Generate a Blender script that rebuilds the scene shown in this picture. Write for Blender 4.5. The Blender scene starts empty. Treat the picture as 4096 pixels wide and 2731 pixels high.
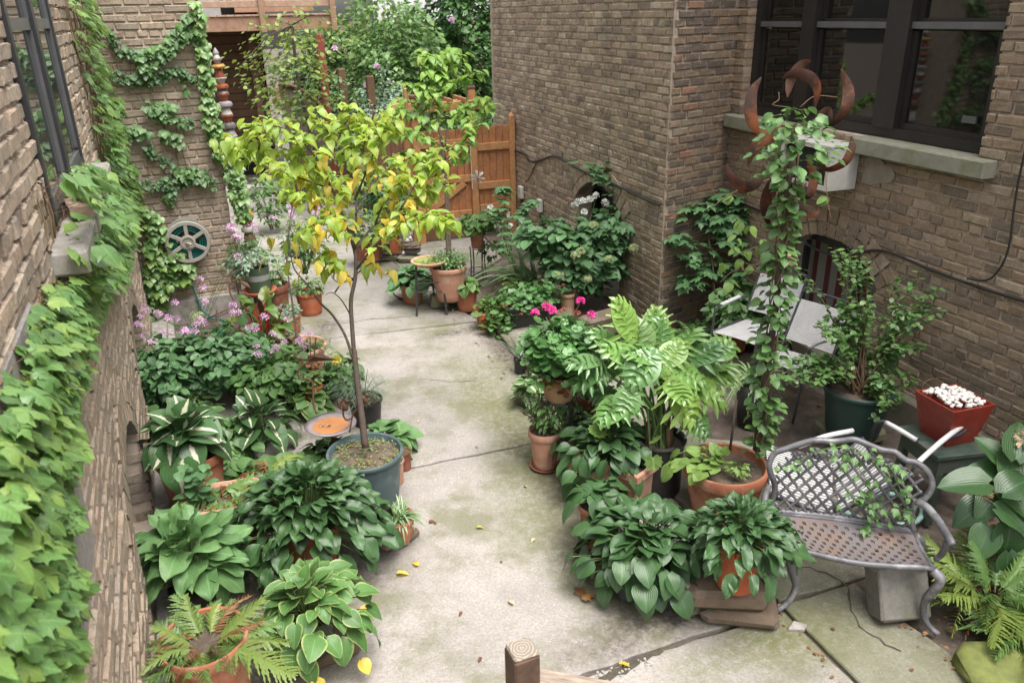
import bpy, math, random
import numpy as np
from mathutils import Vector, Matrix
random.seed(7); rng = np.random.RandomState(11)
S = bpy.context.scene
rad = math.radians
# ------------------------------------------------------------------ camera
FPX, PITCH, ROLL, YR, YL, HC = 3157.5, rad(22.567), rad(1.299), rad(19.09), rad(22.755), 3.0
_F = np.array([0, math.cos(PITCH), -math.sin(PITCH)])
_r0 = np.array([1., 0, 0]); _d0 = np.array([0, -math.sin(PITCH), -math.cos(PITCH)])
_R = math.cos(ROLL) * _r0 + math.sin(ROLL) * _d0
_D = -math.sin(ROLL) * _r0 + math.cos(ROLL) * _d0
_C = np.array([0, 0, HC])
cam_d = bpy.data.cameras.new('camera'); cam = bpy.data.objects.new('camera', cam_d)
S.collection.objects.link(cam); S.camera = cam
_m = np.eye(4); _m[:3, 0] = _R; _m[:3, 1] = -_D; _m[:3, 2] = -_F; _m[:3, 3] = _C
cam.matrix_world = Matrix(_m.tolist())
cam_d.sensor_width = 36; cam_d.lens = FPX / 4096 * 36; cam_d.clip_start = .05; cam_d.clip_end = 300
cam_d.dof.use_dof = True; cam_d.dof.focus_distance = 4.9; cam_d.dof.aperture_fstop = 4.5
# ------------------------------------------------------------------ world, sun, exposure
W = bpy.data.worlds.new("World"); S.world = W; W.use_nodes = True
wn = W.node_tree.nodes; wl = W.node_tree.links
sky = wn.new('ShaderNodeTexSky'); sky.sky_type = 'NISHITA'; sky.sun_disc = False
sky.sun_elevation = rad(70); sky.sun_rotation = rad(135); sky.dust_density = 4; sky.air_density = 1.6
hs = wn.new('ShaderNodeHueSaturation'); hs.inputs['Saturation'].default_value = .22
bg = wn['Background']; bg.inputs[1].default_value = .12
wl.new(sky.outputs[0], hs.inputs['Color']); wl.new(hs.outputs[0], bg.inputs[0])
sd = bpy.data.lights.new('sun', 'SUN'); sun = bpy.data.objects.new('sun', sd); S.collection.objects.link(sun)
sd.energy = 2.3; sd.angle = rad(45); sd.color = (1, .96, .9)
_az, _el = rad(135), rad(70)
sdir = Vector((math.sin(_az) * math.cos(_el), math.cos(_az) * math.cos(_el), math.sin(_el)))
sun.rotation_euler = sdir.to_track_quat('Z', 'Y').to_euler(); sun.location = (0, 0, 12)
S.view_settings.view_transform = 'Standard'; S.view_settings.look = 'None'
S.view_settings.gamma = 1; S.view_settings.use_curve_mapping = False
S.view_settings.exposure = 1.27
S.cycles.max_bounces = 6; S.cycles.diffuse_bounces = 2; S.cycles.glossy_bounces = 2
S.cycles.transmission_bounces = 3; S.cycles.transparent_max_bounces = 4
S.cycles.caustics_reflective = False; S.cycles.caustics_refractive = False
# ------------------------------------------------------------------ measuring helpers (pixel of the photo -> real point)
def ray(x, y): return _F + _R * (x - 2048) / FPX + _D * (y - 1365.5) / FPX
def at(x, y, z=0.):
    v = ray(x, y); return _C + v * ((z - HC) / v[2])
def pp(x, y, w): return _C + ray(x, y) * w
def proj(P):
    P = np.asarray(P, float) - _C; w = P @ _F
    return 2048 + FPX * (P @ _R) / w, 1365.5 + FPX * (P @ _D) / w, w
def onplane(x, y, n, off):
    v = ray(x, y); return _C + v * ((off - _C @ n) / (v @ n))
dr = np.array([-math.sin(YR), math.cos(YR), 0]); nr = np.array([math.cos(YR), math.sin(YR), 0])
dl = np.array([-math.sin(YL), math.cos(YL), 0]); nl = np.array([math.cos(YL), math.sin(YL), 0])
def RP(off, s, z=0.): return nr * off + dr * s + np.array([0, 0, z])
def LP(off, s, z=0.): return nl * off + dl * s + np.array([0, 0, z])
def height_at(P, ypx):      # height above P whose image row is ypx
    lo, hi = -1., 5.
    for _ in range(40):
        m = (lo + hi) / 2
        if proj([P[0], P[1], m])[1] > ypx: lo = m
        else: hi = m
    return lo
def U(a, b): return random.uniform(a, b)
# ------------------------------------------------------------------ materials
MATS = {}
def newmat(name):
    m = bpy.data.materials.new(name); m.use_nodes = True; MATS[name] = m
    nt = m.node_tree; return m, nt, nt.nodes['Principled BSDF'], nt.nodes.new, nt.links.new
def math_n(nt, op, a, b=None, c=None):
    n = nt.nodes.new('ShaderNodeMath'); n.operation = op
    for i, v in enumerate((a, b, c)):
        if v is None: continue
        if hasattr(v, 'is_linked') or hasattr(v, 'links'): nt.links.new(v, n.inputs[i])
        else: n.inputs[i].default_value = v
    return n.outputs[0]
def noise(nt, scale, detail=3, vec=None, rough=.6, dist=0):
    n = nt.nodes.new('ShaderNodeTexNoise'); n.inputs['Scale'].default_value = scale
    n.inputs['Detail'].default_value = detail; n.inputs['Roughness'].default_value = rough
    n.inputs['Distortion'].default_value = dist
    if vec is not None: nt.links.new(vec, n.inputs['Vector'])
    return n.outputs[0]
def ramp(nt, fac, stops, interp='LINEAR'):
    r = nt.nodes.new('ShaderNodeValToRGB'); r.color_ramp.interpolation = interp
    e = r.color_ramp.elements
    while len(e) < len(stops): e.new(.5)
    for i, (p, c) in enumerate(stops):
        e[i].position = p; e[i].color = (*c, 1) if len(c) == 3 else c
    nt.links.new(fac, r.inputs[0]); return r.outputs[0]
def mix(nt, fac, a, b, mode='MIX'):
    m = nt.nodes.new('ShaderNodeMix'); m.data_type = 'RGBA'; m.blend_type = mode
    for s, v in ((m.inputs[0], fac), (m.inputs[6], a), (m.inputs[7], b)):
        if isinstance(v, (int, float)): s.default_value = v
        elif isinstance(v, tuple): s.default_value = (*v, 1)
        else: nt.links.new(v, s)
    return m.outputs[2]
def bump(nt, h, strength, dist, bs):
    b = nt.nodes.new('ShaderNodeBump'); b.inputs['Strength'].default_value = strength
    b.inputs['Distance'].default_value = dist
    nt.links.new(h, b.inputs['Height']); nt.links.new(b.outputs[0], bs.inputs['Normal'])
def gpos(nt, obj=False):
    if obj: return nt.nodes.new('ShaderNodeTexCoord').outputs['Object']
    return nt.nodes.new('ShaderNodeNewGeometry').outputs['Position']
def rnd(nt):
    a = nt.nodes.new('ShaderNodeAttribute'); a.attribute_name = 'rnd'
    o = nt.nodes.new('ShaderNodeObjectInfo')
    return math_n(nt, 'FRACT', math_n(nt, 'ADD', a.outputs['Fac'], o.outputs['Random']))
def plain(name, c, rough=.6, c2=None, scale=12, metal=0, bumpd=0, spec=.5, dirt=None, obj=False):
    m, nt, b, N, L = newmat(name)
    b.inputs['Roughness'].default_value = rough; b.inputs['Metallic'].default_value = metal
    b.inputs['Specular IOR Level'].default_value = spec
    v = gpos(nt, obj); n1 = noise(nt, scale, 5, v)
    f = ramp(nt, n1, [(.35, (0, 0, 0)), (.65, (1, 1, 1))])
    col = mix(nt, f, c, c2 or tuple(x * .75 for x in c))
    if dirt:
        n2 = noise(nt, scale * .35, 6, v, .7)
        col = mix(nt, ramp(nt, n2, [(.5, (0, 0, 0)), (.62, (.85, .85, .85))]), col, dirt)
    L(col, b.inputs['Base Color'])
    if bumpd: bump(nt, noise(nt, scale * 6, 5, v), .6, bumpd, b)
    return m
def leafmat(name, cols, gloss=.42, trans=.22, vein='mid', varieg=None, vc=(.62, .62, .45), brown=0, spec=.45):
    m, nt, b, N, L = newmat(name)
    uv = N('ShaderNodeUVMap'); uv.uv_map = 'UV'; sx = N('ShaderNodeSeparateXYZ'); L(uv.outputs[0], sx.inputs[0])
    x, y = sx.outputs[0], sx.outputs[1]
    ax = math_n(nt, 'ABSOLUTE', math_n(nt, 'SUBTRACT', x, .5))
    r = rnd(nt); v = gpos(nt)
    n = len(cols); col = ramp(nt, r, [((i + .0) / max(1, n - 1), c) for i, c in enumerate(cols)])
    no = noise(nt, 45, 3, v)
    col = mix(nt, math_n(nt, 'MULTIPLY', no, .55), col, tuple(c * .5 for c in cols[0]))
    col = mix(nt, ramp(nt, math_n(nt, 'FRACT', math_n(nt, 'MULTIPLY', r, 7.31)), [(.0, (.42, .42, .42)), (.45, (0, 0, 0))]), col, tuple(c * .38 for c in cols[0]))
    col = mix(nt, ramp(nt, noise(nt, 130, 4, v, .7), [(.60, (0, 0, 0)), (.72, (.35, .35, .35))]), col, tuple(min(1, c * 1.6 + .05) for c in cols[-1]))
    hgt = None
    if vein == 'hosta':
        s = math_n(nt, 'SINE', math_n(nt, 'MULTIPLY', ax, 88.))
        hgt = s; dk = math_n(nt, 'MULTIPLY_ADD', s, .09, .10)
        col = mix(nt, dk, col, tuple(c * .4 for c in cols[0]))
        mid = ramp(nt, ax, [(.0, (.55, .55, .55)), (.03, (0, 0, 0))])
        col = mix(nt, mid, col, tuple(min(1, c * 1.9 + .02) for c in cols[-1]))
    elif vein in ('mid', 'soft'):
        sv = .02 if vein == 'soft' else .05; s = math_n(nt, 'SINE', math_n(nt, 'MULTIPLY', math_n(nt, 'SUBTRACT', y, math_n(nt, 'MULTIPLY', ax, .8)), 55.))
        hgt = s; col = mix(nt, math_n(nt, 'MULTIPLY_ADD', s, sv, sv), col, tuple(c * .45 for c in cols[0]))
        mv = .22 if vein == 'soft' else .5; mid = ramp(nt, ax, [(.0, (mv, mv, mv)), (.035, (0, 0, 0))])
        col = mix(nt, mid, col, tuple(min(1, c * 1.7 + .03) for c in cols[-1]))
    if varieg:
        n2 = math_n(nt, 'MULTIPLY_ADD', noise(nt, 60, 3, v), .16, -.08)
        q = math_n(nt, 'ADD', ax, n2)
        if varieg == 'center': f = ramp(nt, math_n(nt, 'ADD', q, math_n(nt, 'MULTIPLY', r, .07)), [(.085, (1, 1, 1)), (.13, (0, 0, 0))])
        else: f = ramp(nt, q, [(.40, (0, 0, 0)), (.455, (1, 1, 1))])
        col = mix(nt, f, col, vc)
    if brown:
        f = ramp(nt, noise(nt, 16, 5, v, .75), [(.62 - brown, (0, 0, 0)), (.68 - brown, (1, 1, 1))])
        col = mix(nt, f, col, (.12, .055, .02))
    L(col, b.inputs['Base Color']); b.inputs['Roughness'].default_value = gloss
    b.inputs['Specular IOR Level'].default_value = spec
    if hgt is not None: bump(nt, hgt, .10 if vein == 'soft' else .22, .003, b)
    b.inputs['Coat Weight'].default_value = .18 * spec / .45; b.inputs['Coat Roughness'].default_value = .28
    if trans:
        t = N('ShaderNodeBsdfTranslucent'); hsn = N('ShaderNodeHueSaturation')
        hsn.inputs['Value'].default_value = 1.7; hsn.inputs['Hue'].default_value = .485
        L(col, hsn.inputs['Color']); L(hsn.outputs[0], t.inputs[0])
        ms = N('ShaderNodeMixShader'); ms.inputs[0].default_value = trans
        L(b.outputs[0], ms.inputs[1]); L(t.outputs[0], ms.inputs[2])
        L(ms.outputs[0], nt.nodes['Material Output'].inputs[0])
    return m
def brickmat(name, cols, moss=0, grain=70):
    m, nt, b, N, L = newmat(name); v = gpos(nt); r = rnd(nt)
    n = len(cols); col = ramp(nt, r, [(i / n, c) for i, c in enumerate(cols)], 'CONSTANT')
    col = mix(nt, math_n(nt, 'MULTIPLY', noise(nt, 22, 5, v, .7), .62), col, (.12, .09, .07))
    f = ramp(nt, noise(nt, 9, 6, v, .75), [(.58, (0, 0, 0)), (.72, (.6, .6, .6))])
    col = mix(nt, f, col, (.46, .38, .32))
    col = mix(nt, ramp(nt, noise(nt, 34, 6, v, .8), [(.50, (0, 0, 0)), (.66, (.6, .6, .6))]), col, (.09, .07, .06))
    col = mix(nt, ramp(nt, noise(nt, 48, 5, v, .8), [(.56, (0, 0, 0)), (.68, (.7, .7, .7))]), col, (.55, .47, .40))
    mp = N('ShaderNodeMapping'); mp.inputs['Scale'].default_value = (2.6, 2.6, .45); L(v, mp.inputs[0])
    f = ramp(nt, noise(nt, 1.1, 7, mp.outputs[0], .7), [(.48, (0, 0, 0)), (.66, (.5, .5, .5))])
    col = mix(nt, f, col, (.13, .11, .09))
    if moss:
        sp = N('ShaderNodeSeparateXYZ'); L(v, sp.inputs[0])
        lowz = ramp(nt, math_n(nt, 'MULTIPLY_ADD', sp.outputs[2], .5, 0), [(.1, (1, 1, 1)), (.55, (0, 0, 0))])
        mm = math_n(nt, 'MULTIPLY', lowz, ramp(nt, noise(nt, 2.5, 5, v, .7), [(.42, (0, 0, 0)), (.6, (.5, .5, .5))]))
        col = mix(nt, mm, col, (.10, .095, .045))
    L(col, b.inputs['Base Color']); b.inputs['Roughness'].default_value = .9
    b.inputs['Specular IOR Level'].default_value = .2
    bump(nt, noise(nt, grain, 6, v, .7), .7, .008, b); return m
def groundmat(name, c, c2, mossamt=.0, speck=True, damp=.0):
    m, nt, b, N, L = newmat(name); v = gpos(nt)
    col = mix(nt, ramp(nt, noise(nt, 2.2, 6, v, .65), [(.35, (0, 0, 0)), (.68, (1, 1, 1))]), c, c2)
    col = mix(nt, ramp(nt, noise(nt, 60, 4, v, .7), [(.40, (.38, .38, .38)), (.56, (0, 0, 0))]), col, tuple(x * .4 for x in c))
    col = mix(nt, ramp(nt, noise(nt, 7, 8, v, .8), [(.52, (0, 0, 0)), (.7, (.35, .35, .35))]), col, tuple(x * .5 for x in c2))
    if speck:
        vo = N('ShaderNodeTexVoronoi'); vo.inputs['Scale'].default_value = 85; L(v, vo.inputs['Vector'])
        f = ramp(nt, vo.outputs['Distance'], [(.16, (.95, .95, .95)), (.28, (0, 0, 0))])
        f2 = ramp(nt, noise(nt, 26, 3, v), [(.5, (0, 0, 0)), (.6, (1, 1, 1))])
        col = mix(nt, math_n(nt, 'MULTIPLY', f, f2), col, (.62, .57, .52))
    # stains: moss and damp towards real places (in metres)
    def blob(cx, cy, r0, r1, ax=1, ay=1, rot=0, nz=.5):
        mp = N('ShaderNodeMapping'); mp.vector_type = 'POINT'
        mp.inputs['Location'].default_value = (0, 0, 0)
        sb = N('ShaderNodeVectorMath'); sb.operation = 'SUBTRACT'; L(v, sb.inputs[0]); sb.inputs[1].default_value = (cx, cy, 0)
        mp.inputs['Rotation'].default_value = (0, 0, -rot); mp.inputs['Scale'].default_value = (1, 1, 0)
        L(sb.outputs[0], mp.inputs[0]); s2 = N('ShaderNodeVectorMath'); s2.operation = 'MULTIPLY'
        L(mp.outputs[0], s2.inputs[0]); s2.inputs[1].default_value = (1 / ax, 1 / ay, 0)
        ln = N('ShaderNodeVectorMath'); ln.operation = 'LENGTH'; L(s2.outputs[0], ln.inputs[0])
        q = math_n(nt, 'ADD', ln.outputs['Value'], math_n(nt, 'MULTIPLY_ADD', noise(nt, 3.5, 7, v, .75), nz * 2, -nz))
        return ramp(nt, q, [(r0, (1, 1, 1)), (r1, (0, 0, 0))])
    fine = ramp(nt, noise(nt, 19, 9, v, .82), [(.38, (.12, .12, .12)), (.56, (1, 1, 1))])
    for (cx, cy, ax, ay, rot, colr, st, r0, r1) in STAINS:
        col = mix(nt, math_n(nt, 'MULTIPLY', math_n(nt, 'MULTIPLY', blob(cx, cy, r0, r1 * 1.12, ax, ay, rot), fine), min(.95, st * 1.12)), col, colr)
    if mossamt:
        col = mix(nt, ramp(nt, noise(nt, 1.6, 6, v, .7), [(.5 - mossamt * .3, (0, 0, 0)), (.62, (.6, .6, .6))]), col, (.13, .135, .06))
    L(col, b.inputs['Base Color']); b.inputs['Roughness'].default_value = .85
    b.inputs['Specular IOR Level'].default_value = .25
    bump(nt, noise(nt, 110, 6, v, .75), .7, .008, b); return m
MOSS, DAMP, DIRTC = (.135, .145, .055), (.085, .07, .055), (.085, .062, .045)
def _st(px, py, ax, ay, rot, c, s, r0=.3, r1=1.): P = at(px, py); return (P[0], P[1], ax, ay, rot, c, s, r0, r1)
STAINS = [_st(1960, 1560, .55, 1.5, YR, MOSS, .55), _st(2150, 1960, .45, .9, YR, MOSS, .6), _st(2300, 2200, .4, .8, YR + .3, MOSS, .45),
          _st(1900, 1240, .7, .5, YR, DAMP, .75), _st(1800, 1330, .35, .16, YR, DAMP, .8), _st(2100, 1480, .16, 1.3, YR + .05, DAMP, .8),
          _st(1000, 2600, .5, .9, YR, DAMP, .8), _st(1380, 2250, .3, .6, YR, DAMP, .6), _st(2700, 2450, .9, .22, .5, DAMP, .8),
          _st(3100, 2500, .5, .35, YR, MOSS, .7), _st(3300, 2560, .6, .25, YR, MOSS, .5), _st(3450, 2350, .7, .4, YR, DAMP, .5),
          _st(3800, 2500, .35, .8, YR, DAMP, .8), _st(1560, 1060, .5, .3, YR, MOSS, .4), _st(2000, 1050, .8, .6, YR, MOSS, .35),
          _st(3050, 1550, 1.1, 1.3, YR, DIRTC, .75), _st(2350, 1650, .3, .8, YR, DAMP, .6), _st(1500, 2050, .3, .9, YR, DAMP, .5),
          _st(1250, 1350, .4, .6, YR, DAMP, .5), _st(2900, 2620, .5, .15, .3, MOSS, .5), _st(2030, 1400, .22, .9, YR + .02, DAMP, .8), _st(2140, 1850, .16, .7, YR, DAMP, .7), _st(2420, 2300, .22, .6, YR + .5, DAMP, .7), _st(1300, 1300, .2, .5, YR, DAMP, .7), _st(860, 2650, .3, .9, YR, DAMP, .9), _st(2050, 1700, .3, 1.2, YR, MOSS, .6), _st(2480, 2480, .5, .25, .5, DAMP, .5)]
# ------------------------------------------------------------------ mesh building
def link(o, parent=None):
    S.collection.objects.link(o)
    if parent is not None: o.parent = parent
    return o
def tag(o, label=None, cat=None, group=None, kind=None):
    for k, v in (('label', label), ('category', cat), ('group', group), ('kind', kind)):
        if v: o[k] = v
    return o
def thing(name, P, label, cat, group=None, rz=0.):
    e = bpy.data.objects.new(name, None); e.empty_display_size = .1
    e.location = Vector([float(c) for c in P]); e.rotation_euler = (0, 0, rz)
    link(e); return tag(e, label, cat, group)
def rot_to(d):
    return Vector([float(x) for x in d]).normalized().to_track_quat('Z', 'Y').to_matrix()
class MB:
    def __init__(s): s.v = []; s.f = []; s.r = []
    def add(s, vs, fs, r=0.):
        n = len(s.v); s.v += [tuple(map(float, p)) for p in vs]; s.f += [tuple(i + n for i in f) for f in fs]; s.r += [r] * len(fs); return s
    def box(s, c, d, rz=0., M=None, bev=0, r=0., jit=0.):
        x, y, z = d[0] / 2, d[1] / 2, d[2] / 2
        R = (Matrix.Rotation(rz, 3, 'Z') if M is None else M); c = Vector([float(q) for q in c])
        if bev:
            b = min(bev, x * .9, y * .9, z * .9); vs = []
            for sz in (-1, 1):
                for ins, zz in ((b, z), (0, z - b)):
                    ring = [(x - ins, y - b - 0 * ins), (x - b, y - ins)]
                    pts = []
                    for (qx, qy) in ((1, 1), (-1, 1), (-1, -1), (1, -1)):
                        a = (qx * (x - ins), qy * (y - max(b, ins))); bb = (qx * (x - max(b, ins)), qy * (y - ins))
                        pts += [a, bb] if qx * qy > 0 else [bb, a]
                    vs.append([(p[0], p[1], sz * zz) for p in pts])
            rings = [vs[0], vs[1], vs[3], vs[2]]
            allv = [R @ Vector([q + (U(-jit, jit) if jit else 0) for q in p]) + c for ring in rings for p in ring]
            fs = [tuple(range(7, -1, -1))]
            for k in range(3):
                for i in range(8): j = (i + 1) % 8; fs.append((k * 8 + i, k * 8 + j, (k + 1) * 8 + j, (k + 1) * 8 + i))
            fs.append(tuple(range(24, 32))); return s.add(allv, fs, r)
        vs = [R @ Vector((a * x + (U(-jit, jit) if jit else 0), b * y + (U(-jit, jit) if jit else 0), cc * z + (U(-jit, jit) if jit else 0))) + c
              for cc in (-1, 1) for a, b in ((-1, -1), (1, -1), (1, 1), (-1, 1))]
        return s.add(vs, [(3, 2, 1, 0), (4, 5, 6, 7), (0, 1, 5, 4), (1, 2, 6, 5), (2, 3, 7, 6), (3, 0, 4, 7)], r)
    def tube(s, pts, rads, n=8, r=0., cap=True, flat=1.):
        pts = [Vector([float(q) for q in p]) for p in pts]
        if isinstance(rads, (int, float)): rads = [rads] * len(pts)
        vs = []; up = None
        for i, p in enumerate(pts):
            t = (pts[min(i + 1, len(pts) - 1)] - pts[max(i - 1, 0)])
            if t.length < 1e-9: t = Vector((0, 0, 1))
            t.normalize()
            if up is None: up = t.orthogonal().normalized()
            a = (up - t * up.dot(t)); a = a.normalized() if a.length > 1e-6 else t.orthogonal().normalized(); up = a
            b = t.cross(a)
            for k in range(n):
                an = 2 * math.pi * k / n; vs.append(p + (a * math.cos(an) + b * math.sin(an) * flat) * rads[i])
        fs = []
        for i in range(len(pts) - 1):
            for k in range(n): j = (k + 1) % n; fs.append((i * n + k, i * n + j, (i + 1) * n + j, (i + 1) * n + k))
        if cap: fs.append(tuple(range(n - 1, -1, -1))); fs.append(tuple((len(pts) - 1) * n + k for k in range(n)))
        return s.add(vs, fs, r)
    def lathe(s, prof, c=(0, 0, 0), n=36, r=0., M=None, wob=0., cap=True):
        vs = []; c = Vector([float(q) for q in c])
        for (R_, z) in prof:
            for k in range(n):
                an = 2 * math.pi * k / n; q = R_ * (1 + wob * math.sin(3 * an + z * 9))
                p = Vector((q * math.cos(an), q * math.sin(an), z))
                vs.append((M @ p if M is not None else p) + c)
        fs = []
        for i in range(len(prof) - 1):
            for k in range(n): j = (k + 1) % n; fs.append((i * n + k, i * n + j, (i + 1) * n + j, (i + 1) * n + k))
        if not cap: return s.add(vs, fs, r)
        if prof[0][0] > .001: fs.append(tuple(range(n - 1, -1, -1)))
        if prof[-1][0] > .001: fs.append(tuple((len(prof) - 1) * n + k for k in range(n)))
        return s.add(vs, fs, r)
    def blob(s, c, d, seed=0, amt=.15, n=7, r=0., flatz=1.):
        rr = random.Random(seed); vs = [(0, 0, -1)]; fs = []
        for i in range(1, n - 1):
            th = math.pi * i / (n - 1)
            for k in range(8):
                ph = 2 * math.pi * (k + .5 * (i % 2)) / 8
                vs.append((math.sin(th) * math.cos(ph), math.sin(th) * math.sin(ph), -math.cos(th)))
        vs.append((0, 0, 1))
        for k in range(8):
            j = (k + 1) % 8; fs.append((0, 1 + j, 1 + k)); q = 1 + (n - 3) * 8; fs.append((q + k, q + j, len(vs) - 1))
            for i in range(n - 3): a = 1 + i * 8; fs.append((a + k, a + j, a + 8 + j, a + 8 + k))
        out = []
        for v in vs:
            q = 1 + rr.uniform(-amt, amt)
            p = [math.copysign(abs(v[i]) ** .7, v[i]) * d[i] / 2 * q for i in range(3)]
            out.append((p[0] + c[0], p[1] + c[1], p[2] + c[2]))
        return s.add(out, fs, r)
    def build(s, name, mat, parent=None, smooth=False, kind=None):
        me = bpy.data.meshes.new(name); me.from_pydata(s.v, [], s.f)
        if mat: me.materials.append(MATS[mat] if isinstance(mat, str) else mat)
        a = me.attributes.new('rnd', 'FLOAT', 'FACE'); a.data.foreach_set('value', np.array(s.r, 'f'))
        if smooth: me.shade_smooth()
        o = bpy.data.objects.new(name, me); link(o, parent)
        if kind: o['kind'] = kind
        if smooth == 'auto': me.set_sharp_from_angle(angle=rad(40))
        return o
def smooth_curve(pts, n=6):
    P = [np.array(p, float) for p in pts]; P = [2 * P[0] - P[1]] + P + [2 * P[-1] - P[-2]]; out = []
    for i in range(1, len(P) - 2):
        for k in range(n):
            t = k / n; a, b, c, d = P[i - 1:i + 3]
            out.append(.5 * ((2 * b) + (-a + c) * t + (2 * a - 5 * b + 4 * c - d) * t * t + (-a + 3 * b - 3 * c + d) * t ** 3))
    out.append(P[-2]); return out
# ------------------------------------------------------------------ leaf templates: verts, faces, uv per vertex
TPL = {}
def grid_leaf(key, prof, nx=4, ny=6, fold=.12, droop=.25, wave=0., seed=0, twist=0, tipcurl=0):
    rr = random.Random(seed); V = []; F = []; UVs = []; ph = [rr.uniform(0, 6) for _ in range(4)]
    for j in range(ny + 1):
        t = j / ny; w = prof(t)
        for i in range(nx + 1):
            u = (i / nx) * 2 - 1
            z = fold * abs(u) * w * 1.6 - droop * t * t + wave * math.sin(t * 9 + ph[0] + u * 2) * abs(u) * .5 - tipcurl * t ** 4
            y = t - (.10 * abs(u) * (1 - t) ** 3 if w > .05 else 0) - droop * .25 * t * t
            V.append((u * w + twist * t * z, y, z)); UVs.append((u * .5 + .5, t))
    for j in range(ny):
        for i in range(nx): a = j * (nx + 1) + i; F.append((a, a + 1, a + nx + 2, a + nx + 1))
    TPL.setdefault(key, []).append((np.array(V), F, np.array(UVs)))
def lobed_leaf(key, out, c=(0, .42), z=lambda x, y: 0):
    V = [(0, 0, z(0, 0)), (c[0], c[1], z(*c) + .03)]; UVs = [(.5, 0), (.5, .5)]
    pts = out + [(-x, y) for x, y in reversed(out[:-1])]
    for x, y in pts: V.append((x, y, z(x, y)))
    UVs += [(.5 + x * .5, y) for x, y in pts]
    # inner ring half way
    n = len(pts); base = 2
    for x, y in pts:
        mx, my = c[0] + (x - c[0]) * .5, c[1] + (y - c[1]) * .5; V.append((mx, my, z(mx, my) + .02)); UVs.append((.5 + mx * .5, my))
    F = []
    for i in range(n - 1):
        F.append((base + i, base + i + 1, base + n + i + 1, base + n + i)); F.append((base + n + i, base + n + i + 1, 1))
    F.append((0, base, base + n)); F.append((0, base + n, 1)); F.append((0, 1, base + 2 * n - 1)); F.append((0, base + 2 * n - 1, base + n - 1))
    TPL.setdefault(key, []).append((np.array(V), F, np.array(UVs)))
hostap = lambda t: .44 * math.sin(math.pi * min(1, max(0, t)) ** .62) ** .75 * (1 if t < .999 else 0) + (.10 if t < .02 else 0)
narrowp = lambda t: .26 * math.sin(math.pi * t ** .7) ** .8 if t < .999 else 0
ovalp = lambda t: .30 * math.sin(math.pi * t ** .85) ** .8 if t < .999 else 0
treep = lambda t: .27 * math.sin(math.pi * t ** .72) ** .85 if t < .999 else 0
for i in range(5):
    grid_leaf('hosta', hostap, 6, 7, .16, (.18, .3, .42, .25, .5)[i], .05, i)
    grid_leaf('hostawavy', lambda t: hostap(t) * .80, 6, 8, .18, (.2, .35, .5, .3, .1)[i], .16, 10 + i, .1)
    grid_leaf('broad', hostap, 4, 5, .10, (.1, .2, .3, .15, .05)[i], .05, 20 + i)
    grid_leaf('narrow', narrowp, 2, 5, .2, (.15, .3, .4, .2, .5)[i], .05, 30 + i)
    grid_leaf('tree', treep, 4, 6, .16, (.22, .38, .5, .3, .15)[i], .06, 40 + i, 0, .15)
    grid_leaf('small', ovalp, 2, 3, .12, (.1, .2, .25, .05, .15)[i], .0, 50 + i)
for i in range(2): grid_leaf('tiny', ovalp, 2, 2, .15, .1 + i * .15, 0, 60 + i)
for i in range(4):
    k = .12 + .07 * i
    zz = lambda x, y, k=k, i=i: -k * (y - .1) ** 2 * 1.3 - .45 * k * x * x * 4 + .03 * math.sin(9 * x + 7 * y + i) + .05 * abs(x)
    lobed_leaf('ivy', [(.10, -.06), (.30, -.10), (.42, .02), (.50, .10), (.56, .26), (.50, .38), (.60, .52 + .03 * i), (.42, .50), (.30, .56), (.28, .68), (.20, .74), (.12, .88), (0, 1.0)], (0, .38), zz)
    lobed_leaf('maple', [(.08, .0), (.30, -.02), (.34, .12), (.52, .20), (.42, .34), (.58, .55), (.34, .50), (.22, .56), (.20, .74), (.10, .82), (0, 1.0)], (0, .36), zz)
    lobed_leaf('geranium', [(.08, -.12), (.26, -.2), (.36, -.06), (.5, -.02), (.46, .16), (.56, .32), (.44, .42), (.44, .60), (.28, .60), (.20, .74), (.08, .68), (0, .76)], (0, .22), lambda x, y, i=i: .25 * (x * x + (y - .25) ** 2) + .03 * math.sin(14 * x + i) * math.sin(11 * y))
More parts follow.
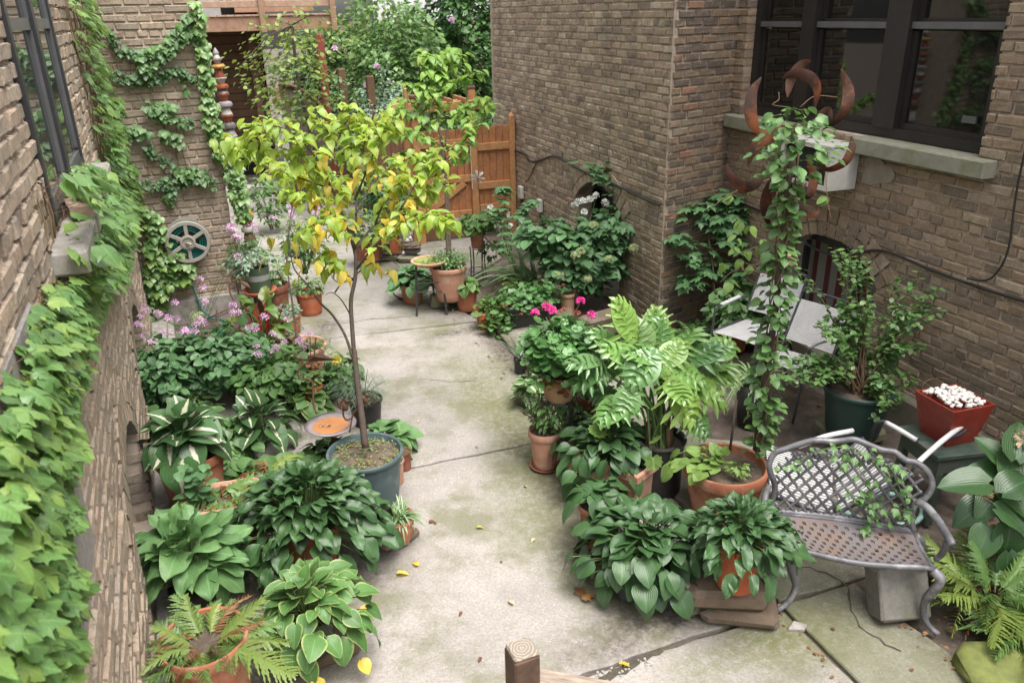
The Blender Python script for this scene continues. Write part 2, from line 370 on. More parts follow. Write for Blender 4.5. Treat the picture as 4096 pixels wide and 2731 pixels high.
def philo_leaf(seed, droop):
    rr = random.Random(seed); V = []; F = []; UVs = []
    def mid(t): return np.array([0, t - droop * .3 * t * t, -droop * t * t])
    def blade(p0, ang, L, w, dz, side):
        n = len(V); d = np.array([math.cos(ang) * side, math.sin(ang), 0]); q = np.array([-d[1], d[0], 0])
        for j in range(6):
            t = j / 5; ww = w * (1.0 - .25 * t) * (1 if j < 5 else .35) * (1 + .42 * math.sin(t * 12 + seed * 2 + ang * 3))
            c = p0 + d * L * t + np.array([0, .10 * L * t * t, -dz * t * t * L + .05 * math.sin(3 * t)])
            for k in (-1, 0, 1): V.append(c + q * ww * k + np.array([0, 0, .03 * abs(k)])); UVs.append((.5 + .12 * k, t))
        for j in range(5):
            for k in range(2): a = n + j * 3 + k; F.append((a, a + 1, a + 4, a + 3))
    n = len(V)
    for j in range(9):
        t = j / 8; w = .06 + .22 * math.sin(math.pi * min(1, t * .85 + .12)) ; c = mid(t)
        for k in (-1, 0, 1): V.append(c + np.array([w * k, 0, .02 * abs(k)])); UVs.append((.5 + .1 * k, t))
    for j in range(8):
        for k in range(2): a = n + j * 3 + k; F.append((a, a + 1, a + 4, a + 3))
    for side in (-1, 1):
        for i in range(7):
            t = -.04 + .14 * i; L = (.30, .40, .44, .42, .36, .30, .22)[i] * rr.uniform(.8, 1.15)
            blade(mid(max(0, t)), rad(-50 + i * 19 + rr.uniform(-9, 9)), L, .060 * (1.12 - .05 * i) * rr.uniform(.85, 1.15), .35 + droop * .5, side)
    TPL.setdefault('philo', []).append((np.array(V), F, np.array(UVs)))
for i in range(6): philo_leaf(i, (.2, .35, .5, .3, .15, .6)[i])
def frond(key, seed, droop, n=20, wid=.20, teeth=5, curl=0, thin=1.):
    rr = random.Random(seed); V = []; F = []; UVs = []
    def mid(t): return np.array([.16 * math.sin(2.2 * t + seed * 1.7) * t, t - droop * .3 * t * t, -droop * t * t + .12 * t])
    nn = len(V)
    for j in range(7):
        for k in (-1, 1): V.append(mid(j / 6) + np.array([.006 * k, 0, 0])); UVs.append((.5, j / 6))
    for j in range(6): a = nn + j * 2; F.append((a, a + 1, a + 3, a + 2))
    for side in (-1, 1):
        for i in range(n):
            t = .10 + .88 * i / n; L = wid * math.sin(math.pi * (t ** .8)) ** .6 * rr.uniform(.85, 1.1) + .01
            p0 = mid(t) ; ang = rad(22 + 30 * t + rr.uniform(-11, 11)); m = len(V); L *= rr.uniform(.8, 1.1)
            d = np.array([math.cos(ang) * side, math.sin(ang), -.3 + rr.uniform(-.28, .28) - curl * rr.random()]); q = np.array([-math.sin(ang) * side, math.cos(ang), 0])
            for j in range(teeth * 2 + 1):
                s_ = j / (teeth * 2); w = .024 * thin * (1 - s_ * .8) * (1.25 if j % 2 else .6)
                c = p0 + d * L * s_ + np.array([0, 0, -.25 * L * s_ * s_])
                V.append(c + q * w); V.append(c - q * w); UVs.append((.45, s_)); UVs.append((.55, s_))
            for j in range(teeth * 2): a = m + j * 2; F.append((a, a + 1, a + 3, a + 2))
    TPL.setdefault(key, []).append((np.array(V), F, np.array(UVs)))
for i in range(5):
    frond('fern', i, (.3, .5, .7, .4, .9)[i], 20, .22, 4)
    frond('fernlow', i + 9, (.3, .5, .7, .4, .9)[i], 16, .20, 1, .3, 1.5)
    frond('ferndead', i + 20, (.6, .8, 1., .7, 1.1)[i], 16, .13, 1, 1.2, .8)
def strap_leaf(key, seed, w, droop, n=9):
    V = []; F = []; UVs = []
    for j in range(n + 1):
        t = j / n; ww = w * (1 - t ** 3) * (.7 + .3 * min(1, t * 4))
        c = np.array([.04 * math.sin(2 * t + seed), t - droop * .45 * t ** 3, -droop * t ** 2.4])
        for k in (-1, 0, 1): V.append(c + np.array([ww * k, 0, .35 * ww * abs(k)])); UVs.append((.5 + .5 * k, t))
    for j in range(n):
        for k in range(2): a = j * 3 + k; F.append((a, a + 1, a + 4, a + 3))
    TPL.setdefault(key, []).append((np.array(V), F, np.array(UVs)))
for i in range(5): strap_leaf('strap', i, .035, (.2, .6, 1., .8, .4)[i]); strap_leaf('blade', i, .02, (.05, .15, .3, .5, .1)[i], 5)
def petal_flower(key, n, w, cup, seed=0):
    V = [(0, 0, 0)]; F = []; UVs = [(.5, 0)]
    for i in range(n):
        a = 2 * math.pi * i / n; m = len(V)
        for (r_, da) in ((.30, -w * .6), (.85, -w), (1.0, 0), (.85, w), (.30, w * .6)):
            V.append((r_ * math.cos(a + da), r_ * math.sin(a + da), cup * r_ * r_ + .05 * (i % 2))); UVs.append((.5, r_))
        F.append((0, m, m + 1, m + 2)); F.append((0, m + 2, m + 3, m + 4))
    TPL.setdefault(key, []).append((np.array(V), F, np.array(UVs)))
petal_flower('flower5', 5, .5, .35); petal_flower('flower4', 4, .35, .3); petal_flower('dahlia', 11, .24, .1); petal_flower('lily', 6, .2, .5)
# ------------------------------------------------------------------ plants
def norm(v): v = np.asarray(v, float); return v / max(1e-9, np.linalg.norm(v))
def lm(p, d, up, size, wid=1., roll=0.):
    y = norm(d); x = np.cross(y, up)
    if np.linalg.norm(x) < 1e-4: x = np.cross(y, [1, 0, .1])
    x = norm(x); z = np.cross(x, y)
    if roll: x, z = x * math.cos(roll) + z * math.sin(roll), z * math.cos(roll) - x * math.sin(roll)
    M = np.eye(4); M[:3, 0] = x * size * wid; M[:3, 1] = y * size; M[:3, 2] = z * size; M[:3, 3] = p; return M
_tm = {}
def tmesh(key, i, mat):
    k = (key, i, mat)
    if k not in _tm:
        V, F, T = TPL[key][i]; me = bpy.data.meshes.new(key + '_leaf'); me.from_pydata(V.tolist(), [], F)
        uvl = me.uv_layers.new(name='UV'); li = np.zeros(len(me.loops), 'i'); me.loops.foreach_get('vertex_index', li)
        uvl.data.foreach_set('uv', T[li].astype('f').ravel()); me.materials.append(MATS[mat]); me.shade_smooth(); _tm[k] = me
    return _tm[k]
def merged(name, items, mat, parent, kind='stuff'):
    if not items: return None
    Vs = []; loops = []; starts = []; tots = []; uvs = []; rn = []; nv = 0; nl_ = 0
    byk = {}
    for key, i, M in items: byk.setdefault((key, i), []).append(M)
    for (key, i), Ms in byk.items():
        V, F, T = TPL[key][i]; A = np.array(Ms); n = len(Ms)
        P = np.einsum('nij,vj->nvi', A[:, :3, :3], V) + A[:, None, :3, 3]
        fl = np.concatenate([np.array(f) for f in F]); ft = np.array([len(f) for f in F])
        off = (np.arange(n) * len(V))[:, None] + nv
        loops.append((fl[None, :] + off).ravel()); Vs.append(P.reshape(-1, 3)); nv += n * len(V)
        tots.append(np.tile(ft, n)); uvs.append(np.tile(T[fl], (n, 1)))
        rn.append(np.repeat(rng.rand(n), len(F)))
    V = np.concatenate(Vs); Lp = np.concatenate(loops); T = np.concatenate(tots)
    me = bpy.data.meshes.new(name); me.vertices.add(len(V)); me.vertices.foreach_set('co', V.astype('f').ravel())
    me.loops.add(len(Lp)); me.loops.foreach_set('vertex_index', Lp.astype('i')); me.polygons.add(len(T))
    me.polygons.foreach_set('loop_start', np.concatenate([[0], np.cumsum(T)[:-1]]).astype('i'))
    me.update(calc_edges=True)
    uvl = me.uv_layers.new(name='UV'); uvl.data.foreach_set('uv', np.concatenate(uvs).astype('f').ravel())
    a = me.attributes.new('rnd', 'FLOAT', 'FACE'); a.data.foreach_set('value', np.concatenate(rn).astype('f'))
    me.materials.append(MATS[mat]); me.shade_smooth()
    o = bpy.data.objects.new(name, me); link(o, parent)
    if kind: o['kind'] = kind
    return o
STAT = {'ind': 0}
def leaves(items, mat, parent, name='leaf', single=90, minpx=26, label=None):
    """items: (template, M local). The largest in the photo become parts of their own, the rest one part."""
    base = np.array(parent.location) if parent is not None else np.zeros(3)
    sc = []
    for n, (key, M) in enumerate(items):
        i = n % len(TPL[key]); P = M[:3, 3] + base + M[:3, 1] * .5; x, y, w = proj(P)
        vis = w > .3 and -150 < x < 4250 and -150 < y < 2880
        sc.append((np.linalg.norm(M[:3, 1]) * FPX / w if vis else 0, key, i, M))
    sc.sort(key=lambda q: -q[0]); rest = []; c = 0
    for px, key, i, M in sc:
        if px >= minpx and c < single:
            o = bpy.data.objects.new(name, tmesh(key, i, mat)); o.matrix_local = Matrix(M.tolist()); link(o, parent); c += 1
            if label: o['label'] = label
        else: rest.append((key, i, M))
    STAT['ind'] += c
    merged('leaves' if name == 'leaf' else name + 's', rest, mat, parent)
# ------------------------------------------------------------------ bricks
BL, BH, BJ = .216, .072, .015
_bm = {}
def brick_mesh(L, D, v, mat):
    k = (round(L, 2), round(D, 2), v, mat)
    if k not in _bm:
        rr = random.Random(hash(k[:3]) % 9973); L = k[0]; h = BH - BJ; e = .0035
        m = MB(); j = lambda: rr.uniform(-e, e)
        vs = []
        for y, ins in ((0, .006), (.007, 0), (D, 0)):
            for sx, sz in ((-1, -1), (1, -1), (1, 1), (-1, 1)):
                vs.append((sx * (L / 2 - ins) + j(), y + (j() if y == 0 else 0), sz * (h / 2 - ins) + j()))
        fs = [(0, 1, 2, 3)]
        for a in (0, 4):
            for i in range(4): q = (i + 1) % 4; fs.append((a + i, a + 4 + i, a + 4 + q, a + q))
        me = bpy.data.meshes.new('brick'); me.from_pydata(vs, [], fs); me.materials.append(MATS[mat]); _bm[k] = (me, np.array(vs), fs)
    return _bm[k]
def brick_wall(parent, Lw, z0, z1, mat, mortar, openings=(), T=.30, D=.11, single=300, phase=0., header_every=6, arch=(), jut=.006, name='mortar_wall', endcut=0):
    """local x along the wall, -y towards the yard, z up. openings: (x0, x1, z0, z1, rise)"""
    def spans(z, grow):
        cut = []
        for (a, b, c, d, rise) in openings:
            if z < c - grow or z > d + rise + grow: continue
            if rise and z > d:
                q = (z - d) / rise; hw = (b - a) / 2 * math.sqrt(max(0, 1 - q * q)); m = (a + b) / 2
                if hw < .02: continue
                cut.append((m - hw - grow, m + hw + grow))
            else: cut.append((a - grow, b + grow))
        cut.sort(); x = 0.; out = []
        for a, b in cut:
            if a > x + .01: out.append((x, a))
            x = max(x, b)
        if x < Lw - .01: out.append((x, Lw))
        return out
    body = MB(); n = int(round((z1 - z0) / BH)); last = None; zs = None
    zz = z0; runs = []
    step = BH / 2
    k = 0
    while zz < z1 - 1e-4:
        zt = min(z1, zz + step); sp = spans((zz + zt) / 2, .010)
        sp = [(round(a, 3), round(b, 3)) for a, b in sp]
        if runs and runs[-1][2] == sp: runs[-1][1] = zt
        else: runs.append([zz, zt, sp])
        zz = zt
    for a, b, sp in runs:
        for (u, v) in sp:
            if endcut and v > Lw - .01:
                v -= endcut; body.box((v + endcut / 2 - .004, .012 + .006, (a + b) / 2), (endcut - .008, .012, b - a + .0008))
            body.box(((u + v) / 2, .012 + T / 2, (a + b) / 2), (v - u, T, b - a + .0008))
    bo = body.build(name, mortar, parent)
    Mw = np.array(parent.matrix_basis) if False else None
    loc = np.array(parent.location); rz = parent.rotation_euler[2]; c, s_ = math.cos(rz), math.sin(rz)
    bricks = []
    rr = random.Random(int(Lw * 100))
    for r_ in range(n):
        zc = z0 + (r_ + .5) * BH; head = (r_ % header_every == header_every - 1)
        bl = BL if not head else BL / 2
        off = (r_ % 2) * BL / 2 + (BL / 4 if head else 0) + phase + rr.uniform(-.02, .02)
        for (u, v) in spans(zc, .0):
            if u > 0: u += 0
            x = math.floor((u - off) / bl) * bl + off
            while x < v:
                a, b = max(x, u), min(x + bl, v)
                if b - a > .035:
                    A = a + (BJ / 2 if a > u + 1e-6 else .0); B = b - (BJ / 2 if b < v - 1e-6 else .0)
                    A += rr.uniform(-.002, .003); B -= rr.uniform(-.002, .003)
                    bricks.append(((A + B) / 2, zc + rr.uniform(-.003, .003), B - A))
                x += bl
    rec = []
    for (x, z, L) in bricks:
        wx, wy = loc[0] + c * x, loc[1] + s_ * x; px, py, w = proj([wx, wy, loc[2] + z])
        q = (FPX / w * L if w > .4 and -60 < px < 4156 and -60 < py < 2790 else 0)
        rec.append((q, x, z, L))
    rec.sort(key=lambda t: -t[0]); V = []; F = []; R_ = []; nv = 0
    for i, (q, x, z, L) in enumerate(rec):
        v = rr.randrange(5); yj = rr.uniform(-jut, jut * .3); ang = rr.uniform(-.012, .012); me, vs, fs = brick_mesh(L, D, v, mat)
        if q > 12 and i < single:
            o = bpy.data.objects.new('brick', me); o.location = (x, yj, z); o.rotation_euler = (0, ang * .4, ang); link(o, parent)
        else:
            ca, sa = math.cos(ang), math.sin(ang); vv = vs.copy(); kx = L / round(L, 2)
            P = np.stack([x + kx * vv[:, 0] * ca, yj + vv[:, 1] + vv[:, 0] * sa, z + vv[:, 2] + vv[:, 0] * ang * .4], 1)
            V += P.tolist(); F += [tuple(k_ + nv for k_ in f) for f in fs]; nv += len(vs); R_ += [rr.random()] * len(fs)
    if V:
        m = MB(); m.v = V; m.f = F; m.r = R_; m.build('bricks', mat, parent, kind='stuff')
    for (xc, hw, zs_, rise, cnt) in arch:          # voussoirs standing over the opening
        for ring in range(2):
            for i in range(cnt):
                t = (i + .5) / cnt; an = math.pi * (1 - t); px_ = xc + math.cos(an) * (hw + .0); 
                # circle segment through the springings
                R0 = (hw * hw + rise * rise) / (2 * rise); ce = zs_ + rise - R0; a0 = math.asin(hw / R0)
                aa = (t * 2 - 1) * a0 * 1.04; rr0 = R0 + .055 + ring * .113
                m = Matrix.Rotation(aa, 3, 'Y')
                b = MB(); b.box((0, 0, 0), (2 * a0 * rr0 / cnt * .86, .11, .10), r=0, jit=.002)
                o = b.build('brick', mat, parent); o.location = (xc + math.sin(aa) * rr0, .046 - ring * .002, ce + math.cos(aa) * rr0); o.rotation_euler = (0, aa, 0)
    return bo
brickmat('brick_right', [(0.449, 0.326, 0.218), (0.332, 0.237, 0.163), (0.421, 0.309, 0.210), (0.251, 0.194, 0.147), (0.386, 0.279, 0.191), (0.296, 0.220, 0.159), (0.484, 0.365, 0.253), (0.404, 0.279, 0.191), (0.359, 0.271, 0.194), (0.520, 0.412, 0.304)], moss=1)
brickmat('brick_far', [(0.555, 0.439, 0.312), (0.454, 0.359, 0.256), (0.519, 0.412, 0.292), (0.308, 0.249, 0.195), (0.601, 0.483, 0.353), (0.427, 0.333, 0.239), (0.565, 0.412, 0.304), (0.656, 0.545, 0.418), (0.372, 0.297, 0.228), (0.500, 0.399, 0.288)], moss=1)
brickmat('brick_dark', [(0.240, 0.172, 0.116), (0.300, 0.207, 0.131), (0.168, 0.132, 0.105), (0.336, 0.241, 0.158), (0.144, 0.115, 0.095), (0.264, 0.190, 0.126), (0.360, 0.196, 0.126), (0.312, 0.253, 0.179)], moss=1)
brickmat('brick_left', [(0.579, 0.461, 0.353), (0.527, 0.419, 0.321), (0.564, 0.440, 0.337), (0.453, 0.377, 0.308), (0.638, 0.523, 0.410), (0.519, 0.412, 0.318), (0.594, 0.461, 0.347), (0.482, 0.394, 0.312), (0.534, 0.398, 0.302)])
plain('mortar_light', (.50, .41, .34), .95, (.38, .31, .25), 14, bumpd=.004)
plain('mortar_dark', (.56, .46, .375), .95, (.42, .34, .27), 14, bumpd=.004)
plain('stone_sill', (.27, .26, .21), .9, (.21, .205, .15), 14, bumpd=.004, dirt=(.17, .18, .09)); plain('stone_plinth', (.19, .165, .13), .9, (.14, .125, .095), 8, bumpd=.004, dirt=(.12, .12, .06))
plain('stone_pale', (.38, .35, .325), .9, (.25, .23, .21), 16, bumpd=.006, dirt=(.20, .19, .14))
plain('stucco', (.33, .30, .29), .95, (.24, .21, .20), 40, bumpd=.006)
plain('frame_black', (.028, .028, .034), .38, (.04, .04, .047), 5)
plain('frame_brown', (.018, .015, .015), .45, (.024, .02, .02), 5)
plain('dark_void', (.008, .007, .006), .9)  # near-black colour that stands for unlit space
def glassmat(name, c, rough=.03, spec=.5, ior=1.5):
    m, nt, b, N, L = newmat(name); b.inputs['Base Color'].default_value = (*c, 1)
    b.inputs['Roughness'].default_value = rough; b.inputs['Specular IOR Level'].default_value = spec; b.inputs['IOR'].default_value = ior
    bump(nt, noise(nt, 1.3, 2, gpos(nt)), .04, .05, b); return m
glassmat('glass_dark', (.010, .010, .009), .03, .8, 1.5); glassmat('glass_left', (.06, .065, .065), .02, 1.0, 2.2)  # opaque dark base under the gloss stands for the unlit rooms inside
# ------------------------------------------------------------------ right-hand building
yaw = lambda d: math.atan2(d[1], d[0])
S_IN, RO = 6.76, 4.63
inn = RP(RO, S_IN); g = np.array([.814, .581, 0]); outc = inn - g * .83
FO, S_OUT = float(outc @ nr), float(outc @ dr)
ZT = 5.6
rw = thing('brick_wall', RP(RO, S_IN), 'long tan brick wall with wide black windows, air conditioner and arched basement window behind the bench', 'wall', rz=yaw(-dr))
X = lambda s: S_IN - s
brick_wall(rw, 9.5, -.1, ZT, 'brick_right', 'mortar_light',
           openings=[(X(6.6), X(3.93), 2.07, 4.3, 0), (X(5.72), X(4.62), .12, .95, .27)],
           arch=[(X(5.17), .57, .95, .27, 13)])
# plinth
m = MB(); m.box((4.9, -.045, .09), (9.6, .10, .30), bev=.012); m.build('plinth', 'stone_plinth', rw)
# window: three tall sashes
def window(parent, x0, x1, z0, z1, frame, glass, mulls, rail, setb=.12, fw=.07, railw=.045):
    w = MB()
    w.box(((x0 + x1) / 2, setb, z0 + fw / 2), (x1 - x0, .07, fw)); w.box(((x0 + x1) / 2, setb, z1 - fw / 2), (x1 - x0, .07, fw))
    w.box((x0 + fw / 2, setb, (z0 + z1) / 2), (fw, .069, z1 - z0 - 2 * fw)); w.box((x1 - fw / 2, setb, (z0 + z1) / 2), (fw, .069, z1 - z0 - 2 * fw))
    for a, b in mulls: w.box(((a + b) / 2, setb - .01, (z0 + z1) / 2), (b - a, .09, z1 - z0 - 2 * fw))
    fo = w.build('window', frame, parent)
    ed = [x0 + fw] + [e for mm in mulls for e in mm] + [x1 - fw]
    for i in range(0, len(ed), 2):
        a, b = ed[i], ed[i + 1]; sw = .045
        s = MB()
        for (za, zb, yy) in ((z0 + fw, rail, .012), (rail, z1 - fw, .03)):
            y = setb + yy
            s.box(((a + b) / 2, y, za + sw * .5), (b - a - .004, .035, sw)); s.box(((a + b) / 2, y, zb - sw * .35), (b - a - .004, .035, sw * .7))
            s.box((a + sw / 2 + .002, y, (za + zb) / 2), (sw, .034, zb - za - 1.7 * sw)); s.box((b - sw / 2 - .002, y, (za + zb) / 2), (sw, .034, zb - za - 1.7 * sw))
        s.build('sash', frame, fo)
        for (za, zb, yy) in ((z0 + fw, rail, .012), (rail, z1 - fw, .03)):
            p = MB(); p.box(((a + b) / 2, setb + yy + .004, (za + zb) / 2), (b - a - 2 * sw, .006, zb - za - 1.6 * sw)); p.build('pane', glass, fo)
        r = MB(); r.box(((a + b) / 2, setb - .012, rail), (b - a, .03, railw)); r.build('meeting_rail', 'rail_grey', fo)
    v = MB(); v.box(((x0 + x1) / 2, .26, (z0 + z1) / 2), (x1 - x0 - .02, .01, z1 - z0 - .02)); v.build('dark_room_sheet', 'dark_void', fo)  # near-black sheet painted as the unlit room behind the panes
    return fo
plain('rail_grey', (.10, .10, .105), .4, (.13, .13, .135), 6)
wi = window(rw, X(6.6), X(3.93), 2.07, 4.3, 'frame_brown', 'glass_dark', [(X(5.93), X(5.77)), (X(4.98), X(4.76))], 2.86)
m = MB(); m.box((X(4.78) , -.02, 0), (.11, .02, .045)); o = m.build('security_sticker', 'sticker_blue' if 'sticker_blue' in MATS else 'rail_grey', wi); o.location = (X(4.15) - X(4.78), .135, 2.27)
for (a, b) in ((X(6.70), X(5.80)), (X(5.0), X(3.78))):
    m = MB(); m.box(((a + b) / 2, .02, 2.005), (b - a, .26, .115), bev=.008, jit=.002); m.build('window_sill', 'stone_sill', rw)
# cement patch under the window
plain('cement_patch', (.30, .26, .215), .95, (.24, .20, .16), 18, bumpd=.004)
for (x, z, w_, h_) in ((X(4.78), 1.83, .30, .22),):
    mb = MB(); pts = []
    for k in range(14):
        a = 2 * math.pi * k / 14; q = 1 + .22 * math.sin(3 * a + x) + U(-.1, .1); pts.append((x + w_ / 2 * math.cos(a) * q, z + h_ / 2 * math.sin(a) * q))
    mb.add([(p[0], -.009, p[1]) for p in pts] + [(x, -.011, z)], [(k, (k + 1) % 14, 14) for k in range(14)]); mb.build('cement_patch', 'cement_patch', rw)
# return face and far wall
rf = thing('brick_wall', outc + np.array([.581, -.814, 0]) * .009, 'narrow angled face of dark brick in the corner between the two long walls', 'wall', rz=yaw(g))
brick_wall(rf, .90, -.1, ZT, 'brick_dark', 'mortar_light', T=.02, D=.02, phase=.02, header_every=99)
fw_ = thing('brick_wall', RP(FO, 11.65), 'weathered pale brick wall behind the hydrangeas, running back to the wooden fence', 'wall', rz=yaw(-dr))
XF = lambda s: 11.65 - s
brick_wall(fw_, 11.65 - S_OUT, -.1, ZT, 'brick_far', 'mortar_light', openings=[(XF(8.6), XF(7.42), .10, .95, .27)], arch=[(XF(8.01), .61, .95, .27, 13)], D=.012, T=.30, endcut=.26)
# far end cap of that wall
m = MB(); m.box((-.06, .16, ZT / 2), (.12, .28, ZT)); m.build('wall_end', 'brick_far', fw_)
# arched basement windows with frames
def basement(parent, xa, xb, z0, zt, frame, curtain=None):
    f = MB(); w = xb - xa
    f.box(((xa + xb) / 2, .23, z0 + .03), (w + .1, .05, .06)); f.box((xa + .0, .23, (z0 + zt) / 2), (.07, .05, zt - z0)); f.box((xb, .23, (z0 + zt) / 2), (.07, .05, zt - z0))
    f.box(((xa + xb) / 2 + w * .12, .225, (z0 + zt) / 2), (.055, .05, zt - z0)); f.box(((xa + xb) / 2, .22, zt - .02), (w + .1, .05, .06))
    fo = f.build('basement_window', frame, parent)
    p = MB(); p.box(((xa + xb) / 2, .262, (z0 + zt) / 2 + .1), (w + .1, .006, zt - z0 + .2)); p.build('pane', 'glass_dark' if not curtain else 'dark_void', fo)
    if curtain:
        n = 26; c = MB(); top = zt - .02
        for i in range(n):
            xa_, xb_ = xa + .02 + (w - .04) * i / n, xa + .02 + (w - .04) * (i + 1) / n
            ya, yb = .245 + .012 * math.sin(i * 1.3), .245 + .012 * math.sin((i + 1) * 1.3)
            c.add([(xa_, ya, z0 + .04), (xb_, yb, z0 + .04), (xb_, yb, top), (xa_, ya, top)], [(0, 1, 2, 3)], r=i / n)
        c.build('striped_curtain', curtain, fo)
    s = MB(); s.box(((xa + xb) / 2, .05, z0 - .02), (w - .01, .26, .05)); s.build('basement_sill', 'stone_sill', parent)
m, nt, b, N, L = newmat('curtain_stripes'); tc = gpos(nt, True); sx = N('ShaderNodeSeparateXYZ'); L(tc, sx.inputs[0])
q = math_n(nt, 'FRACT', math_n(nt, 'MULTIPLY', sx.outputs[0], 6.2))
L(ramp(nt, q, [(0, (.11, .025, .025)), (.48, (.11, .025, .025)), (.5, (.20, .19, .17)), (.98, (.20, .19, .17))], 'LINEAR'), b.inputs['Base Color']); b.inputs['Roughness'].default_value = .9
basement(rw, X(5.72), X(4.62), .12, 1.12, 'frame_black', 'curtain_stripes'); basement(fw_, XF(8.6), XF(7.42), .10, 1.12, 'frame_brown')
# air conditioner
plain('ac_white', (.62, .60, .57), .5, (.52, .50, .46), 6, dirt=(.45, .42, .36)); plain('ac_grille', (.03, .03, .033), .6, (.045, .045, .05), 20)
ac = thing('air_conditioner', RP(RO - .01, 5.27, 1.66), 'white boxy air conditioner sticking out under the window, with a dark open front', 'air conditioner', rz=yaw(-dr))
aw, ad, ah = .60, .27, .34
for (c, d) in (((0, -ad / 2, ah), (aw, ad, .014)), ((0, -ad / 2, .007), (aw, ad, .014)), ((-aw / 2 + .007, -ad / 2, ah / 2), (.014, ad - .002, ah - .03)), ((aw / 2 - .007, -ad / 2, ah / 2), (.014, ad - .002, ah - .03))):
    m = MB(); m.box(c, d, bev=.003); m.build('casing_panel', 'ac_white', ac)
m = MB()
for (c, d) in (((0, -ad, ah - .012), (aw, .02, .035)), ((0, -ad, .018), (aw, .02, .035)), ((-aw / 2 + .018, -ad, ah / 2), (.035, .019, ah - .06)), ((aw / 2 - .018, -ad, ah / 2), (.035, .019, ah - .06))): m.box(c, d)
m.build('front_rim', 'ac_white', ac)
m = MB(); m.box((0, -ad + .05, ah / 2), (aw - .03, .02, ah - .03))
for i in range(26): m.box((-aw / 2 + .04 + i * (aw - .08) / 25, -ad + .036, ah / 2), (.006, .008, ah - .05))
m.build('condenser_grille', 'ac_grille', ac)
# cables on the walls
plain('cable_black', (.02, .02, .02), .5)
def cable(pts, r, label, mat='cable_black', name='cable', cat='cable'):
    m = MB(); P0 = np.array(pts[0], float); m.tube([np.array(p) - P0 for p in smooth_curve(pts, 5)], r, 6)
    o = m.build(name, mat, None, True); o.location = P0.tolist(); tag(o, label, cat); return o
cable([RP(RO - .02, s, z) for s, z in ((6.7, 1.26), (6.3, 1.245), (5.8, 1.21), (5.4, 1.09), (5.0, 1.10), (4.6, 1.255), (4.1, 1.24), (3.7, 1.235), (3.2, 1.25), (2.2, 1.26))], .011, 'thick black cable running level along the long brick wall above the basement window')
cable([RP(RO - .03, s, z) for s, z in ((3.58, 2.6), (3.585, 1.95), (3.55, 1.55), (3.6, 1.36), (3.68, 1.29), (3.8, 1.27))], .007, 'thin black cable dropping down the brick wall right of the window sill')
cable([RP(FO - .02, s, z) for s, z in ((10.9, 1.2), (10.3, 1.2), (10.1, 1.14), (9.7, 1.22), (9.3, 1.33), (8.9, 1.33), (8.4, 1.30), (7.6, 1.29), (7.0, 1.27), (6.6, 1.27))], .013, 'black cable sagging along the pale far brick wall above the arched window')
cable([RP(FO - .015, s, z) for s, z in ((9.75, 1.23), (9.95, 1.1), (10.1, .95), (10.3, .82))], .007, 'thin cable dropping to the first small white box on the far wall')
for i, (s, z, lab) in enumerate(((10.45, .66, 'small white box on the far brick wall, the one nearer the fence'), (9.72, .62, 'small white box on the far brick wall, the one nearer the arched window'))):
    t = thing('wall_box', RP(FO - .035, s, z), lab, 'wall box', rz=yaw(-dr)); m = MB(); m.box((0, 0, 0), (.12, .05, .17), bev=.008); m.build('housing', 'ac_white', t)
    m = MB(); m.tube([(.0, -.027, -.02), (.015, -.027, .01), (.0, -.027, .035), (-.018, -.027, .01)], .003, 5); m.build('scrawled_mark', 'rail_grey', t)
    m = MB(); m.box((.01, .005, -.12), (.035, .03, .08)); m.build('bracket', 'frame_black', t)
# ------------------------------------------------------------------ left-hand building
LO = -.49
lw = thing('brick_wall', LP(LO, 1.6), 'near brick wall on the left with a tall black window, half covered by big-leaved ivy', 'wall', rz=yaw(dl))
XL = lambda s: s - 1.6
WL = (XL(3.66), XL(5.34), 2.24, 4.2)
brick_wall(lw, 8.95 - 1.6, -.15, ZT, 'brick_left', 'mortar_dark',
           openings=[(WL[0], WL[1], WL[2], WL[3], 0), (XL(3.72), XL(4.92), .02, .62, .30), (XL(5.95), XL(7.15), .02, .62, .30)],
           arch=[(XL(4.32), .60, .62, .30, 13), (XL(6.55), .60, .62, .30, 13)], T=.30, D=.12, jut=.012)
wf_ = MB(); x0_, x1_, z0_, z1_ = WL; fwd = .05
wf_.box((x0_ + .03, .0, (z0_ + z1_) / 2), (.06, .03, z1_ - z0_)); wf_.box((x1_ - .03, .0, (z0_ + z1_) / 2), (.06, .03, z1_ - z0_)); wf_.box(((x0_ + x1_) / 2, .001, z0_ + .02), (x1_ - x0_ - .12, .03, .04)); wf_.box(((x0_ + x1_) / 2, .001, z1_ - .03), (x1_ - x0_ - .12, .03, .06)); wf_.box((XL(4.485), -.004, (z0_ + z1_) / 2), (.10, .03, z1_ - z0_ - .1))
wf_ = wf_.build('window', 'frame_black', lw)
for (a_, b_) in ((x0_ + .06, XL(4.435)), (XL(4.535), x1_ - .06)):
    q_ = MB()
    for (xx, zz, dx, dz) in (((a_ + b_) / 2, z0_ + .06, b_ - a_, .04), ((a_ + b_) / 2, 3.0, b_ - a_, .05), (a_ + .02, (z0_ + z1_) / 2 + .04, .04, z1_ - z0_ - .12), (b_ - .02, (z0_ + z1_) / 2 + .04, .04, z1_ - z0_ - .12)): q_.box((xx, .006, zz), (dx - .002, .02, dz))
    q_.build('sash', 'rail_grey' if 'rail_grey' in MATS else 'frame_black', wf_)
    for (za_, zb_) in ((z0_ + .08, 2.975), (3.025, z1_ - .06)): q_ = MB(); q_.box(((a_ + b_) / 2, .012, (za_ + zb_) / 2), (b_ - a_ - .08, .006, zb_ - za_)); q_.build('pane', 'glass_left', wf_)
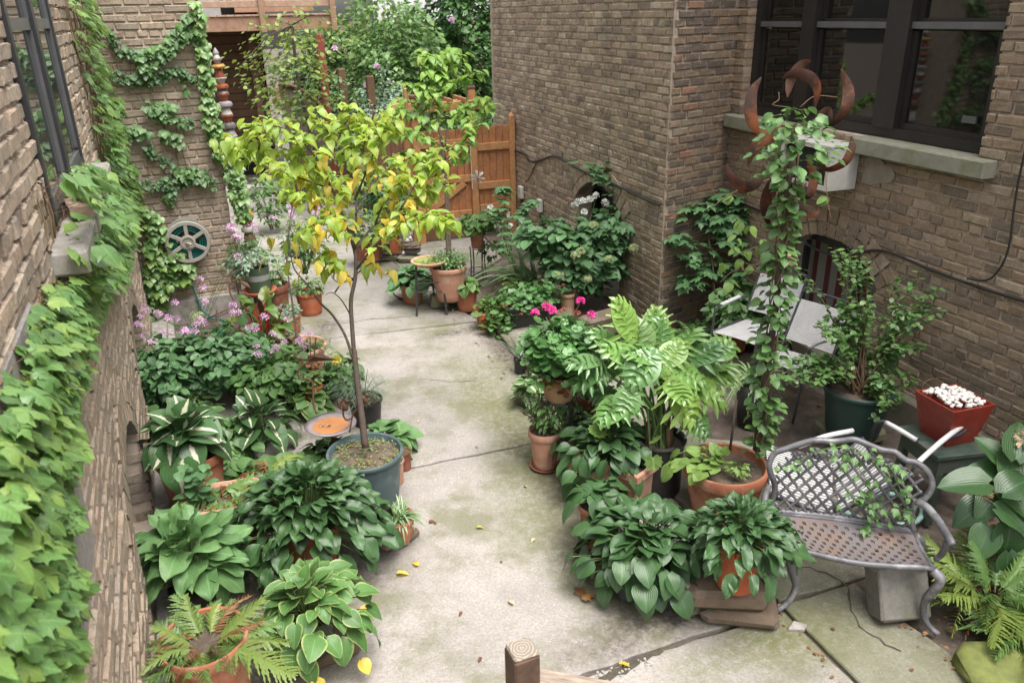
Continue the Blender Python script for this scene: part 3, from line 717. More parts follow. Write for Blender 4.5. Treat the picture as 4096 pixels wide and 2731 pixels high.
m = MB(); m.box(((WL[0] + WL[1]) / 2 - .05, -.03, 2.15), (WL[1] - WL[0] + .55, .20, .10), bev=.012, jit=.004); m.build('window_sill', 'stone_pale', lw)
m = MB(); m.box((XL(2.35), -.004, 1.75), (.75, .02, .9), bev=.008, jit=.004); m.build('cement_render_patch', 'stucco', lw)
for (xa, xb) in ((XL(3.72), XL(4.92)), (XL(5.95), XL(7.15))):
    m = MB(); m.box(((xa + xb) / 2, .16, .45), (xb - xa + .1, .02, .98)); m.build('basement_screen', 'screen_blue' if 'screen_blue' in MATS else 'frame_black', lw)
plain('screen_mesh', (.13, .15, .19), .7, (.17, .19, .24), 120)
for o in lw.children:
    if o.name.startswith('basement_screen'): o.data.materials[0] = MATS['screen_mesh']
plain('old_brick', (.40, .30, .23), .95, (.28, .19, .14), 20, bumpd=.004)
for i, (s, y, z, d, a) in enumerate(((3.98, -.07, 2.235, (.20, .09, .07), .25), (4.25, -.065, 2.235, (.22, .09, .07), -.1), (4.52, -.07, 2.235, (.2, .09, .07), .1))):
    P = LP(LO, s); P = P + nl * (-y) + np.array([0, 0, z]); t = MB(); t.box((0, 0, 0), d, bev=.01, jit=.006); o = t.build('loose_brick', 'old_brick'); o.location = P.tolist(); o.rotation_euler = (0, 0, yaw(dl) + a)
    tag(o, ('loose brick on the left window sill, nearest the camera of the three', 'middle loose brick of the three on the left window sill', 'loose brick on the left window sill, farthest of the three')[i], 'brick', 'loose bricks on the sill')
# brick tower
TS = 8.82
tw = thing('brick_pier', LP(LO, TS), 'brick pier with the hose reel and thin strands of ivy', 'brick pier', rz=yaw(nl))
brick_wall(tw, .96, -.1, ZT, 'brick_left', 'mortar_dark', T=1.3, D=.11, jut=.007)
m = MB(); m.box((.49, -.02, .06), (1.0, .10, .34), bev=.01); m.build('concrete_footing', 'stone_pale', tw)
# ------------------------------------------------------------------ ground
groundmat('slab_main', (.40, .365, .34), (.31, .285, .26), .08); groundmat('slab_green', (.38, .36, .31), (.27, .26, .215), .55); groundmat('slab_far', (.36, .335, .31), (.27, .25, .23), .2)
plain('soil', (.085, .062, .045), .95, (.13, .10, .075), 25, bumpd=.012, dirt=(.16, .125, .095)); plain('earth', (.125, .097, .078), .95, (.075, .056, .043), 9, bumpd=.014, dirt=(.17, .14, .115))
gm = MB(); gm.add([(-60, -30, -.03), (60, -30, -.03), (60, 90, -.03), (-60, 90, -.03)], [(0, 1, 2, 3)]); g_ = gm.build('ground', 'earth'); g_['kind'] = 'structure'
pav = bpy.data.objects.new('pavement', None); link(pav); pav['kind'] = 'structure'
def slab(poly, mat, z=0., th=.06, jag=.008, name='slab'):
    pts = []
    n = len(poly); P = [RP(o, s) for o, s in poly]
    for i in range(n):
        a, b = P[i], P[(i + 1) % n]; k = max(1, int(np.linalg.norm(b - a) / .12))
        for j in range(k):
            q = a + (b - a) * j / k; pts.append(q + (np.array([U(-jag, jag), U(-jag, jag), 0]) if j else 0))
    c = sum(P) / n; top = []; ed = []
    for p in pts:
        d = norm(c - p); top.append((p[0] + d[0] * .008, p[1] + d[1] * .008, z)); ed.append((p[0], p[1], z - .008))
    N_ = len(pts); bot = [(p[0], p[1], z - th) for p in pts]
    m = MB(); m.v = top + ed + bot; m.f = [tuple(range(N_))] + [(i, i + N_, (i + 1) % N_ + N_, (i + 1) % N_) for i in range(N_)] + [(i + N_, i + 2 * N_, (i + 1) % N_ + 2 * N_, (i + 1) % N_ + N_) for i in range(N_)]
    m.r = [0] * len(m.f)
    # orientation: make the top face point up
    o = m.build(name, mat, pav); me = o.data; me.update()
    if me.polygons[0].normal.z < 0: me.flip_normals()
    return o
J = .006
slab([(-.62, .5), (2.45, .5), (2.45, 2.70 - J), (1.9, 2.70 - J), (-.62, 2.60 - J)], 'slab_main')
slab([(-.66, 2.60 + J), (1.9, 2.72 + J), (2.44, 2.74), (2.44, 4.2), (2.36, 4.88 - J), (-.66, 4.86 - J)], 'slab_main')
slab([(-.7, 4.87 + J), (2.36, 4.89 + J), (2.20, 5.7), (2.22, 6.4), (2.24, 7.47 - J), (1.3, 7.55 - J), (-.75, 7.72 - J)], 'slab_main')
slab([(-.75, 7.73 + J), (1.3, 7.56 + J), (2.23, 7.48 + J), (2.14, 7.92), (1.6, 7.94), (-.05, 8.2)], 'slab_far')
slab([(-.05, 8.21 + J), (1.6, 7.96), (2.13, 7.95), (2.6, 9.0), (3.2, 9.6), (3.3, 10.6), (1.9, 10.4), (.0, 11.2)], 'slab_far')
slab([(.0, 11.22), (1.9, 10.42), (3.3, 10.62), (3.3, 12.4), (2.2, 13.2), (.6, 15.2), (-.3, 15.2)], 'slab_far')
slab([(2.475, .5), (4.5, .5), (4.5, 1.2), (3.25, 1.9), (3.02, 2.15), (2.95, 2.76 - J), (2.475, 2.76 - J)], 'slab_green')
slab([(2.475, 2.78), (3.4, 2.78), (3.5, 4.2), (3.1, 4.45), (3.28, 5.2), (2.9, 5.9), (2.42, 5.8), (2.39, 4.9), (2.47, 4.2)], 'slab_green')
slab([(2.27, 6.0), (2.75, 6.05), (2.95, 7.2), (2.72, 7.5), (2.30, 7.42)], 'slab_green', z=.03)
# concrete kerb strip at the foot of the left wall
m = MB(); m.box((3.5, -.11, .02), (8.6, .22, .12), bev=.01); ks = m.build('kerb', 'stone_pale', None); ks.location = LP(LO, 1.6).tolist(); ks.rotation_euler = (0, 0, yaw(dl)); ks['kind'] = 'structure'
def crack(pts, w, mat='crack_dark', jag=.012):
    P = smooth_curve([RP(o, s_) for o, s_ in pts], 7); vs = []
    for i, p in enumerate(P):
        d = norm(P[min(i + 1, len(P) - 1)] - P[max(0, i - 1)]); q = np.array([-d[1], d[0], 0]); j = U(-jag, jag); ww = w * U(.4, 1.3)
        vs += [p + q * (j + ww) + [0, 0, .0025], p + q * (j - ww) + [0, 0, .0025]]
    m = MB(); m.add(vs, [(2 * i, 2 * i + 1, 2 * i + 3, 2 * i + 2) for i in range(len(P) - 1)]); m.build('crack', mat, pav)
plain('crack_dark', (.05, .042, .032), .95, (.08, .07, .05), 30)
crack([(.6, 7.98), (1.1, 7.98), (1.6, 7.9)], .006); crack([(.5, 7.15), (.62, 7.35), (.68, 7.58)], .004); crack([(2.5, 3.1), (2.75, 3.0), (2.9, 2.76), (2.75, 2.5), (2.8, 2.25)], .006)
crack([(1.15, 2.58), (1.45, 2.64), (1.7, 2.68)], .022, jag=.012); crack([(1.3, 6.3), (1.7, 6.1), (2.0, 6.15)], .0025)
pb = MB(); plain('concrete_chips', (.36, .34, .31), .9, (.25, .235, .21), 40)
for i in range(26):
    P_ = RP(U(1.28, 1.62), 2.60 + U(-.02, .05) + .02); s__ = U(.006, .017); pb.blob((P_[0], P_[1], .004), (s__, s__, s__ * .7), i, .2, 5)
pb = pb.build('gravel', 'concrete_chips', None, True); tag(pb, 'loose pale pebbles spilling from the crumbled slab joint near the stair post', 'gravel', kind='stuff')
# small stone and leaf litter
# ------------------------------------------------------------------ back of the yard: deck, stairs, fence, trees
plain('deck_red', (.34, .20, .135), .75, (.25, .14, .09), 10); plain('deck_pale', (.42, .28, .20), .75, (.32, .205, .14), 10)
plain('deck_brown', (.14, .075, .04), .8, (.09, .05, .028), 6); plain('soffit_brown', (.13, .085, .07), .8, (.09, .06, .05), 3)
plain('cedar', (.47, .205, .085), .7, (.35, .145, .06), 22, dirt=(.27, .12, .06)); plain('cedar_frame', (.53, .275, .115), .65, (.42, .20, .085), 22, dirt=(.35, .17, .08))
plain('fence_brown', (.17, .085, .045), .8, (.12, .06, .03), 7); plain('white_paint', (.60, .59, .56), .6, (.65, .64, .61), 6)
plain('grey_metal', (.30, .31, .31), .5, (.24, .25, .25), 9)
SD = 15.5
dk = thing('wooden_deck', LP(0, SD), 'raised red-brown wooden deck with a balustrade and a dark space beneath, at the back', 'deck', rz=yaw(nl))
def part(parent, name, mat, boxes, **k):
    m = MB()
    for b in boxes: m.box(*b[:2], **(b[2] if len(b) > 2 else {}))
    return m.build(name, mat, parent, **k)
part(dk, 'rim_joist', 'deck_red', [((1.7, 0, 2.92), (2.9, .05, .24), dict(bev=.006))])
for i in range(20): part(dk, 'deck_board', 'deck_pale', [((.33 + .145 * i, .85, 3.055), (.138, 1.8, .03), dict(bev=.003))])
part(dk, 'bottom_rail', 'deck_pale', [((1.7, -.02, 3.24), (2.9, .07, .11), dict(bev=.006))])
part(dk, 'top_rail', 'deck_pale', [((1.7, -.02, 4.1), (2.9, .12, .05))])
for i in range(21): part(dk, 'baluster', 'deck_pale', [((.35 + .135 * i, -.0, 3.66), (.036, .036, .74))])
for x in (.3, 1.88, 3.12): part(dk, 'deck_post', 'deck_red', [((x, -.06, 3.45), (.10, .10, 1.35), dict(bev=.006))])
for i in range(16): part(dk, 'wall_board', 'deck_brown', [((.85, 1.9, .62 + i * .155), (2.3, .03, .148), dict(bev=.008))])
part(dk, 'side_post', 'deck_brown', [((1.72, .8, 1.4), (.10, .14, 2.8))])
part(dk, 'shade_sheet', 'dark_void', [((.75, 2.05, 1.6), (2.6, .04, 3.3))]); part(dk, 'ceiling_board', 'deck_brown', [((1.0, 1.0, 3.0), (2.4, 1.9, .03))])  # the black sheet puts the shade under the deck into its colour
part(dk, 'grey_door', 'grey_metal', [((1.15, 1.7, 3.75), (.38, .06, 1.35))])
part(dk, 'siding', 'deck_red', [((2.35, 1.75, 3.18 + i * .13), (1.5, .04, .12)) for i in range(9)])
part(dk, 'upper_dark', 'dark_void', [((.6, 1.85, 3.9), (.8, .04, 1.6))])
part(dk, 'step', 'stone_pale', [((1.0, -.1, .07), (1.7, .3, .14), dict(bev=.01))])
# curved brown stair side panel and white downpipe
sp = thing('stair_panel', LP(2.08, 14.6), 'big brown curved panel at the side of the back stairs', 'stair panel', rz=yaw(nl))
m = MB(); n = 12; pr = []
for i in range(n + 1):
    t = i / n; x = -.18 + 1.05 * t; top = 1.95 * math.cos(min(1.45, t * 1.25)) ** .6; pr.append((x, top))
vs = [(x, y, z) for y in (0, .06) for x, tp in pr for z in (.0, tp)]; k = 2 * (n + 1)
fs = []
for i in range(n):
    a = 2 * i; fs += [(a, a + 2, a + 3, a + 1), (a + k, a + k + 1, a + k + 3, a + k + 2), (a + 1, a + 3, a + 3 + k, a + 1 + k)]
m.add(vs, fs); m.build('panel', 'soffit_brown', sp); m = MB()
m.tube([(x, -.02, tp + .01) for x, tp in pr], .03, 8); m.build('edge_trim', 'deck_brown', sp)
dp = thing('downpipe', LP(1.83, 14.3), 'white painted newel and pipe beside the brown stair panel', 'pipe', rz=yaw(nl))
part(dp, 'pipe', 'white_paint', [((0, 0, .9), (.07, .05, 1.3), dict(bev=.006))]); part(dp, 'pipe_bracket', 'white_paint', [((.05, -.01, .7), (.05, .05, 1.1), dict(bev=.006))])
part(dp, 'painted_top', 'deck_red', [((-.01, 0, 1.75), (.075, .06, .36), dict(bev=.006))])
plain('red_post', (.26, .05, .035), .7, (.18, .04, .03), 6)
for (o, s, h, mat, lab) in ((2.55, 13.9, 2.75, 'red_post', 'dark red post standing by the stair panel behind the leaves'), (2.85, 13.9, 2.2, 'deck_brown', 'brown post just right of the dark red post'), (3.2, 13.4, 2.1, 'deck_brown', 'brown post nearest the green hedge under the deck end')):
    t = thing('wooden_post', LP(o, s), lab, 'post', rz=yaw(nl)); m = MB(); m.box((0, 0, h / 2), (.12, .12, h), bev=.008); m.build('post', mat, t)
# brown fence far left of the gate
ff = thing('wooden_fence', LP(2.75, 12.4), 'dark brown board fence running back, left of the orange gate', 'fence', rz=yaw(nl) + .5)
for i in range(9): part(ff, 'fence_board', 'fence_brown', [((.05 + i * .10, 0, .75), (.095, .02, 1.5 + (i % 2) * .01), dict(bev=.003))])
part(ff, 'fence_post', 'cedar_frame', [((.93, -.03, .85), (.085, .085, 1.75), dict(bev=.006))])
# cedar gate + fence panel, set square to the wall at s = 10.75
FS = 10.75
gt = thing('garden_gate', RP(2.41, FS), 'orange cedar gate with diagonal braces under an arbour, left of the fence panel', 'gate', rz=yaw(nr))
part(gt, 'gate_post', 'cedar_frame', [((0, 0, .86), (.09, .09, 1.95), dict(bev=.006))])
part(gt, 'gate_post', 'cedar_frame', [((.80, -.01, .98), (.09, .09, 2.15), dict(bev=.006))])
part(gt, 'gate_post', 'cedar_frame', [((-.06, .12, 1.0), (.085, .085, 2.2), dict(bev=.006))])
for i in range(7): part(gt, 'gate_board', 'cedar', [((.10 + i * .104, .045, .92), (.098, .02, 1.22 + .02 * (i % 2)), dict(bev=.004))])
for z in (.36, .86, 1.36): part(gt, 'gate_rail', 'cedar_frame', [((.40, .015, z), (.70, .035, .10), dict(bev=.004))])
for (x0, z0, x1, z1) in ((.10, .42, .66, .80), (.10, .92, .66, 1.30)):
    d = Vector((x1 - x0, 0, z1 - z0)); M = Matrix.Rotation(-math.atan2(d.z, d.x), 3, 'Y'); part(gt, 'gate_brace', 'cedar_frame', [(((x0 + x1) / 2, .012, (z0 + z1) / 2), (d.length, .028, .085), dict(M=M))])
for y in (-.07, .10): part(gt, 'arbour_beam', 'cedar_frame', [((.36, y, 1.86), (1.35, .035, .13), dict(bev=.01))])
for i in range(6): part(gt, 'arbour_slat', 'cedar', [((-.15 + i * .2, .02, 1.94), (.035, .6, .06), dict(bev=.005))])
for x in (0, .80): part(gt, 'post_cap', 'deck_brown', [((x, 0, 2.075 if x else 2.0), (.11, .11, .05), dict(bev=.012))])
part(gt, 'skirt_board', 'fence_brown', [((.40, .03, .14), (.72, .03, .24))])
m = MB(); m.tube([(.74, -.06, 1.5), (.745, -.065, 1.1), (.75, -.06, .72)], .006, 5); m.build('pull_cord', 'white_paint', gt)
fp = thing('fence_panel', RP(3.25, FS), 'orange cedar fence panel between the gate and the pale brick wall', 'fence', rz=yaw(nr))
for i in range(5): part(fp, 'fence_board', 'cedar', [((.055 + i * .10, .03, .86), (.095, .02, 1.38 + .015 * (i % 2)), dict(bev=.004))])
for z in (.42, .74, 1.28): part(fp, 'fence_rail', 'cedar_frame', [((.25, 0, z), (.50, .035, .10), dict(bev=.004))])
part(fp, 'fence_post', 'cedar_frame', [((.53, -.01, .82), (.08, .08, 1.66), dict(bev=.006))])
m = MB(); m.lathe([(.045, 1.65), (.045, 1.68), (.02, 1.72), (.0, 1.73)], (.53, -.01, 0), 10); m.build('post_cap', 'cedar_frame', fp)
# leaf materials
G = lambda *a: [tuple(x) for x in a]
leafmat('leaf_ivy', G((0.15, 0.3, 0.09), (0.24, 0.42, 0.12), (0.1, 0.22, 0.06), (0.33, 0.47, 0.11), (0.19, 0.35, 0.1)), .38, .28, 'soft', spec=.5)
leafmat('leaf_ivy_dark', G((0.058, 0.150, 0.039), (0.091, 0.213, 0.052), (0.046, 0.112, 0.039)), .4, .15, 'mid')
leafmat('leaf_hosta_dark', G((0.058, 0.133, 0.046), (0.076, 0.161, 0.054), (0.050, 0.112, 0.041)), .36, .10, 'hosta', spec=.45)
leafmat('leaf_hosta_light', G((0.170, 0.332, 0.126), (0.204, 0.374, 0.135), (0.145, 0.281, 0.108)), .42, .2, 'hosta', spec=.4)
leafmat('leaf_hosta_edge', G((0.117, 0.250, 0.072), (0.143, 0.294, 0.078), (0.098, 0.213, 0.065)), .42, .2, 'hosta', 'edge', (.30, .38, .13), spec=.4)
leafmat('leaf_hosta_white', G((0.072, 0.168, 0.058), (0.091, 0.204, 0.065), (0.065, 0.144, 0.052)), .36, .12, 'hosta', 'center', (.70, .68, .52), spec=.45, brown=.015)
leafmat('leaf_philo', G((0.14, 0.3, 0.1), (0.22, 0.4, 0.1), (0.34, 0.5, 0.1), (0.17, 0.33, 0.12)), .32, .2, 'none', spec=.6)
leafmat('leaf_tree', G((0.34, 0.5, 0.085), (0.44, 0.58, 0.09), (0.27, 0.43, 0.1), (0.52, 0.6, 0.1)), .42, .42, 'soft')
leafmat('leaf_tree_yellow', G((0.86, 0.66, 0.1), (0.74, 0.64, 0.12), (0.88, 0.58, 0.09)), .5, .38, 'soft')
leafmat('leaf_tree2', G((0.228, 0.423, 0.101), (0.333, 0.537, 0.101), (0.193, 0.358, 0.101), (0.421, 0.585, 0.118)), .45, .35, 'mid')
leafmat('leaf_mid', G((0.115, 0.236, 0.070), (0.162, 0.305, 0.087), (0.081, 0.180, 0.059)), .42, .2, 'mid')
leafmat('leaf_blue', G((0.113, 0.248, 0.100), (0.161, 0.321, 0.125), (0.089, 0.190, 0.087)), .45, .18, 'mid')
leafmat('leaf_bush', G((0.123, 0.258, 0.086), (0.194, 0.335, 0.101), (0.088, 0.183, 0.065)), .42, .2, 'none')
leafmat('leaf_far', G((0.108, 0.228, 0.066), (0.180, 0.324, 0.084), (0.072, 0.156, 0.054), (0.288, 0.396, 0.120)), .5, .3, 'none')
leafmat('leaf_far_dark', G((0.065, 0.159, 0.046), (0.115, 0.251, 0.059), (0.043, 0.106, 0.040)), .5, .25, 'none')
leafmat('leaf_far_lime', G((.19, .29, .06), (.28, .35, .08), (.14, .24, .05)), .5, .3, 'none')
leafmat('leaf_silver', G((.22, .32, .22), (.28, .38, .27), (.16, .25, .16)), .55, .15, 'none')
leafmat('leaf_fern', G((0.156, 0.276, 0.077), (0.204, 0.336, 0.084), (0.120, 0.228, 0.070)), .5, .25, 'none')
leafmat('leaf_fern_pale', G((.22, .31, .07), (.28, .36, .09), (.17, .26, .06)), .5, .28, 'none')
leafmat('leaf_fern_dark', G((0.084, 0.182, 0.049), (0.126, 0.238, 0.063), (0.063, 0.140, 0.042)), .5, .2, 'none')
leafmat('leaf_dead', G((.22, .085, .03), (.33, .17, .06), (.14, .055, .025)), .7, .15, 'none')
leafmat('leaf_strap', G((0.187, 0.308, 0.144), (0.253, 0.374, 0.180), (0.143, 0.242, 0.120)), .38, .18, 'none')
leafmat('leaf_spider', G((.14, .26, .09), (.18, .30, .11)), .4, .2, 'none', 'center', (.60, .62, .45))
leafmat('leaf_geranium', G((0.108, 0.260, 0.077), (0.149, 0.325, 0.098), (0.088, 0.208, 0.063)), .42, .18, 'none', spec=.4)
leafmat('leaf_lime', G((.22, .36, .09), (.28, .42, .11), (.18, .30, .07)), .45, .25, 'mid')
leafmat('leaf_chard', G((.10, .22, .05), (.14, .26, .05), (.20, .18, .04)), .3, .2, 'mid')
leafmat('petal_pink', G((0.86, 0.56, 0.8), (0.78, 0.46, 0.72)), .5, .25, 'none'); leafmat('petal_magenta', G((.80, .05, .30), (.90, .09, .42)), .5, .2, 'none')
leafmat('petal_white', G((.80, .80, .75), (.86, .86, .82)), .5, .2, 'none'); leafmat('petal_green', G((.42, .52, .24), (.52, .60, .32)), .6, .2, 'none')
leafmat('petal_yellow', G((.80, .74, .13), (.85, .80, .25)), .5, .2, 'none'); leafmat('petal_dried', G((.62, .45, .27), (.70, .55, .36)), .6, .2, 'none')
leafmat('petal_rust', G((.35, .07, .06), (.42, .12, .09)), .6, .2, 'none'); leafmat('petal_maroon', G((.10, .01, .03), (.14, .02, .04)), .6, .1, 'none')
plain('bark', (.065, .045, .035), .9, (.10, .075, .058), 40, bumpd=.004); plain('bark_red', (.16, .10, .06), .85, (.11, .07, .045), 30)
plain('stem_green', (.14, .22, .07), .6, (.10, .16, .05), 20); plain('stem_brown', (.12, .07, .04), .8, (.17, .11, .06), 30); plain('stem_red', (.42, .02, .035), .4, (.32, .015, .03), 10)
plain('vine_stem', (.20, .13, .075), .85, (.14, .09, .05), 20)
# terracotta and pots
def terra(name, c, c2, st): plain(name, c, .8, c2, 9, bumpd=.002, dirt=st, spec=.3)
terra('terracotta', (.40, .155, .085), (.32, .12, .065), (.50, .27, .18)); terra('terracotta_orange', (.44, .12, .055), (.37, .10, .045), (.45, .18, .10))
terra('terracotta_pale', (.50, .27, .19), (.43, .22, .15), (.58, .38, .28)); terra('terracotta_dark', (.22, .075, .045), (.15, .05, .03), (.28, .12, .08))
terra('clay_tan', (.42, .26, .155), (.36, .21, .12), (.48, .34, .23)); plain('plastic_teal', (.075, .115, .12), .55, (.055, .085, .09), 8, dirt=(.13, .17, .17))
plain('plastic_black', (.018, .017, .017), .45, (.028, .026, .026), 8); plain('plastic_grey', (.045, .048, .052), .55, (.06, .062, .066), 8); plain('plastic_green', (.018, .045, .04), .5, (.025, .055, .048), 8)
def pot(parent, r, h, mat, rimh=.18, rb=.72, name='pot', z0=0., rimw=.04, soil_z=.86, soil='soil', wob=.0, lip=1.0, n=40):
    rw_ = r * rimw + .006; rh = h * rimh; t = max(.008, r * .06); r1 = r - rw_; b = r * rb
    prof = [(b * .96, 0), (b, .006)]
    for k in range(1, 6): q = k / 5; prof.append((b + (r1 - b) * q ** .9, (h - rh) * q))
    prof += [(r - .004, h - rh + .003), (r, h - rh + .012), (r * lip, h - .012), (r * lip - .004, h - .002), (r - t * .5, h), (r - t * 1.3, h - .006), (r1 - t, h - rh), (b * .8, h * .3)]
    m = MB(); m.lathe([(a, z + z0) for a, z in prof], n=n, wob=wob); o = m.build(name, mat, parent, 'auto')
    if soil:
        rs = r1 - t * .9; m = MB(); vs = [(0, 0, z0 + h * soil_z + .01)]; fs = []
        for ring in range(1, 6):
            for k in range(20):
                a = 2 * math.pi * k / 20; q = rs * ring / 5; vs.append((q * math.cos(a), q * math.sin(a), z0 + h * soil_z + (U(-.008, .012) if ring < 5 else 0)))
        for k in range(20):
            j = (k + 1) % 20; fs.append((0, 1 + k, 1 + j))
            for ring in range(4): a = 1 + ring * 20; fs.append((a + k, a + 20 + k, a + 20 + j, a + j))
        m.add(vs, fs); m.build('soil', soil, parent, True)
    return o
def saucer(parent, r, mat, z=0., h=.03):
    m = MB(); m.lathe([(r * .75, z), (r * .95, z + h * .5), (r, z + h), (r * .95, z + h), (r * .88, z + h * .45), (0, z + h * .4)], n=32); return m.build('saucer', mat, parent, True)
def litter(parent, r, z, n, size=.02, mat='leaf_bush', key='tiny', **k):
    it = []
    for i in range(n):
        a, q = U(0, 6.28), r * math.sqrt(U(0, 1)); it.append((key, lm([q * math.cos(a), q * math.sin(a), z + U(0, .03)], [math.cos(a * 3), math.sin(a * 3), U(-.1, .5)], [U(-.3, .3), U(-.3, .3), 1], size * U(.6, 1.3))))
    merged('seedlings', [(k_, i % len(TPL[k_]), M) for i, (k_, M) in enumerate(it)], mat, parent)
# ---- rosette plant (hostas and the like)
def rosette(parent, n, R, z0, Hh, L, key, mat, single=90, lift=.5, flat=1., stem='stem_green', ecc=(1, 1), shift=(0, 0), seed=0, sw=.0035, jit=.25, minpx=26, base=None, lean=(0, 0), low=-.1):
    rr = random.Random(seed * 77 + n); it = []; st = MB(); u = rr.uniform
    for i in range(n):
        q = math.sqrt((i + .5) / n); az = i * 2.39996 + u(-.35, .35)
        rad_ = R * q * u(1 - jit, 1 + jit * .4)
        x, y = rad_ * math.cos(az) * ecc[0] + shift[0] * q, rad_ * math.sin(az) * ecc[1] + shift[1] * q
        h = z0 + Hh * (1 - q ** 2.0) ** .7 + u(-.04, .04) * Hh + low * Hh * q ** 3
        el = lift * (1 - q) * 2.2 - .75 * q ** 1.5 + u(-.25, .25)      # elevation of the blade
        aza = math.atan2(y - shift[1] * .3 * q, x - shift[0] * .3 * q) + u(-.45, .45)
        d = np.array([math.cos(aza) * math.cos(el), math.sin(aza) * math.cos(el), math.sin(el)])
        LL = L * u(.7, 1.15) * (.72 + .4 * q if n > 15 else 1)
        p = np.array([x, y, h]) - d * LL * .5
        it.append((key, lm(p, d, [u(-.3, .3), u(-.3, .3), 1], LL, flat * u(.9, 1.1), u(-.3, .3))))
        c = np.array([(base or (0, 0))[0] + u(-.02, .02), (base or (0, 0))[1] + u(-.02, .02), z0 * .93 - .01])
        md = (c + p) / 2 + np.array([0, 0, .25 * np.linalg.norm(p - c) * .5]); md[:2] = c[:2] * .6 + p[:2] * .4
        st.tube([c, md, p + d * .01], [sw * 1.3, sw, sw * .8], 4, cap=False)
    st.build('stems', stem, parent, True, kind='stuff'); leaves(it, mat, parent, 'leaf', single, minpx); return it
# ---- bushy plant: leaves through an ellipsoid volume, with stems
def bush(parent, n, c, rad3, key, size, mat, single=0, stems=12, stem='stem_brown', root=None, seed=0, droopy=.2, shell=.55, sr=.004, minpx=30, flat=1., gap=0., top=False):
    rr = random.Random(seed * 31 + n); u = rr.uniform; it = []; c = np.array(c, float); R3 = np.array(rad3, float)
    st = MB(); root = np.array(root if root is not None else (0, 0, max(0, c[2] - R3[2]))); tips = []
    for i in range(stems):
        a = u(0, 6.28); e = u(-.2, 1); t = c + R3 * np.array([math.cos(a) * math.sqrt(1 - e * e * .9), math.sin(a) * math.sqrt(1 - e * e * .9), e]) * u(.6, .98)
        tips.append(t); md = root * .45 + t * .55 + np.array([u(-.05, .05), u(-.05, .05), .12 * R3[2]]) * 1.
        st.tube(smooth_curve([root + np.array([u(-.03, .03), u(-.03, .03), 0]), md, t], 3), [sr * 1.6, sr * 1.5, sr * 1.3, sr * 1.1, sr, sr * .8, sr * .6][:7], 4, cap=False)
    if stems: st.build('stems', stem, parent, True, kind='stuff')
    cl = [np.array([u(-1, 1), u(-1, 1), u(-1, 1)]) for _ in range(max(6, int(8 + gap * 10)))]
    k = 0; tries = 0
    while k < n and tries < n * 12:
        tries += 1; v = np.array([rr.gauss(0, 1) for _ in range(3)]); v /= np.linalg.norm(v)
        if top and v[2] < -.3: continue
        q = u(shell, 1) ** .6; lump = .80 + .20 * math.sin(v[0] * 4 + seed) * math.sin(v[1] * 5 + 1) + .12 * math.sin(v[2] * 7 + v[0] * 6)
        pt = v * q * lump
        if gap and min(np.linalg.norm(pt - g_) for g_ in cl) > (1.05 - gap): continue
        p = c + R3 * pt; h = np.array([v[0], v[1], 0]); d = h + np.array([u(-.6, .6), u(-.6, .6), u(-.5, .4) - droopy])
        it.append((key, lm(p, d, np.array([u(-.5, .5), u(-.5, .5), 1]) + v * .4, size * u(.65, 1.2), flat, u(-.4, .4)))); k += 1
    leaves(it, mat, parent, 'leaf', single, minpx); return it
def flowers(parent, pts, key, size, mat, name='flower', k=7, spread=.02, stemto=None, flat=False):
    """each cluster is one part"""
    for P in pts:
        P = np.array(P, float); items = []
        for i in range(k):
            d = norm([U(-1, 1), U(-1, 1), U(-.1, 1)]); p = P + d * spread * (U(.6, 1) if k > 1 else 0)
            up = d if not flat else np.array([0, -.4, 1])
            x = norm(np.cross(up, [.3, .2, .9])); M = np.eye(4); M[:3, 0] = x * size; M[:3, 1] = np.cross(up, x) * size; M[:3, 2] = norm(up) * size; M[:3, 3] = p
            items.append((key, 0, M))
        o = merged(name, items, mat, parent, kind=None)
    if stemto is not None:
        st = MB()
        for P in pts: st.tube([np.array(stemto) + np.array([U(-.05, .05), U(-.05, .05), 0]), (np.array(P) + np.array(stemto)) / 2 + np.array([0, 0, .04]), P], [.003, .0025, .002], 4, cap=False)
        st.build('flower_stems', 'stem_green', parent, True, kind='stuff')
def ferns(parent, n, L, z0, key, mat, seed=0, single=60, lift=.7, R0=.03, shift=(0, 0), minpx=60, spread=6.28, az0=0, name='frond', sq=1.):
    rr = random.Random(seed); it = []
    for i in range(n):
        az = az0 + spread * (i + rr.uniform(-.4, .4)) / n; el = lift * rr.uniform(.5, 1.3)
        d = [math.cos(az) * math.cos(el) + shift[0], math.sin(az) * math.cos(el) * sq + shift[1], math.sin(el)]
        it.append((key, lm([R0 * math.cos(az), R0 * math.sin(az), z0], d, [0, 0, 1], L * rr.uniform(.65, 1.1), 1., rr.uniform(-.5, .5))))
    leaves(it, mat, parent, name, single, minpx)
def local(parent, P): 
    q = np.array(P, float) - np.array(parent.location); a = -parent.rotation_euler[2]
    return np.array([q[0] * math.cos(a) - q[1] * math.sin(a), q[0] * math.sin(a) + q[1] * math.cos(a), q[2]])
def pplant(name, bx, by, label, cat='potted plant', group=None, z=0.): return thing(name, at(bx, by, z), label, cat, group)
def rw_of(wpx, P): return wpx / 2 / FPX * proj(P)[2]
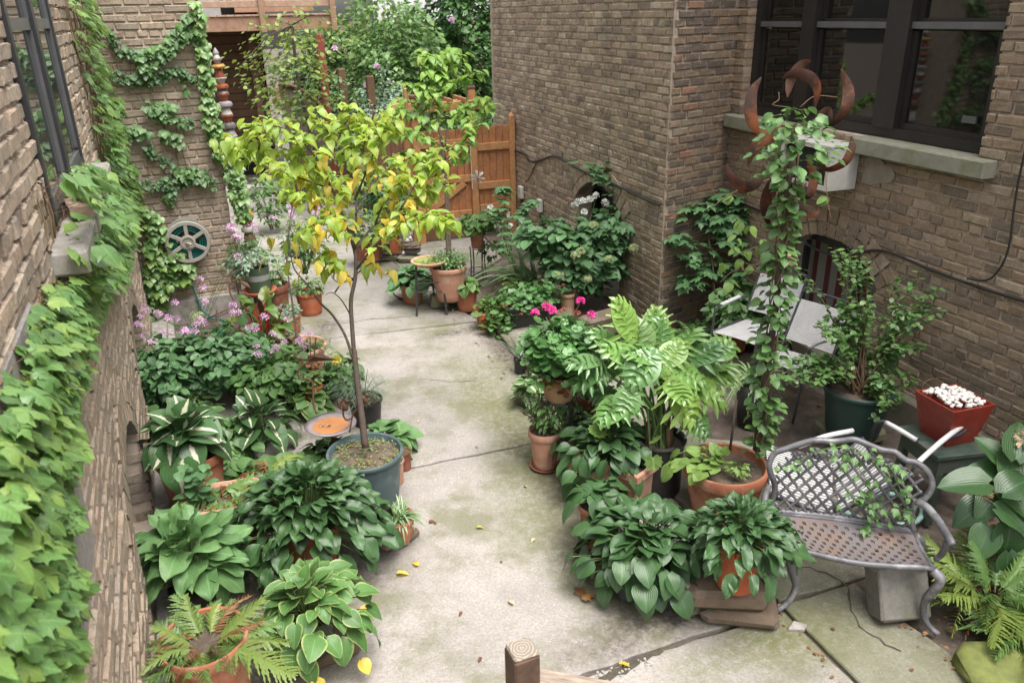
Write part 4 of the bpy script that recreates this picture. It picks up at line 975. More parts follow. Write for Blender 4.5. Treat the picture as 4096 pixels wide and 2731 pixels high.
# ------------------------------------------------------------------ background trees and hedge
plain('far_wall', (.30, .20, .16), .9, (.22, .16, .13), 3); plain('far_white', (.74, .74, .74), .8, (.65, .65, .66), 2)
hb = thing('house', (2.5, 27, 0), 'pale house wall far behind the hedge at the very top', 'house', rz=-.1)
part(hb, 'wall', 'far_wall', [((0, 0, 1.4), (16, .3, 2.9))]); part(hb, 'white_siding', 'far_white', [((-5.4, -.2, 3.6), (2.6, .1, 1.6)), ((3, 0.2, 4.5), (16, .1, 3.2))]); part(hb, 'awning', 'red_post', [((-1.6, -.4, 3.55), (3.0, .3, .25))])
def bgtree(P, lab, n, c, R3, size, mat, seed, trunk=None, cat='tree', nm='tree', tr=.05, gap=.0, key='tiny', shell=.35):
    t = thing(nm, P, lab, cat); m = MB()
    if trunk: m.tube(smooth_curve(trunk, 4), tr, 8); 
    rr = random.Random(seed)
    for i in range(7):
        q = np.array(c) + np.array(R3) * np.array([rr.uniform(-.8, .8), rr.uniform(-.8, .8), rr.uniform(-.3, .9)])
        b = np.array(trunk[-1] if trunk else (0, 0, .1)); m.tube([b, (b + q) / 2 + np.array([0, 0, .1]), q], [tr * .5, tr * .3, tr * .15], 5, cap=False)
    m.build('trunk', 'bark', t, True)
    bush(t, n, c, R3, key, size, mat, 0, 0, seed=seed, shell=shell, gap=gap, flat=1.3); return t
bgtree((-2.0, 15.4, 0), 'dense green rose bush behind the gate, dotted with pink blooms', 7500, (0, 0, 1.6), (1.35, 1.1, 1.9), .125, 'leaf_far', 3, cat='bush', nm='rose_bush')
t = bgtree((-.75, 16.4, 0), 'dark green tree with a forked trunk just left of the pale brick wall', 8000, (0, 0, 2.4), (1.15, 1.2, 2.3), .13, 'leaf_far_dark', 5, [(0, 0, 0), (.05, 0, 1.0), (-.1, 0, 2.0)], tr=.06)
bgtree((-2.9, 18.6, 0), 'tall hedge of mixed green far behind, under the white house', 8500, (0, 0, 1.8), (2.9, .9, 1.75), .15, 'leaf_far', 8, cat='hedge', nm='hedge')
bgtree((-.45, 13.2, 0), 'low shrub pressed between the gate and the pale wall', 3200, (0, 0, .9), (.9, .6, .95), .08, 'leaf_far_dark', 9, cat='bush', nm='shrub')
bgtree((-2.1, 13.9, 0), 'grey-green fluffy shrub behind the arbour', 4200, (0, 0, 1.25), (.75, .7, .95), .06, 'leaf_silver', 14, cat='bush', nm='shrub')
t = bgtree((-3.15, 13.0, 0), 'slim tree with sparse yellow-green leaves in front of the deck and red post', 1100, (-.1, 0, 2.2), (1.15, .8, 1.15), .085, 'leaf_far_lime', 12, [(0, 0, 0), (.03, 0, 1.0), (-.1, 0, 2.0), (-.1, 0, 2.9)], tr=.025, gap=.45, key='small')
bush(t, 500, (.2, 0, 1.5), (.8, .6, .9), 'small', .085, 'leaf_mid', 0, 0, seed=4, gap=.4)
t = [o for o in bpy.data.objects if o.name == 'rose_bush'][0]
flowers(t, [(-.2, -1.15, 2.2), (1.1, -1.1, 2.9), (-.4, -1.15, 1.9), (.35, -1.15, 1.3), (-.9, -1.1, 2.5)], 'flower5', .05, 'petal_pink', 'rose', 5, .03)
for i, (px, py, h, lab) in enumerate(((1090, 930, .9, 'feathery green plant by the step at the far end of the path'), (1330, 880, .8, 'leafy plant behind the yellow leaves at the end of the path'), (1490, 880, .95, 'leafy plant beside the brown pot by the arbour'))):
    P = at(px, py); t = thing('leafy_plant', P, lab, 'plant'); bush(t, 420, (0, 0, h * .55), (.32, .3, h * .5), 'small', .09, ('leaf_mid', 'leaf_tree2', 'leaf_far')[i], 30, 10, seed=i + 40, gap=.2)
# ================================================================== LEFT SIDE of the path
# ---- ivy on the walls (grows on real wall planes; the polygons say where on the wall it grows)
def inside(x, y, poly):
    c = False; n = len(poly)
    for i in range(n):
        x1, y1 = poly[i]; x2, y2 = poly[i - 1]
        if (y1 > y) != (y2 > y) and x < (x2 - x1) * (y - y1) / (y2 - y1) + x1: c = not c
    return c
def ivy(name, label, O, d, nrm, srange, zrange, polys, n, size, mat, single, seed, key='ivy', off=(.03, .12), hang=.9, cat='ivy', minpx=22, sizes=None, stems=8):
    rr = random.Random(seed); u = rr.uniform; t = thing(name, O, label, cat); it = []; k = 0; tries = 0; root = []
    while k < n and tries < n * 60:
        tries += 1; s, z = u(*srange), u(*zrange); P = d * s + nrm * 1 * 0 + np.array([0, 0, z])
        o_ = u(*off); W_ = np.array(O) + d * s; W_[2] = z; dd = nrm * u(.3, 1.1) + np.array([0, 0, -hang * u(.5, 1.1)]) + d * u(-.55, .55); sz = size * (u(.8, 1.35) if u(0, 1) < .65 else u(.35, .75))
        px, py, w = proj(W_ + nrm * o_ + norm(dd) * sz * .5)
        if w < .4: continue
        hit = False
        for (poly, dens) in polys:
            if inside(px, py, poly) and rr.random() < dens: hit = True; break
        if not hit: continue
        p = W_ + nrm * o_ - np.array(O)
        it.append((key, lm(p, dd, nrm * .8 + np.array([0, 0, 1]) + d * u(-.4, .4), sz, 1., u(-.3, .3)))); k += 1
        if rr.random() < .35: root.append(p)
    leaves(it, mat, t, 'leaf', single, minpx)
    st = MB(); root.sort(key=lambda q: (round(float(q @ d) * stems), q[2]))
    for a, b in zip(root[:-1], root[1:]):
        if np.linalg.norm(a - b) < .35:
            a2 = a - nrm * (a @ nrm - .015); b2 = b - nrm * (b @ nrm - .015); st.tube([a2, (a2 + b2) / 2 + nrm * .01, b2], .004, 4, cap=False)
    for _, M_ in it[::2]:
        q = M_[:3, 3]; w_ = proj(q + np.array(O))[2]
        if w_ < 4.5: st.tube([q - nrm * max(0, q @ nrm - .01) + np.array([0, 0, -.03]) - d * .04, q], .0013, 3, cap=False)
    if st.v: st.build('vine_stems', 'vine_stem', t, True, kind='stuff')
    return t
O = LP(LO - .01, 2.0)
near = [(-80, 1230), (60, 1190), (130, 1120), (260, 1160), (330, 1100), (450, 1180), (390, 1290), (360, 1500), (310, 1640), (350, 1780), (290, 1950), (330, 2080), (280, 2230), (370, 2330), (330, 2450), (350, 2600), (310, 2731), (290, 2900), (-200, 2900), (-200, 1800), (20, 1700), (60, 1450), (120, 1330)]
ivy('ivy', 'big bright three-lobed ivy hanging thick over the lower left of the near brick wall', O, dl, nl, (-1.1, 3.2), (.4, 2.2), [(near, 1.)], 1300, .062, 'leaf_ivy', 300, 1, minpx=30, off=(.015, .09), hang=.55)
mid_ = [(330, 640), (420, 660), (500, 760), (560, 900), (530, 1020), (510, 1130), (420, 1180), (330, 1130), (270, 1060), (240, 960), (330, 900), (350, 800), (290, 730)]
up = [(190, 0), (360, -60), (440, 120), (400, 200), (480, 330), (520, 520), (560, 660), (610, 820), (560, 900), (470, 720), (340, 700), (300, 560), (330, 420), (280, 260), (240, 120)]
ivy('ivy', 'thick ivy cascading over the ledge of the tall left window', LP(LO - .01, 3), dl, nl, (.3, 6.0), (1.0, 2.6), [(mid_, 1.), ([(100, 720), (140, 700), (200, 880), (150, 900), (60, 850)], .3)], 640, .082, 'leaf_ivy', 260, 2, off=(.03, .20), hang=.55)
ivy('ivy', 'bright ivy climbing the wall between the tall left window and the brick pier', LP(LO - .01, 6.4), dl, nl, (.05, 2.4), (.9, 3.9), [(up, 1.)], 560, .082, 'leaf_ivy', 220, 3, off=(.03, .15), hang=.6)
fr = [(230, 0), (270, 200), (300, 420), (330, 620), (300, 660), (270, 500), (250, 300), (200, 0)]
low_ = [(560, 820), (640, 880), (720, 1010), (780, 1080), (760, 1180), (700, 1150), (640, 1260), (700, 1320), (600, 1330), (570, 1150), (590, 1000)]
OT = LP(LO, TS - .02)
ivy('ivy', 'loose light-green ivy trailing down the brick pier left of the hose reel', OT, nl, -dl, (-.05, .6), (-.1, 1.5), [(low_, 1.)], 240, .09, 'leaf_ivy', 120, 4, off=(.03, .16), hang=.6)
A1 = [(430, 100), (520, 180), (560, 250), (580, 200), (500, 100), (440, 70)]
strands = [(620, 120, 800, 90, 26), (640, 170, 760, 150, 26)]
def band(pts, wd): 
    up_ = [(x, y - wd) for x, y in pts]; dn = [(x, y + wd) for x, y in reversed(pts)]; return up_ + dn
ivy('ivy', 'dark small-leaved ivy swag across the upper brick pier', OT, nl, -dl, (-.1, 1.0), (1.0, 3.6), [(band([(420, 110), (470, 190), (540, 240), (600, 225)], 30), 1.), (band([(440, 300), (520, 325), (620, 325), (700, 290), (760, 310), (810, 330)], 22), 1.), (band([(700, 490), (780, 500)], 16), .8), (band([(580, 600), (640, 640), (720, 690), (830, 700)], 20), .9), (band([(520, 750), (640, 740), (760, 730), (860, 740)], 22), .9), (band([(830, 900), (870, 930)], 14), .3)], 360, .05, 'leaf_ivy_dark', 120, 5, off=(.01, .05))
ivy('ivy', 'mid-green pointed ivy strands looping across the brick pier face', OT, nl, -dl, (-.1, 1.0), (.8, 3.6), [(band([(560, 260), (620, 235), (680, 190), (740, 130), (800, 90)], 45), 1.), (band([(580, 440), (640, 450), (710, 465)], 35), .9), (band([(520, 530), (600, 560)], 26), .7), (band([(640, 545), (720, 570)], 18), .8), (band([(730, 370), (750, 380)], 25), .6), (band([(670, 760), (700, 830)], 40), .5), (band([(700, 700), (820, 720)], 22), .7), (band([(560, 290), (610, 300)], 20), .8)], 270, .078, 'leaf_mid', 160, 6, off=(.02, .07))
edge = [(765, -20), (820, 60), (830, 200), (850, 330), (870, 460), (900, 560), (950, 640), (1000, 740), (1010, 880), (960, 900), (930, 800), (900, 680), (850, 620), (820, 480), (800, 300), (780, 160)]
ivy('ivy', 'narrow column of ivy running down the right edge of the brick pier', OT, nl, -dl, (.8, 1.15), (.7, 3.7), [(edge, 1.)], 440, .072, 'leaf_ivy', 160, 7, off=(.0, .10))
# ---- hose reel
plain('reel_grey', (.36, .33, .29), .55, (.30, .275, .24), 10); plain('hose_teal', (.01, .13, .115), .4, (.015, .17, .15), 30)
hr = thing('hose_reel', LP(LO + .50, TS - .02, .88), 'round grey hose reel wound with green hose on the brick pier', 'hose reel', rz=yaw(nl))
Mx = Matrix.Rotation(rad(90), 3, 'X')
def ringl(prof, y): m = MB(); m.lathe(prof, (0, y, 0), 40, M=Mx, cap=False); return m
ringl([(.165, -.0), (.225, 0), (.225, .015), (.165, .015), (.165, 0)], -.02).build('back_flange', 'reel_grey', hr, 'auto')
m = MB()
for q in range(5):
    for rr_ in (.12, .145, .17, .19): m.tube([(rr_ * math.cos(a), -.04 - q * .022 + .004 * math.sin(a * 2 + q), rr_ * math.sin(a)) for a in [i * 2 * math.pi / 28 for i in range(29)]], .0095, 6, cap=False)
m.build('hose_coils', 'hose_teal', hr, True)
ringl([(.185, 0), (.215, 0), (.222, .012), (.215, .024), (.185, .024), (.185, 0)], -.15).build('front_rim', 'reel_grey', hr, 'auto')
for k in range(6):
    a = k * math.pi / 3 + math.pi / 2; m = MB(); m.box((.125 * math.cos(a), -.163, .125 * math.sin(a)), (.15, .018, .038), M=Matrix.Rotation(-a, 3, 'Y'), bev=.004); m.build('spoke', 'reel_grey', hr)
ringl([(.0, 0), (.075, 0), (.075, .03), (.055, .034), (.05, .022), (.0, .022)], -.15).build('hub', 'reel_grey', hr, 'auto')
m = MB(); m.tube([(-.02, -.185, .0), (.02, -.21, -.01), (.03, -.22, -.02)], .014, 8); m.build('crank_knob', 'reel_grey', hr, True)
cable([hr.location + Vector((-.06, -.08, -.18)), np.array(hr.location) + [-.02, -.08, -.35], LP(LO + .47, TS - .08, .35), LP(LO + .52, TS - .12, .12), LP(LO + .62, TS - .3, .05), LP(LO + .7, TS - .6, .04), LP(LO + .55, TS - .9, .05), LP(LO + .35, TS - .6, .06), LP(LO + .5, TS - .35, .07), LP(LO + .72, TS - .5, .08), LP(LO + .6, TS - .85, .09)], .011, 'green hose hanging from the reel and coiling on the ground by the pier', 'hose_teal', 'garden_hose', 'hose')
# ---- ceramic totem pole
TP = [('ceramic_white', (.62, .60, .55), (.50, .48, .44)), ('ceramic_rust', (.40, .11, .05), (.30, .08, .04)), ('ceramic_grey', (.22, .21, .21), (.15, .14, .14)), ('ceramic_ochre', (.58, .30, .06), (.48, .24, .05)), ('ceramic_brown', (.20, .09, .06), (.14, .06, .045)), ('ceramic_lilac', (.42, .38, .42), (.33, .27, .30))]
for n_, a, b_ in TP: plain(n_, tuple(q * .8 for q in a), .42, tuple(q * .75 for q in b_), 25)
Pt = at(1040, 1185); tp = thing('ceramic_totem', Pt, 'tall totem of stacked glazed ceramic pieces, white, rust and ochre, beside the brick pier', 'totem')
wt = proj(Pt)[2]
seq = [(190, 15, 'ceramic_lilac'), (215, 22, 'ceramic_white'), (235, 30, 'ceramic_lilac'), (257, 42, 'ceramic_ochre'), (275, 28, 'ceramic_rust'), (310, 38, 'ceramic_white'), (335, 40, 'ceramic_rust'), (358, 34, 'ceramic_grey'), (375, 36, 'ceramic_rust'), (405, 44, 'ceramic_lilac'), (430, 34, 'ceramic_white'), (460, 38, 'ceramic_rust'), (490, 42, 'ceramic_grey'), (518, 40, 'ceramic_lilac'), (550, 36, 'ceramic_rust'), (590, 36, 'ceramic_brown'), (640, 34, 'ceramic_white'), (690, 34, 'ceramic_grey'), (720, 28, 'ceramic_rust'), (745, 26, 'ceramic_brown'), (762, 25, 'ceramic_rust'), (790, 42, 'ceramic_white'), (830, 50, 'ceramic_ochre'), (868, 48, 'ceramic_rust'), (905, 40, 'ceramic_white'), (930, 40, 'ceramic_brown'), (965, 52, 'ceramic_white'), (1010, 46, 'ceramic_lilac'), (1060, 40, 'ceramic_rust'), (1120, 42, 'ceramic_brown'), (1180, 46, 'ceramic_grey')]
zt = [height_at(Pt, s[0]) for s in seq]
for i, (py, wpx, mt) in enumerate(seq):
    z1_ = zt[i]; z0_ = zt[i + 1] if i + 1 < len(seq) else 0; r_ = wpx * .66 / FPX * proj([Pt[0], Pt[1], z1_])[2]; h_ = z1_ - z0_; m = MB(); q = (i * 7) % 3
    prof = [[(r_ * .6, 0), (r_ * .95, h_ * .2), (r_, h_ * .5), (r_ * .9, h_ * .8), (r_ * .55, h_)], [(r_ * .95, 0), (r_, h_ * .1), (r_ * .8, h_ * .5), (r_ * .6, h_ * .95), (r_ * .5, h_)], [(r_ * .5, 0), (r_ * .7, h_ * .5), (r_, h_ * .85), (r_ * .98, h_)]][q]
    if i == 0: prof = [(r_ * 1.2, 0), (r_, h_ * .4), (r_ * .2, h_ * .95), (0, h_)]
    m.lathe([(a, z + z0_) for a, z in prof], n=18); m.build('ceramic_piece', mt, tp, 'auto')
m = MB(); m.tube([(0, 0, 0), (0, 0, zt[0] * .97)], .012, 6); m.build('rod', 'frame_black', tp); tp.rotation_euler = (rad(-.5), rad(-1.8), 0)
# ---- generic potted maker from photo measurements
def potted(bx, by, ry, wpx, mat, label, name='potted_plant', cat='potted plant', z=0., rb=.72, group=None, rimh=.16, hx=0, soil_z=.88, sau=None):
    P = at(bx, by, z); h = height_at(P, ry) - z; t = thing(name, P, label, cat, group); r_ = wpx / 2 / FPX * proj([P[0], P[1], z + h])[2]
    h += hx
    pot(t, r_, h, mat, rb=rb, rimh=rimh, z0=(.015 if sau else 0), soil_z=soil_z)
    if sau: saucer(t, r_ * .95, sau)
    return t, r_, h
# teal pot with the sapling
t, r_, h = potted(1478, 1985, 1800, 308, 'plastic_teal', 'sapling with yellow-green leaves and a forked dark trunk in a big teal pot', 'potted_sapling', 'potted tree', rb=.78, rimh=.10)
sap = t; Pb = np.array(t.location) + [0, 0, h * .88]; ws = proj(Pb)[2]
litter(t, r_ * .85, h * .9, 260, .02, 'leaf_lime'); litter(t, r_ * .85, h * .89, 60, .022, 'leaf_dead')
def px3(pts, w0, dj=0.):      # a polyline of the trunk in real space
    out = []
    for i, q in enumerate(pts):
        w_ = w0 + (q[2] if len(q) > 2 else 0); out.append(pp(q[0], q[1], w_))
    return out
w0 = ws * .985
soil0 = Pb
def branch(mb, pts, r0, r1, w=w0, n=7):
    P = [p - np.array(sap.location) for p in px3(pts, w)]; C_ = smooth_curve(P, 4); m_ = len(C_)
    mb.tube(C_, [r0 + (r1 - r0) * i / (m_ - 1) for i in range(m_)], n); return [p + np.array(sap.location) for p in C_]
br = {}
def limb(name, pts, r0, r1): mb = MB(); c_ = branch(mb, pts, r0, r1); mb.build(name, 'bark', sap, True); return c_
wt_ = lambda x, y, dz=0: (x, y, dz)
trunk = limb('trunk', [(1462, 1790), (1450, 1690), (1436, 1580), (1422, 1460), (1418, 1400)], .024, .017)
tr_r = limb('trunk', [(1418, 1430), (1408, 1300), (1404, 1200), (1420, 1120), (1424, 1040), (1418, 1000)], .015, .012)
tr_l = limb('branch', [(1414, 1440), (1380, 1340), (1330, 1260), (1285, 1215), (1230, 1140), (1180, 1080), (1162, 1020), (1150, 960)], .010, .003)
BR = [[(1418, 1010), (1385, 900, -.1), (1330, 760, -.2), (1230, 640, -.3), (1080, 580, -.35), (900, 570, -.4)],
      [(1418, 1010), (1425, 850, .05), (1412, 680, .1), (1400, 540, .1), (1395, 420, .12)],
      [(1420, 1000), (1500, 900, .15), (1620, 830, .3), (1700, 770, .4), (1780, 720, .5)],
      [(1395, 920), (1320, 850, .2), (1220, 790, .3), (1130, 770, .35)],
      [(1422, 860), (1500, 720, .2), (1620, 640, .35), (1760, 600, .45)],
      [(1340, 780, -.2), (1270, 640, -.3), (1150, 520, -.45), (1010, 500, -.5)],
      [(1412, 680, .1), (1320, 540, .2), (1260, 450, .3)],
      [(1420, 930), (1340, 900, -.3), (1240, 900, -.4)],
      [(1425, 1080), (1500, 980, -.15), (1600, 890, -.2), (1720, 870, -.25), (1790, 890, -.3)],
      [(1420, 800), (1480, 650, -.2), (1530, 520, -.3), (1560, 470, -.3)],
      [(1600, 840, .25), (1690, 690, .3), (1740, 650, .3)],
      [(1412, 1120), (1340, 1060, -.2), (1280, 1010, -.3)],
      [(1385, 900, -.1), (1300, 720, .25), (1180, 690, .4), (1040, 640, .5), (900, 610, .5)],
      [(1412, 700, .1), (1460, 560, .1), (1420, 470, .2)], [(1500, 900, .15), (1560, 760, .1), (1650, 720, 0)], [(1330, 760, -.2), (1220, 720, -.1), (1100, 680, 0)]]
LP_, YP_ = [], []
rr = random.Random(5)
for b in BR:
    c_ = limb('branch', b, .0075, .0018)
    for j, p in enumerate(c_):
        if j < 3: continue
        for k in range(8 if j > len(c_) * .3 else 2):
            x, y, _ = proj(p); yel = (1190 < x < 1650 and 640 < y < 1080 and rr.random() < .22) or rr.random() < .03
            az = rr.uniform(0, 6.28); d = [math.cos(az), math.sin(az), rr.uniform(-.75, .15) if not yel else rr.uniform(-1.6, -.2)]; off_ = np.array([rr.uniform(-.06, .06), rr.uniform(-.06, .06), rr.uniform(-.05, .05)])
            (YP_ if yel else LP_).append(('tree', lm(p + off_ - np.array(sap.location), d, [rr.uniform(-.4, .4), rr.uniform(-.4, .4), 1], rr.uniform(.062, .11), 1.1, rr.uniform(-.35, .35))))
for q in ((1150, 1040), (1180, 1100), (1090, 1050), (1480, 1060), (1500, 1050), (1150, 980), (1210, 960), (1080, 960), (1460, 1070), (1240, 930), (1560, 1090)):
    for k in range(2): (YP_ if k else LP_).append(('tree', lm(pp(q[0] + U(-25, 25), q[1] + U(-20, 20), w0) - np.array(sap.location), [U(-1, 1), U(-1, 1), -.8], [0, 0, 1], .11)))
leaves(LP_, 'leaf_tree', sap, 'leaf', 240, 30); leaves(YP_, 'leaf_tree_yellow', sap, 'leaf', 80, 30)
mb = MB()
for b in ([(1412, 1280), (1370, 1205), (1330, 1170), (1300, 1180)], [(1420, 1100), (1490, 1050), (1560, 1040), (1600, 1070)], [(1418, 1110), (1350, 1130), (1300, 1060)], [(1340, 1170), (1370, 1120), (1360, 1080)]): branch(mb, b, .006, .0015, n=5)
mb.build('twigs', 'bark', sap, True, kind='stuff')
# ---- dead-looking sapling in a wide terracotta bowl
t, r_, h = potted(1212, 1500, 1378, 215, 'terracotta_pale', 'nearly bare thin sapling in a wide terracotta bowl among pink flowers', 'potted_sapling', 'potted tree', rb=.7, soil_z=.8)
m = MB(); L0 = np.array(t.location); ww = proj(L0 + [0, 0, h])[2]
for pts, a, b in (([(1195, 1420), (1180, 1300), (1165, 1180), (1150, 1080), (1150, 960), (1165, 850), (1180, 760)], .012, .003), ([(1150, 1080), (1140, 1000), (1130, 940)], .005, .002), ([(1165, 1180), (1140, 1130), (1110, 1080)], .004, .002), ([(1152, 960), (1175, 850), (1215, 760)], .004, .002)):
    P = [pp(x, y, ww) - L0 for x, y in pts]; C_ = smooth_curve(P, 4); m.tube(C_, [a + (b - a) * i / (len(C_) - 1) for i in range(len(C_))], 6)
m.build('trunk', 'bark', t, True)
it = [('strap', lm([U(.0, .1), U(-.08, .08), h * .8], [math.cos(a), math.sin(a), U(.7, 1.6)], [0, 0, 1], U(.25, .38), 1.1)) for a in [U(-1.2, 1.2) for _ in range(16)]]
leaves(it, 'leaf_mid', t, 'leaf', 20, 20); litter(t, r_ * .8, h * .82, 40, .03, 'leaf_bush')
# ---- white-centred hostas
t, r_, h = potted(800, 2030, 1800, 270, 'terracotta', 'large white-centred hosta in a terracotta pot against the left wall', 'potted_hosta', rb=.7)
rosette(t, 38, .32, h, .30, .195, 'hosta', 'leaf_hosta_white', 60, flat=1.15, seed=1, lift=.75, sw=.006, jit=.4)
t = thing('hosta', at(1050, 1790), 'second white-centred hosta, growing in the bed right of the potted one', 'hosta')
rosette(t, 38, .30, .05, .38, .17, 'hosta', 'leaf_hosta_white', 60, seed=2, lift=.8, sw=.005)
# ---- low hostas and ground plants between
for i, (x, y, R, Hh, L, n, mt, lab) in enumerate((
        (1240, 1660, .20, .25, .12, 44, 'leaf_hosta_edge', 'small bright-edged hosta just behind the rusty bird bath'),
        (1120, 1980, .34, .22, .14, 70, 'leaf_mid', 'spreading green plant below the rusty bird bath'),
        (1560, 1800, .22, .20, .15, 46, 'leaf_hosta_light', 'bright green leafy clump behind the teal pot at the path edge'),
        (1000, 1960, .24, .18, .12, 44, 'leaf_mid', 'low green clump right of the big terracotta hosta pot'))):
    t = thing('leafy_plant', at(x, y), lab, 'plant'); rosette(t, n, R, .03, Hh, L, 'broad', mt, 50, seed=20 + i, lift=.4)
# ---- pink-flowered perennials
for i, (x, y, hh, R3, n, fl, lab, mt) in enumerate((
        (700, 1640, .52, (.42, .42, .30), 1000, [(-.3, -.1), (-.15, .1), (0, -.15), (.2, 0), (.3, .2), (-.05, .3), (-.35, .3)], 'bushy green perennial with pink flowers nearest the left wall', 'leaf_blue'),
        (930, 1600, .55, (.46, .40, .32), 1100, [(-.3, 0), (-.1, -.2), (.1, .1), (.3, -.1), (.35, .2), (0, .3)], 'bushy green perennial with pink flowers in the middle of the left bed', 'leaf_blue'),
        (1120, 1640, .42, (.34, .30, .24), 650, [(.1, -.1), (.25, .1), (0, .2), (-.1, 0), (.2, .25)], 'green perennial with a few pink flowers below the terracotta bowl', 'leaf_mid'),
        (1010, 1230, .75, (.32, .30, .36), 520, [(-.2, 0), (.1, .1), (.2, -.1), (0, -.2), (-.1, .2), (.25, .2)], 'leafy plant with pink flowers beside the ceramic totem', 'leaf_mid'),
        (1235, 1180, .80, (.34, .28, .36), 560, [(0, -.2), (.25, 0), (.3, -.1), (-.1, 0), (.15, .15), (.4, .1), (.35, -.2)], 'airy pink-flowered plant spilling out behind the orange pot', 'leaf_mid'))):
    P = at(x, y); t = thing('flowering_plant', P, lab, 'flowering plant'); cz = hh - R3[2] * .5
    bush(t, n, (0, 0, cz), R3, 'broad' if i < 3 else 'small', .082 if i < 3 else .06, mt, 60, 16, 'stem_green', seed=50 + i, shell=.25, minpx=34)
    flowers(t, [(a + U(-.05, .05), b + U(-.05, .05), cz + R3[2] * U(.85, 1.25)) for a, b in fl for _ in (0, 1)], 'flower4', .021, 'petal_pink', 'flower', 9, .028, (0, 0, cz - .1))
t = thing('flowering_plant', at(800, 1420), 'tall thin pink flower spikes in front of the brick pier', 'flowering plant'); L0 = np.array(t.location); wq = proj(L0)[2] * .93
flowers(t, [pp(x, y, wq) - L0 for x, y in ((800, 1120), (812, 1150), (820, 1210), (700, 1210), (575, 1230), (590, 1245), (640, 1260), (630, 1255), (655, 1330), (680, 1340), (720, 1335), (760, 1330), (950, 1030), (940, 950), (960, 960), (935, 920), (1150, 1280), (1160, 1335), (1120, 1350))], 'flower4', .022, 'petal_pink', 'flower', 9, .03, (0, 0, .1))
t = thing('hydrangea', at(800, 1480), 'single pale green hydrangea head on a dark stem in the left bed', 'flower'); L0 = np.array(t.location); q = pp(788, 1272, proj(L0)[2] * .97) - L0
flowers(t, [q], 'flower4', .018, 'petal_green', 'flower_head', 70, .065); m = MB(); m.tube([(0, 0, 0), q * .6, q], .004, 5); m.build('stem', 'stem_green', t)
# ---- chard
t = thing('chard', at(1085, 1450), 'red-stemmed chard with shiny green and yellowing leaves', 'chard'); m = MB(); it = []
for i in range(34):
    a = U(0, 6.28); R_ = U(.05, .28); z_ = U(.25, .62); p = np.array([R_ * math.cos(a), R_ * math.sin(a) * .7, z_]); m.tube([(p[0] * .35, p[1] * .35, 0), p * .7 + np.array([0, 0, .05]), p], [.008, .006, .004], 5, cap=False)
    it.append(('hostawavy', lm(p, [p[0], p[1], U(-.4, .5)], [0, 0, 1], U(.10, .19), .9, U(-.5, .5))))
m.build('stems', 'stem_red', t, True, kind='stuff'); leaves(it, 'leaf_chard', t, 'leaf', 40, 20)
# ---- pots along the left edge of the path
t, r_, h = potted(1245, 1252, 1163, 110, 'terracotta_orange', 'bright orange terracotta pot on the path with a trailing pink-flowered plant', rb=.78, group=None)
bush(t, 170, (0, 0, h + .04), (.2, .16, .12), 'small', .06, 'leaf_mid', 0, 6, 'stem_green', seed=71)
t, r_, h = potted(1165, 1330, 1255, 98, 'terracotta', 'round terracotta pot with a small domed feathery plant', rb=.74)
bush(t, 420, (0, 0, h + .03), (.14, .13, .10), 'tiny', .035, 'leaf_silver', 0, 0, seed=72, shell=.4)
t, r_, h = potted(1100, 1300, 1135, 150, 'terracotta_dark', 'large dark red terracotta pot behind the green tin', rb=.8)
bush(t, 300, (0, .05, h + .12), (.26, .2, .2), 'small', .06, 'leaf_mid', 0, 8, 'stem_green', seed=73)
t = thing('plant_stand', at(1065, 1330), 'dark metal stand holding a terracotta saucer and the green tin', 'plant stand'); hz = height_at(np.array(t.location), 1168)
m = MB()
for k in range(3): a = k * 2.09 + .4; m.tube([(.13 * math.cos(a), .13 * math.sin(a), 0), (.10 * math.cos(a), .10 * math.sin(a), hz - .02)], .009, 6); m.build('leg', 'frame_black', t); m = MB()
m.tube([(.11 * math.cos(a), .11 * math.sin(a), hz - .02) for a in [i * .4488 for i in range(15)]], .006, 5); m.build('ring', 'frame_black', t)
P2 = np.array(t.location) + [0, 0, hz - .01]; r_ = 66 / FPX * proj(P2)[2]
t = thing('saucer', P2, 'wide terracotta saucer under the green tin', 'saucer'); saucer(t, r_, 'terracotta_orange', 0, .045)
plain('tin_green', (.055, .085, .055), .45, (.04, .065, .042), 10); plain('tin_band', (.24, .245, .225), .5, (.20, .205, .19), 30)
P3 = P2 + [0, 0, .022]; t = thing('green_tin', P3, 'dark green tin with a grey band standing in the terracotta saucer', 'tin'); ht = .26; rt = r_ * .70
m = MB(); m.lathe([(rt * .96, 0), (rt, .004), (rt * 1.0, ht), (rt * .95, ht), (rt * .94, .05), (0, .05)], n=36); m.build('tin_body', 'tin_green', t, 'auto')
m = MB(); m.lathe([(rt * 1.012, ht * .50), (rt * 1.012, ht * .72)], n=36); m.f = [f for f in m.f if len(f) == 4]; m.r = m.r[:len(m.f)]; m.build('label_band', 'tin_band', t, True)
bush(t, 420, (-.10, 0, ht + .05), (.26, .2, .16), 'small', .055, 'leaf_silver', 0, 14, 'stem_brown', seed=74, root=(0, 0, ht * .8), shell=.2, droopy=.6)
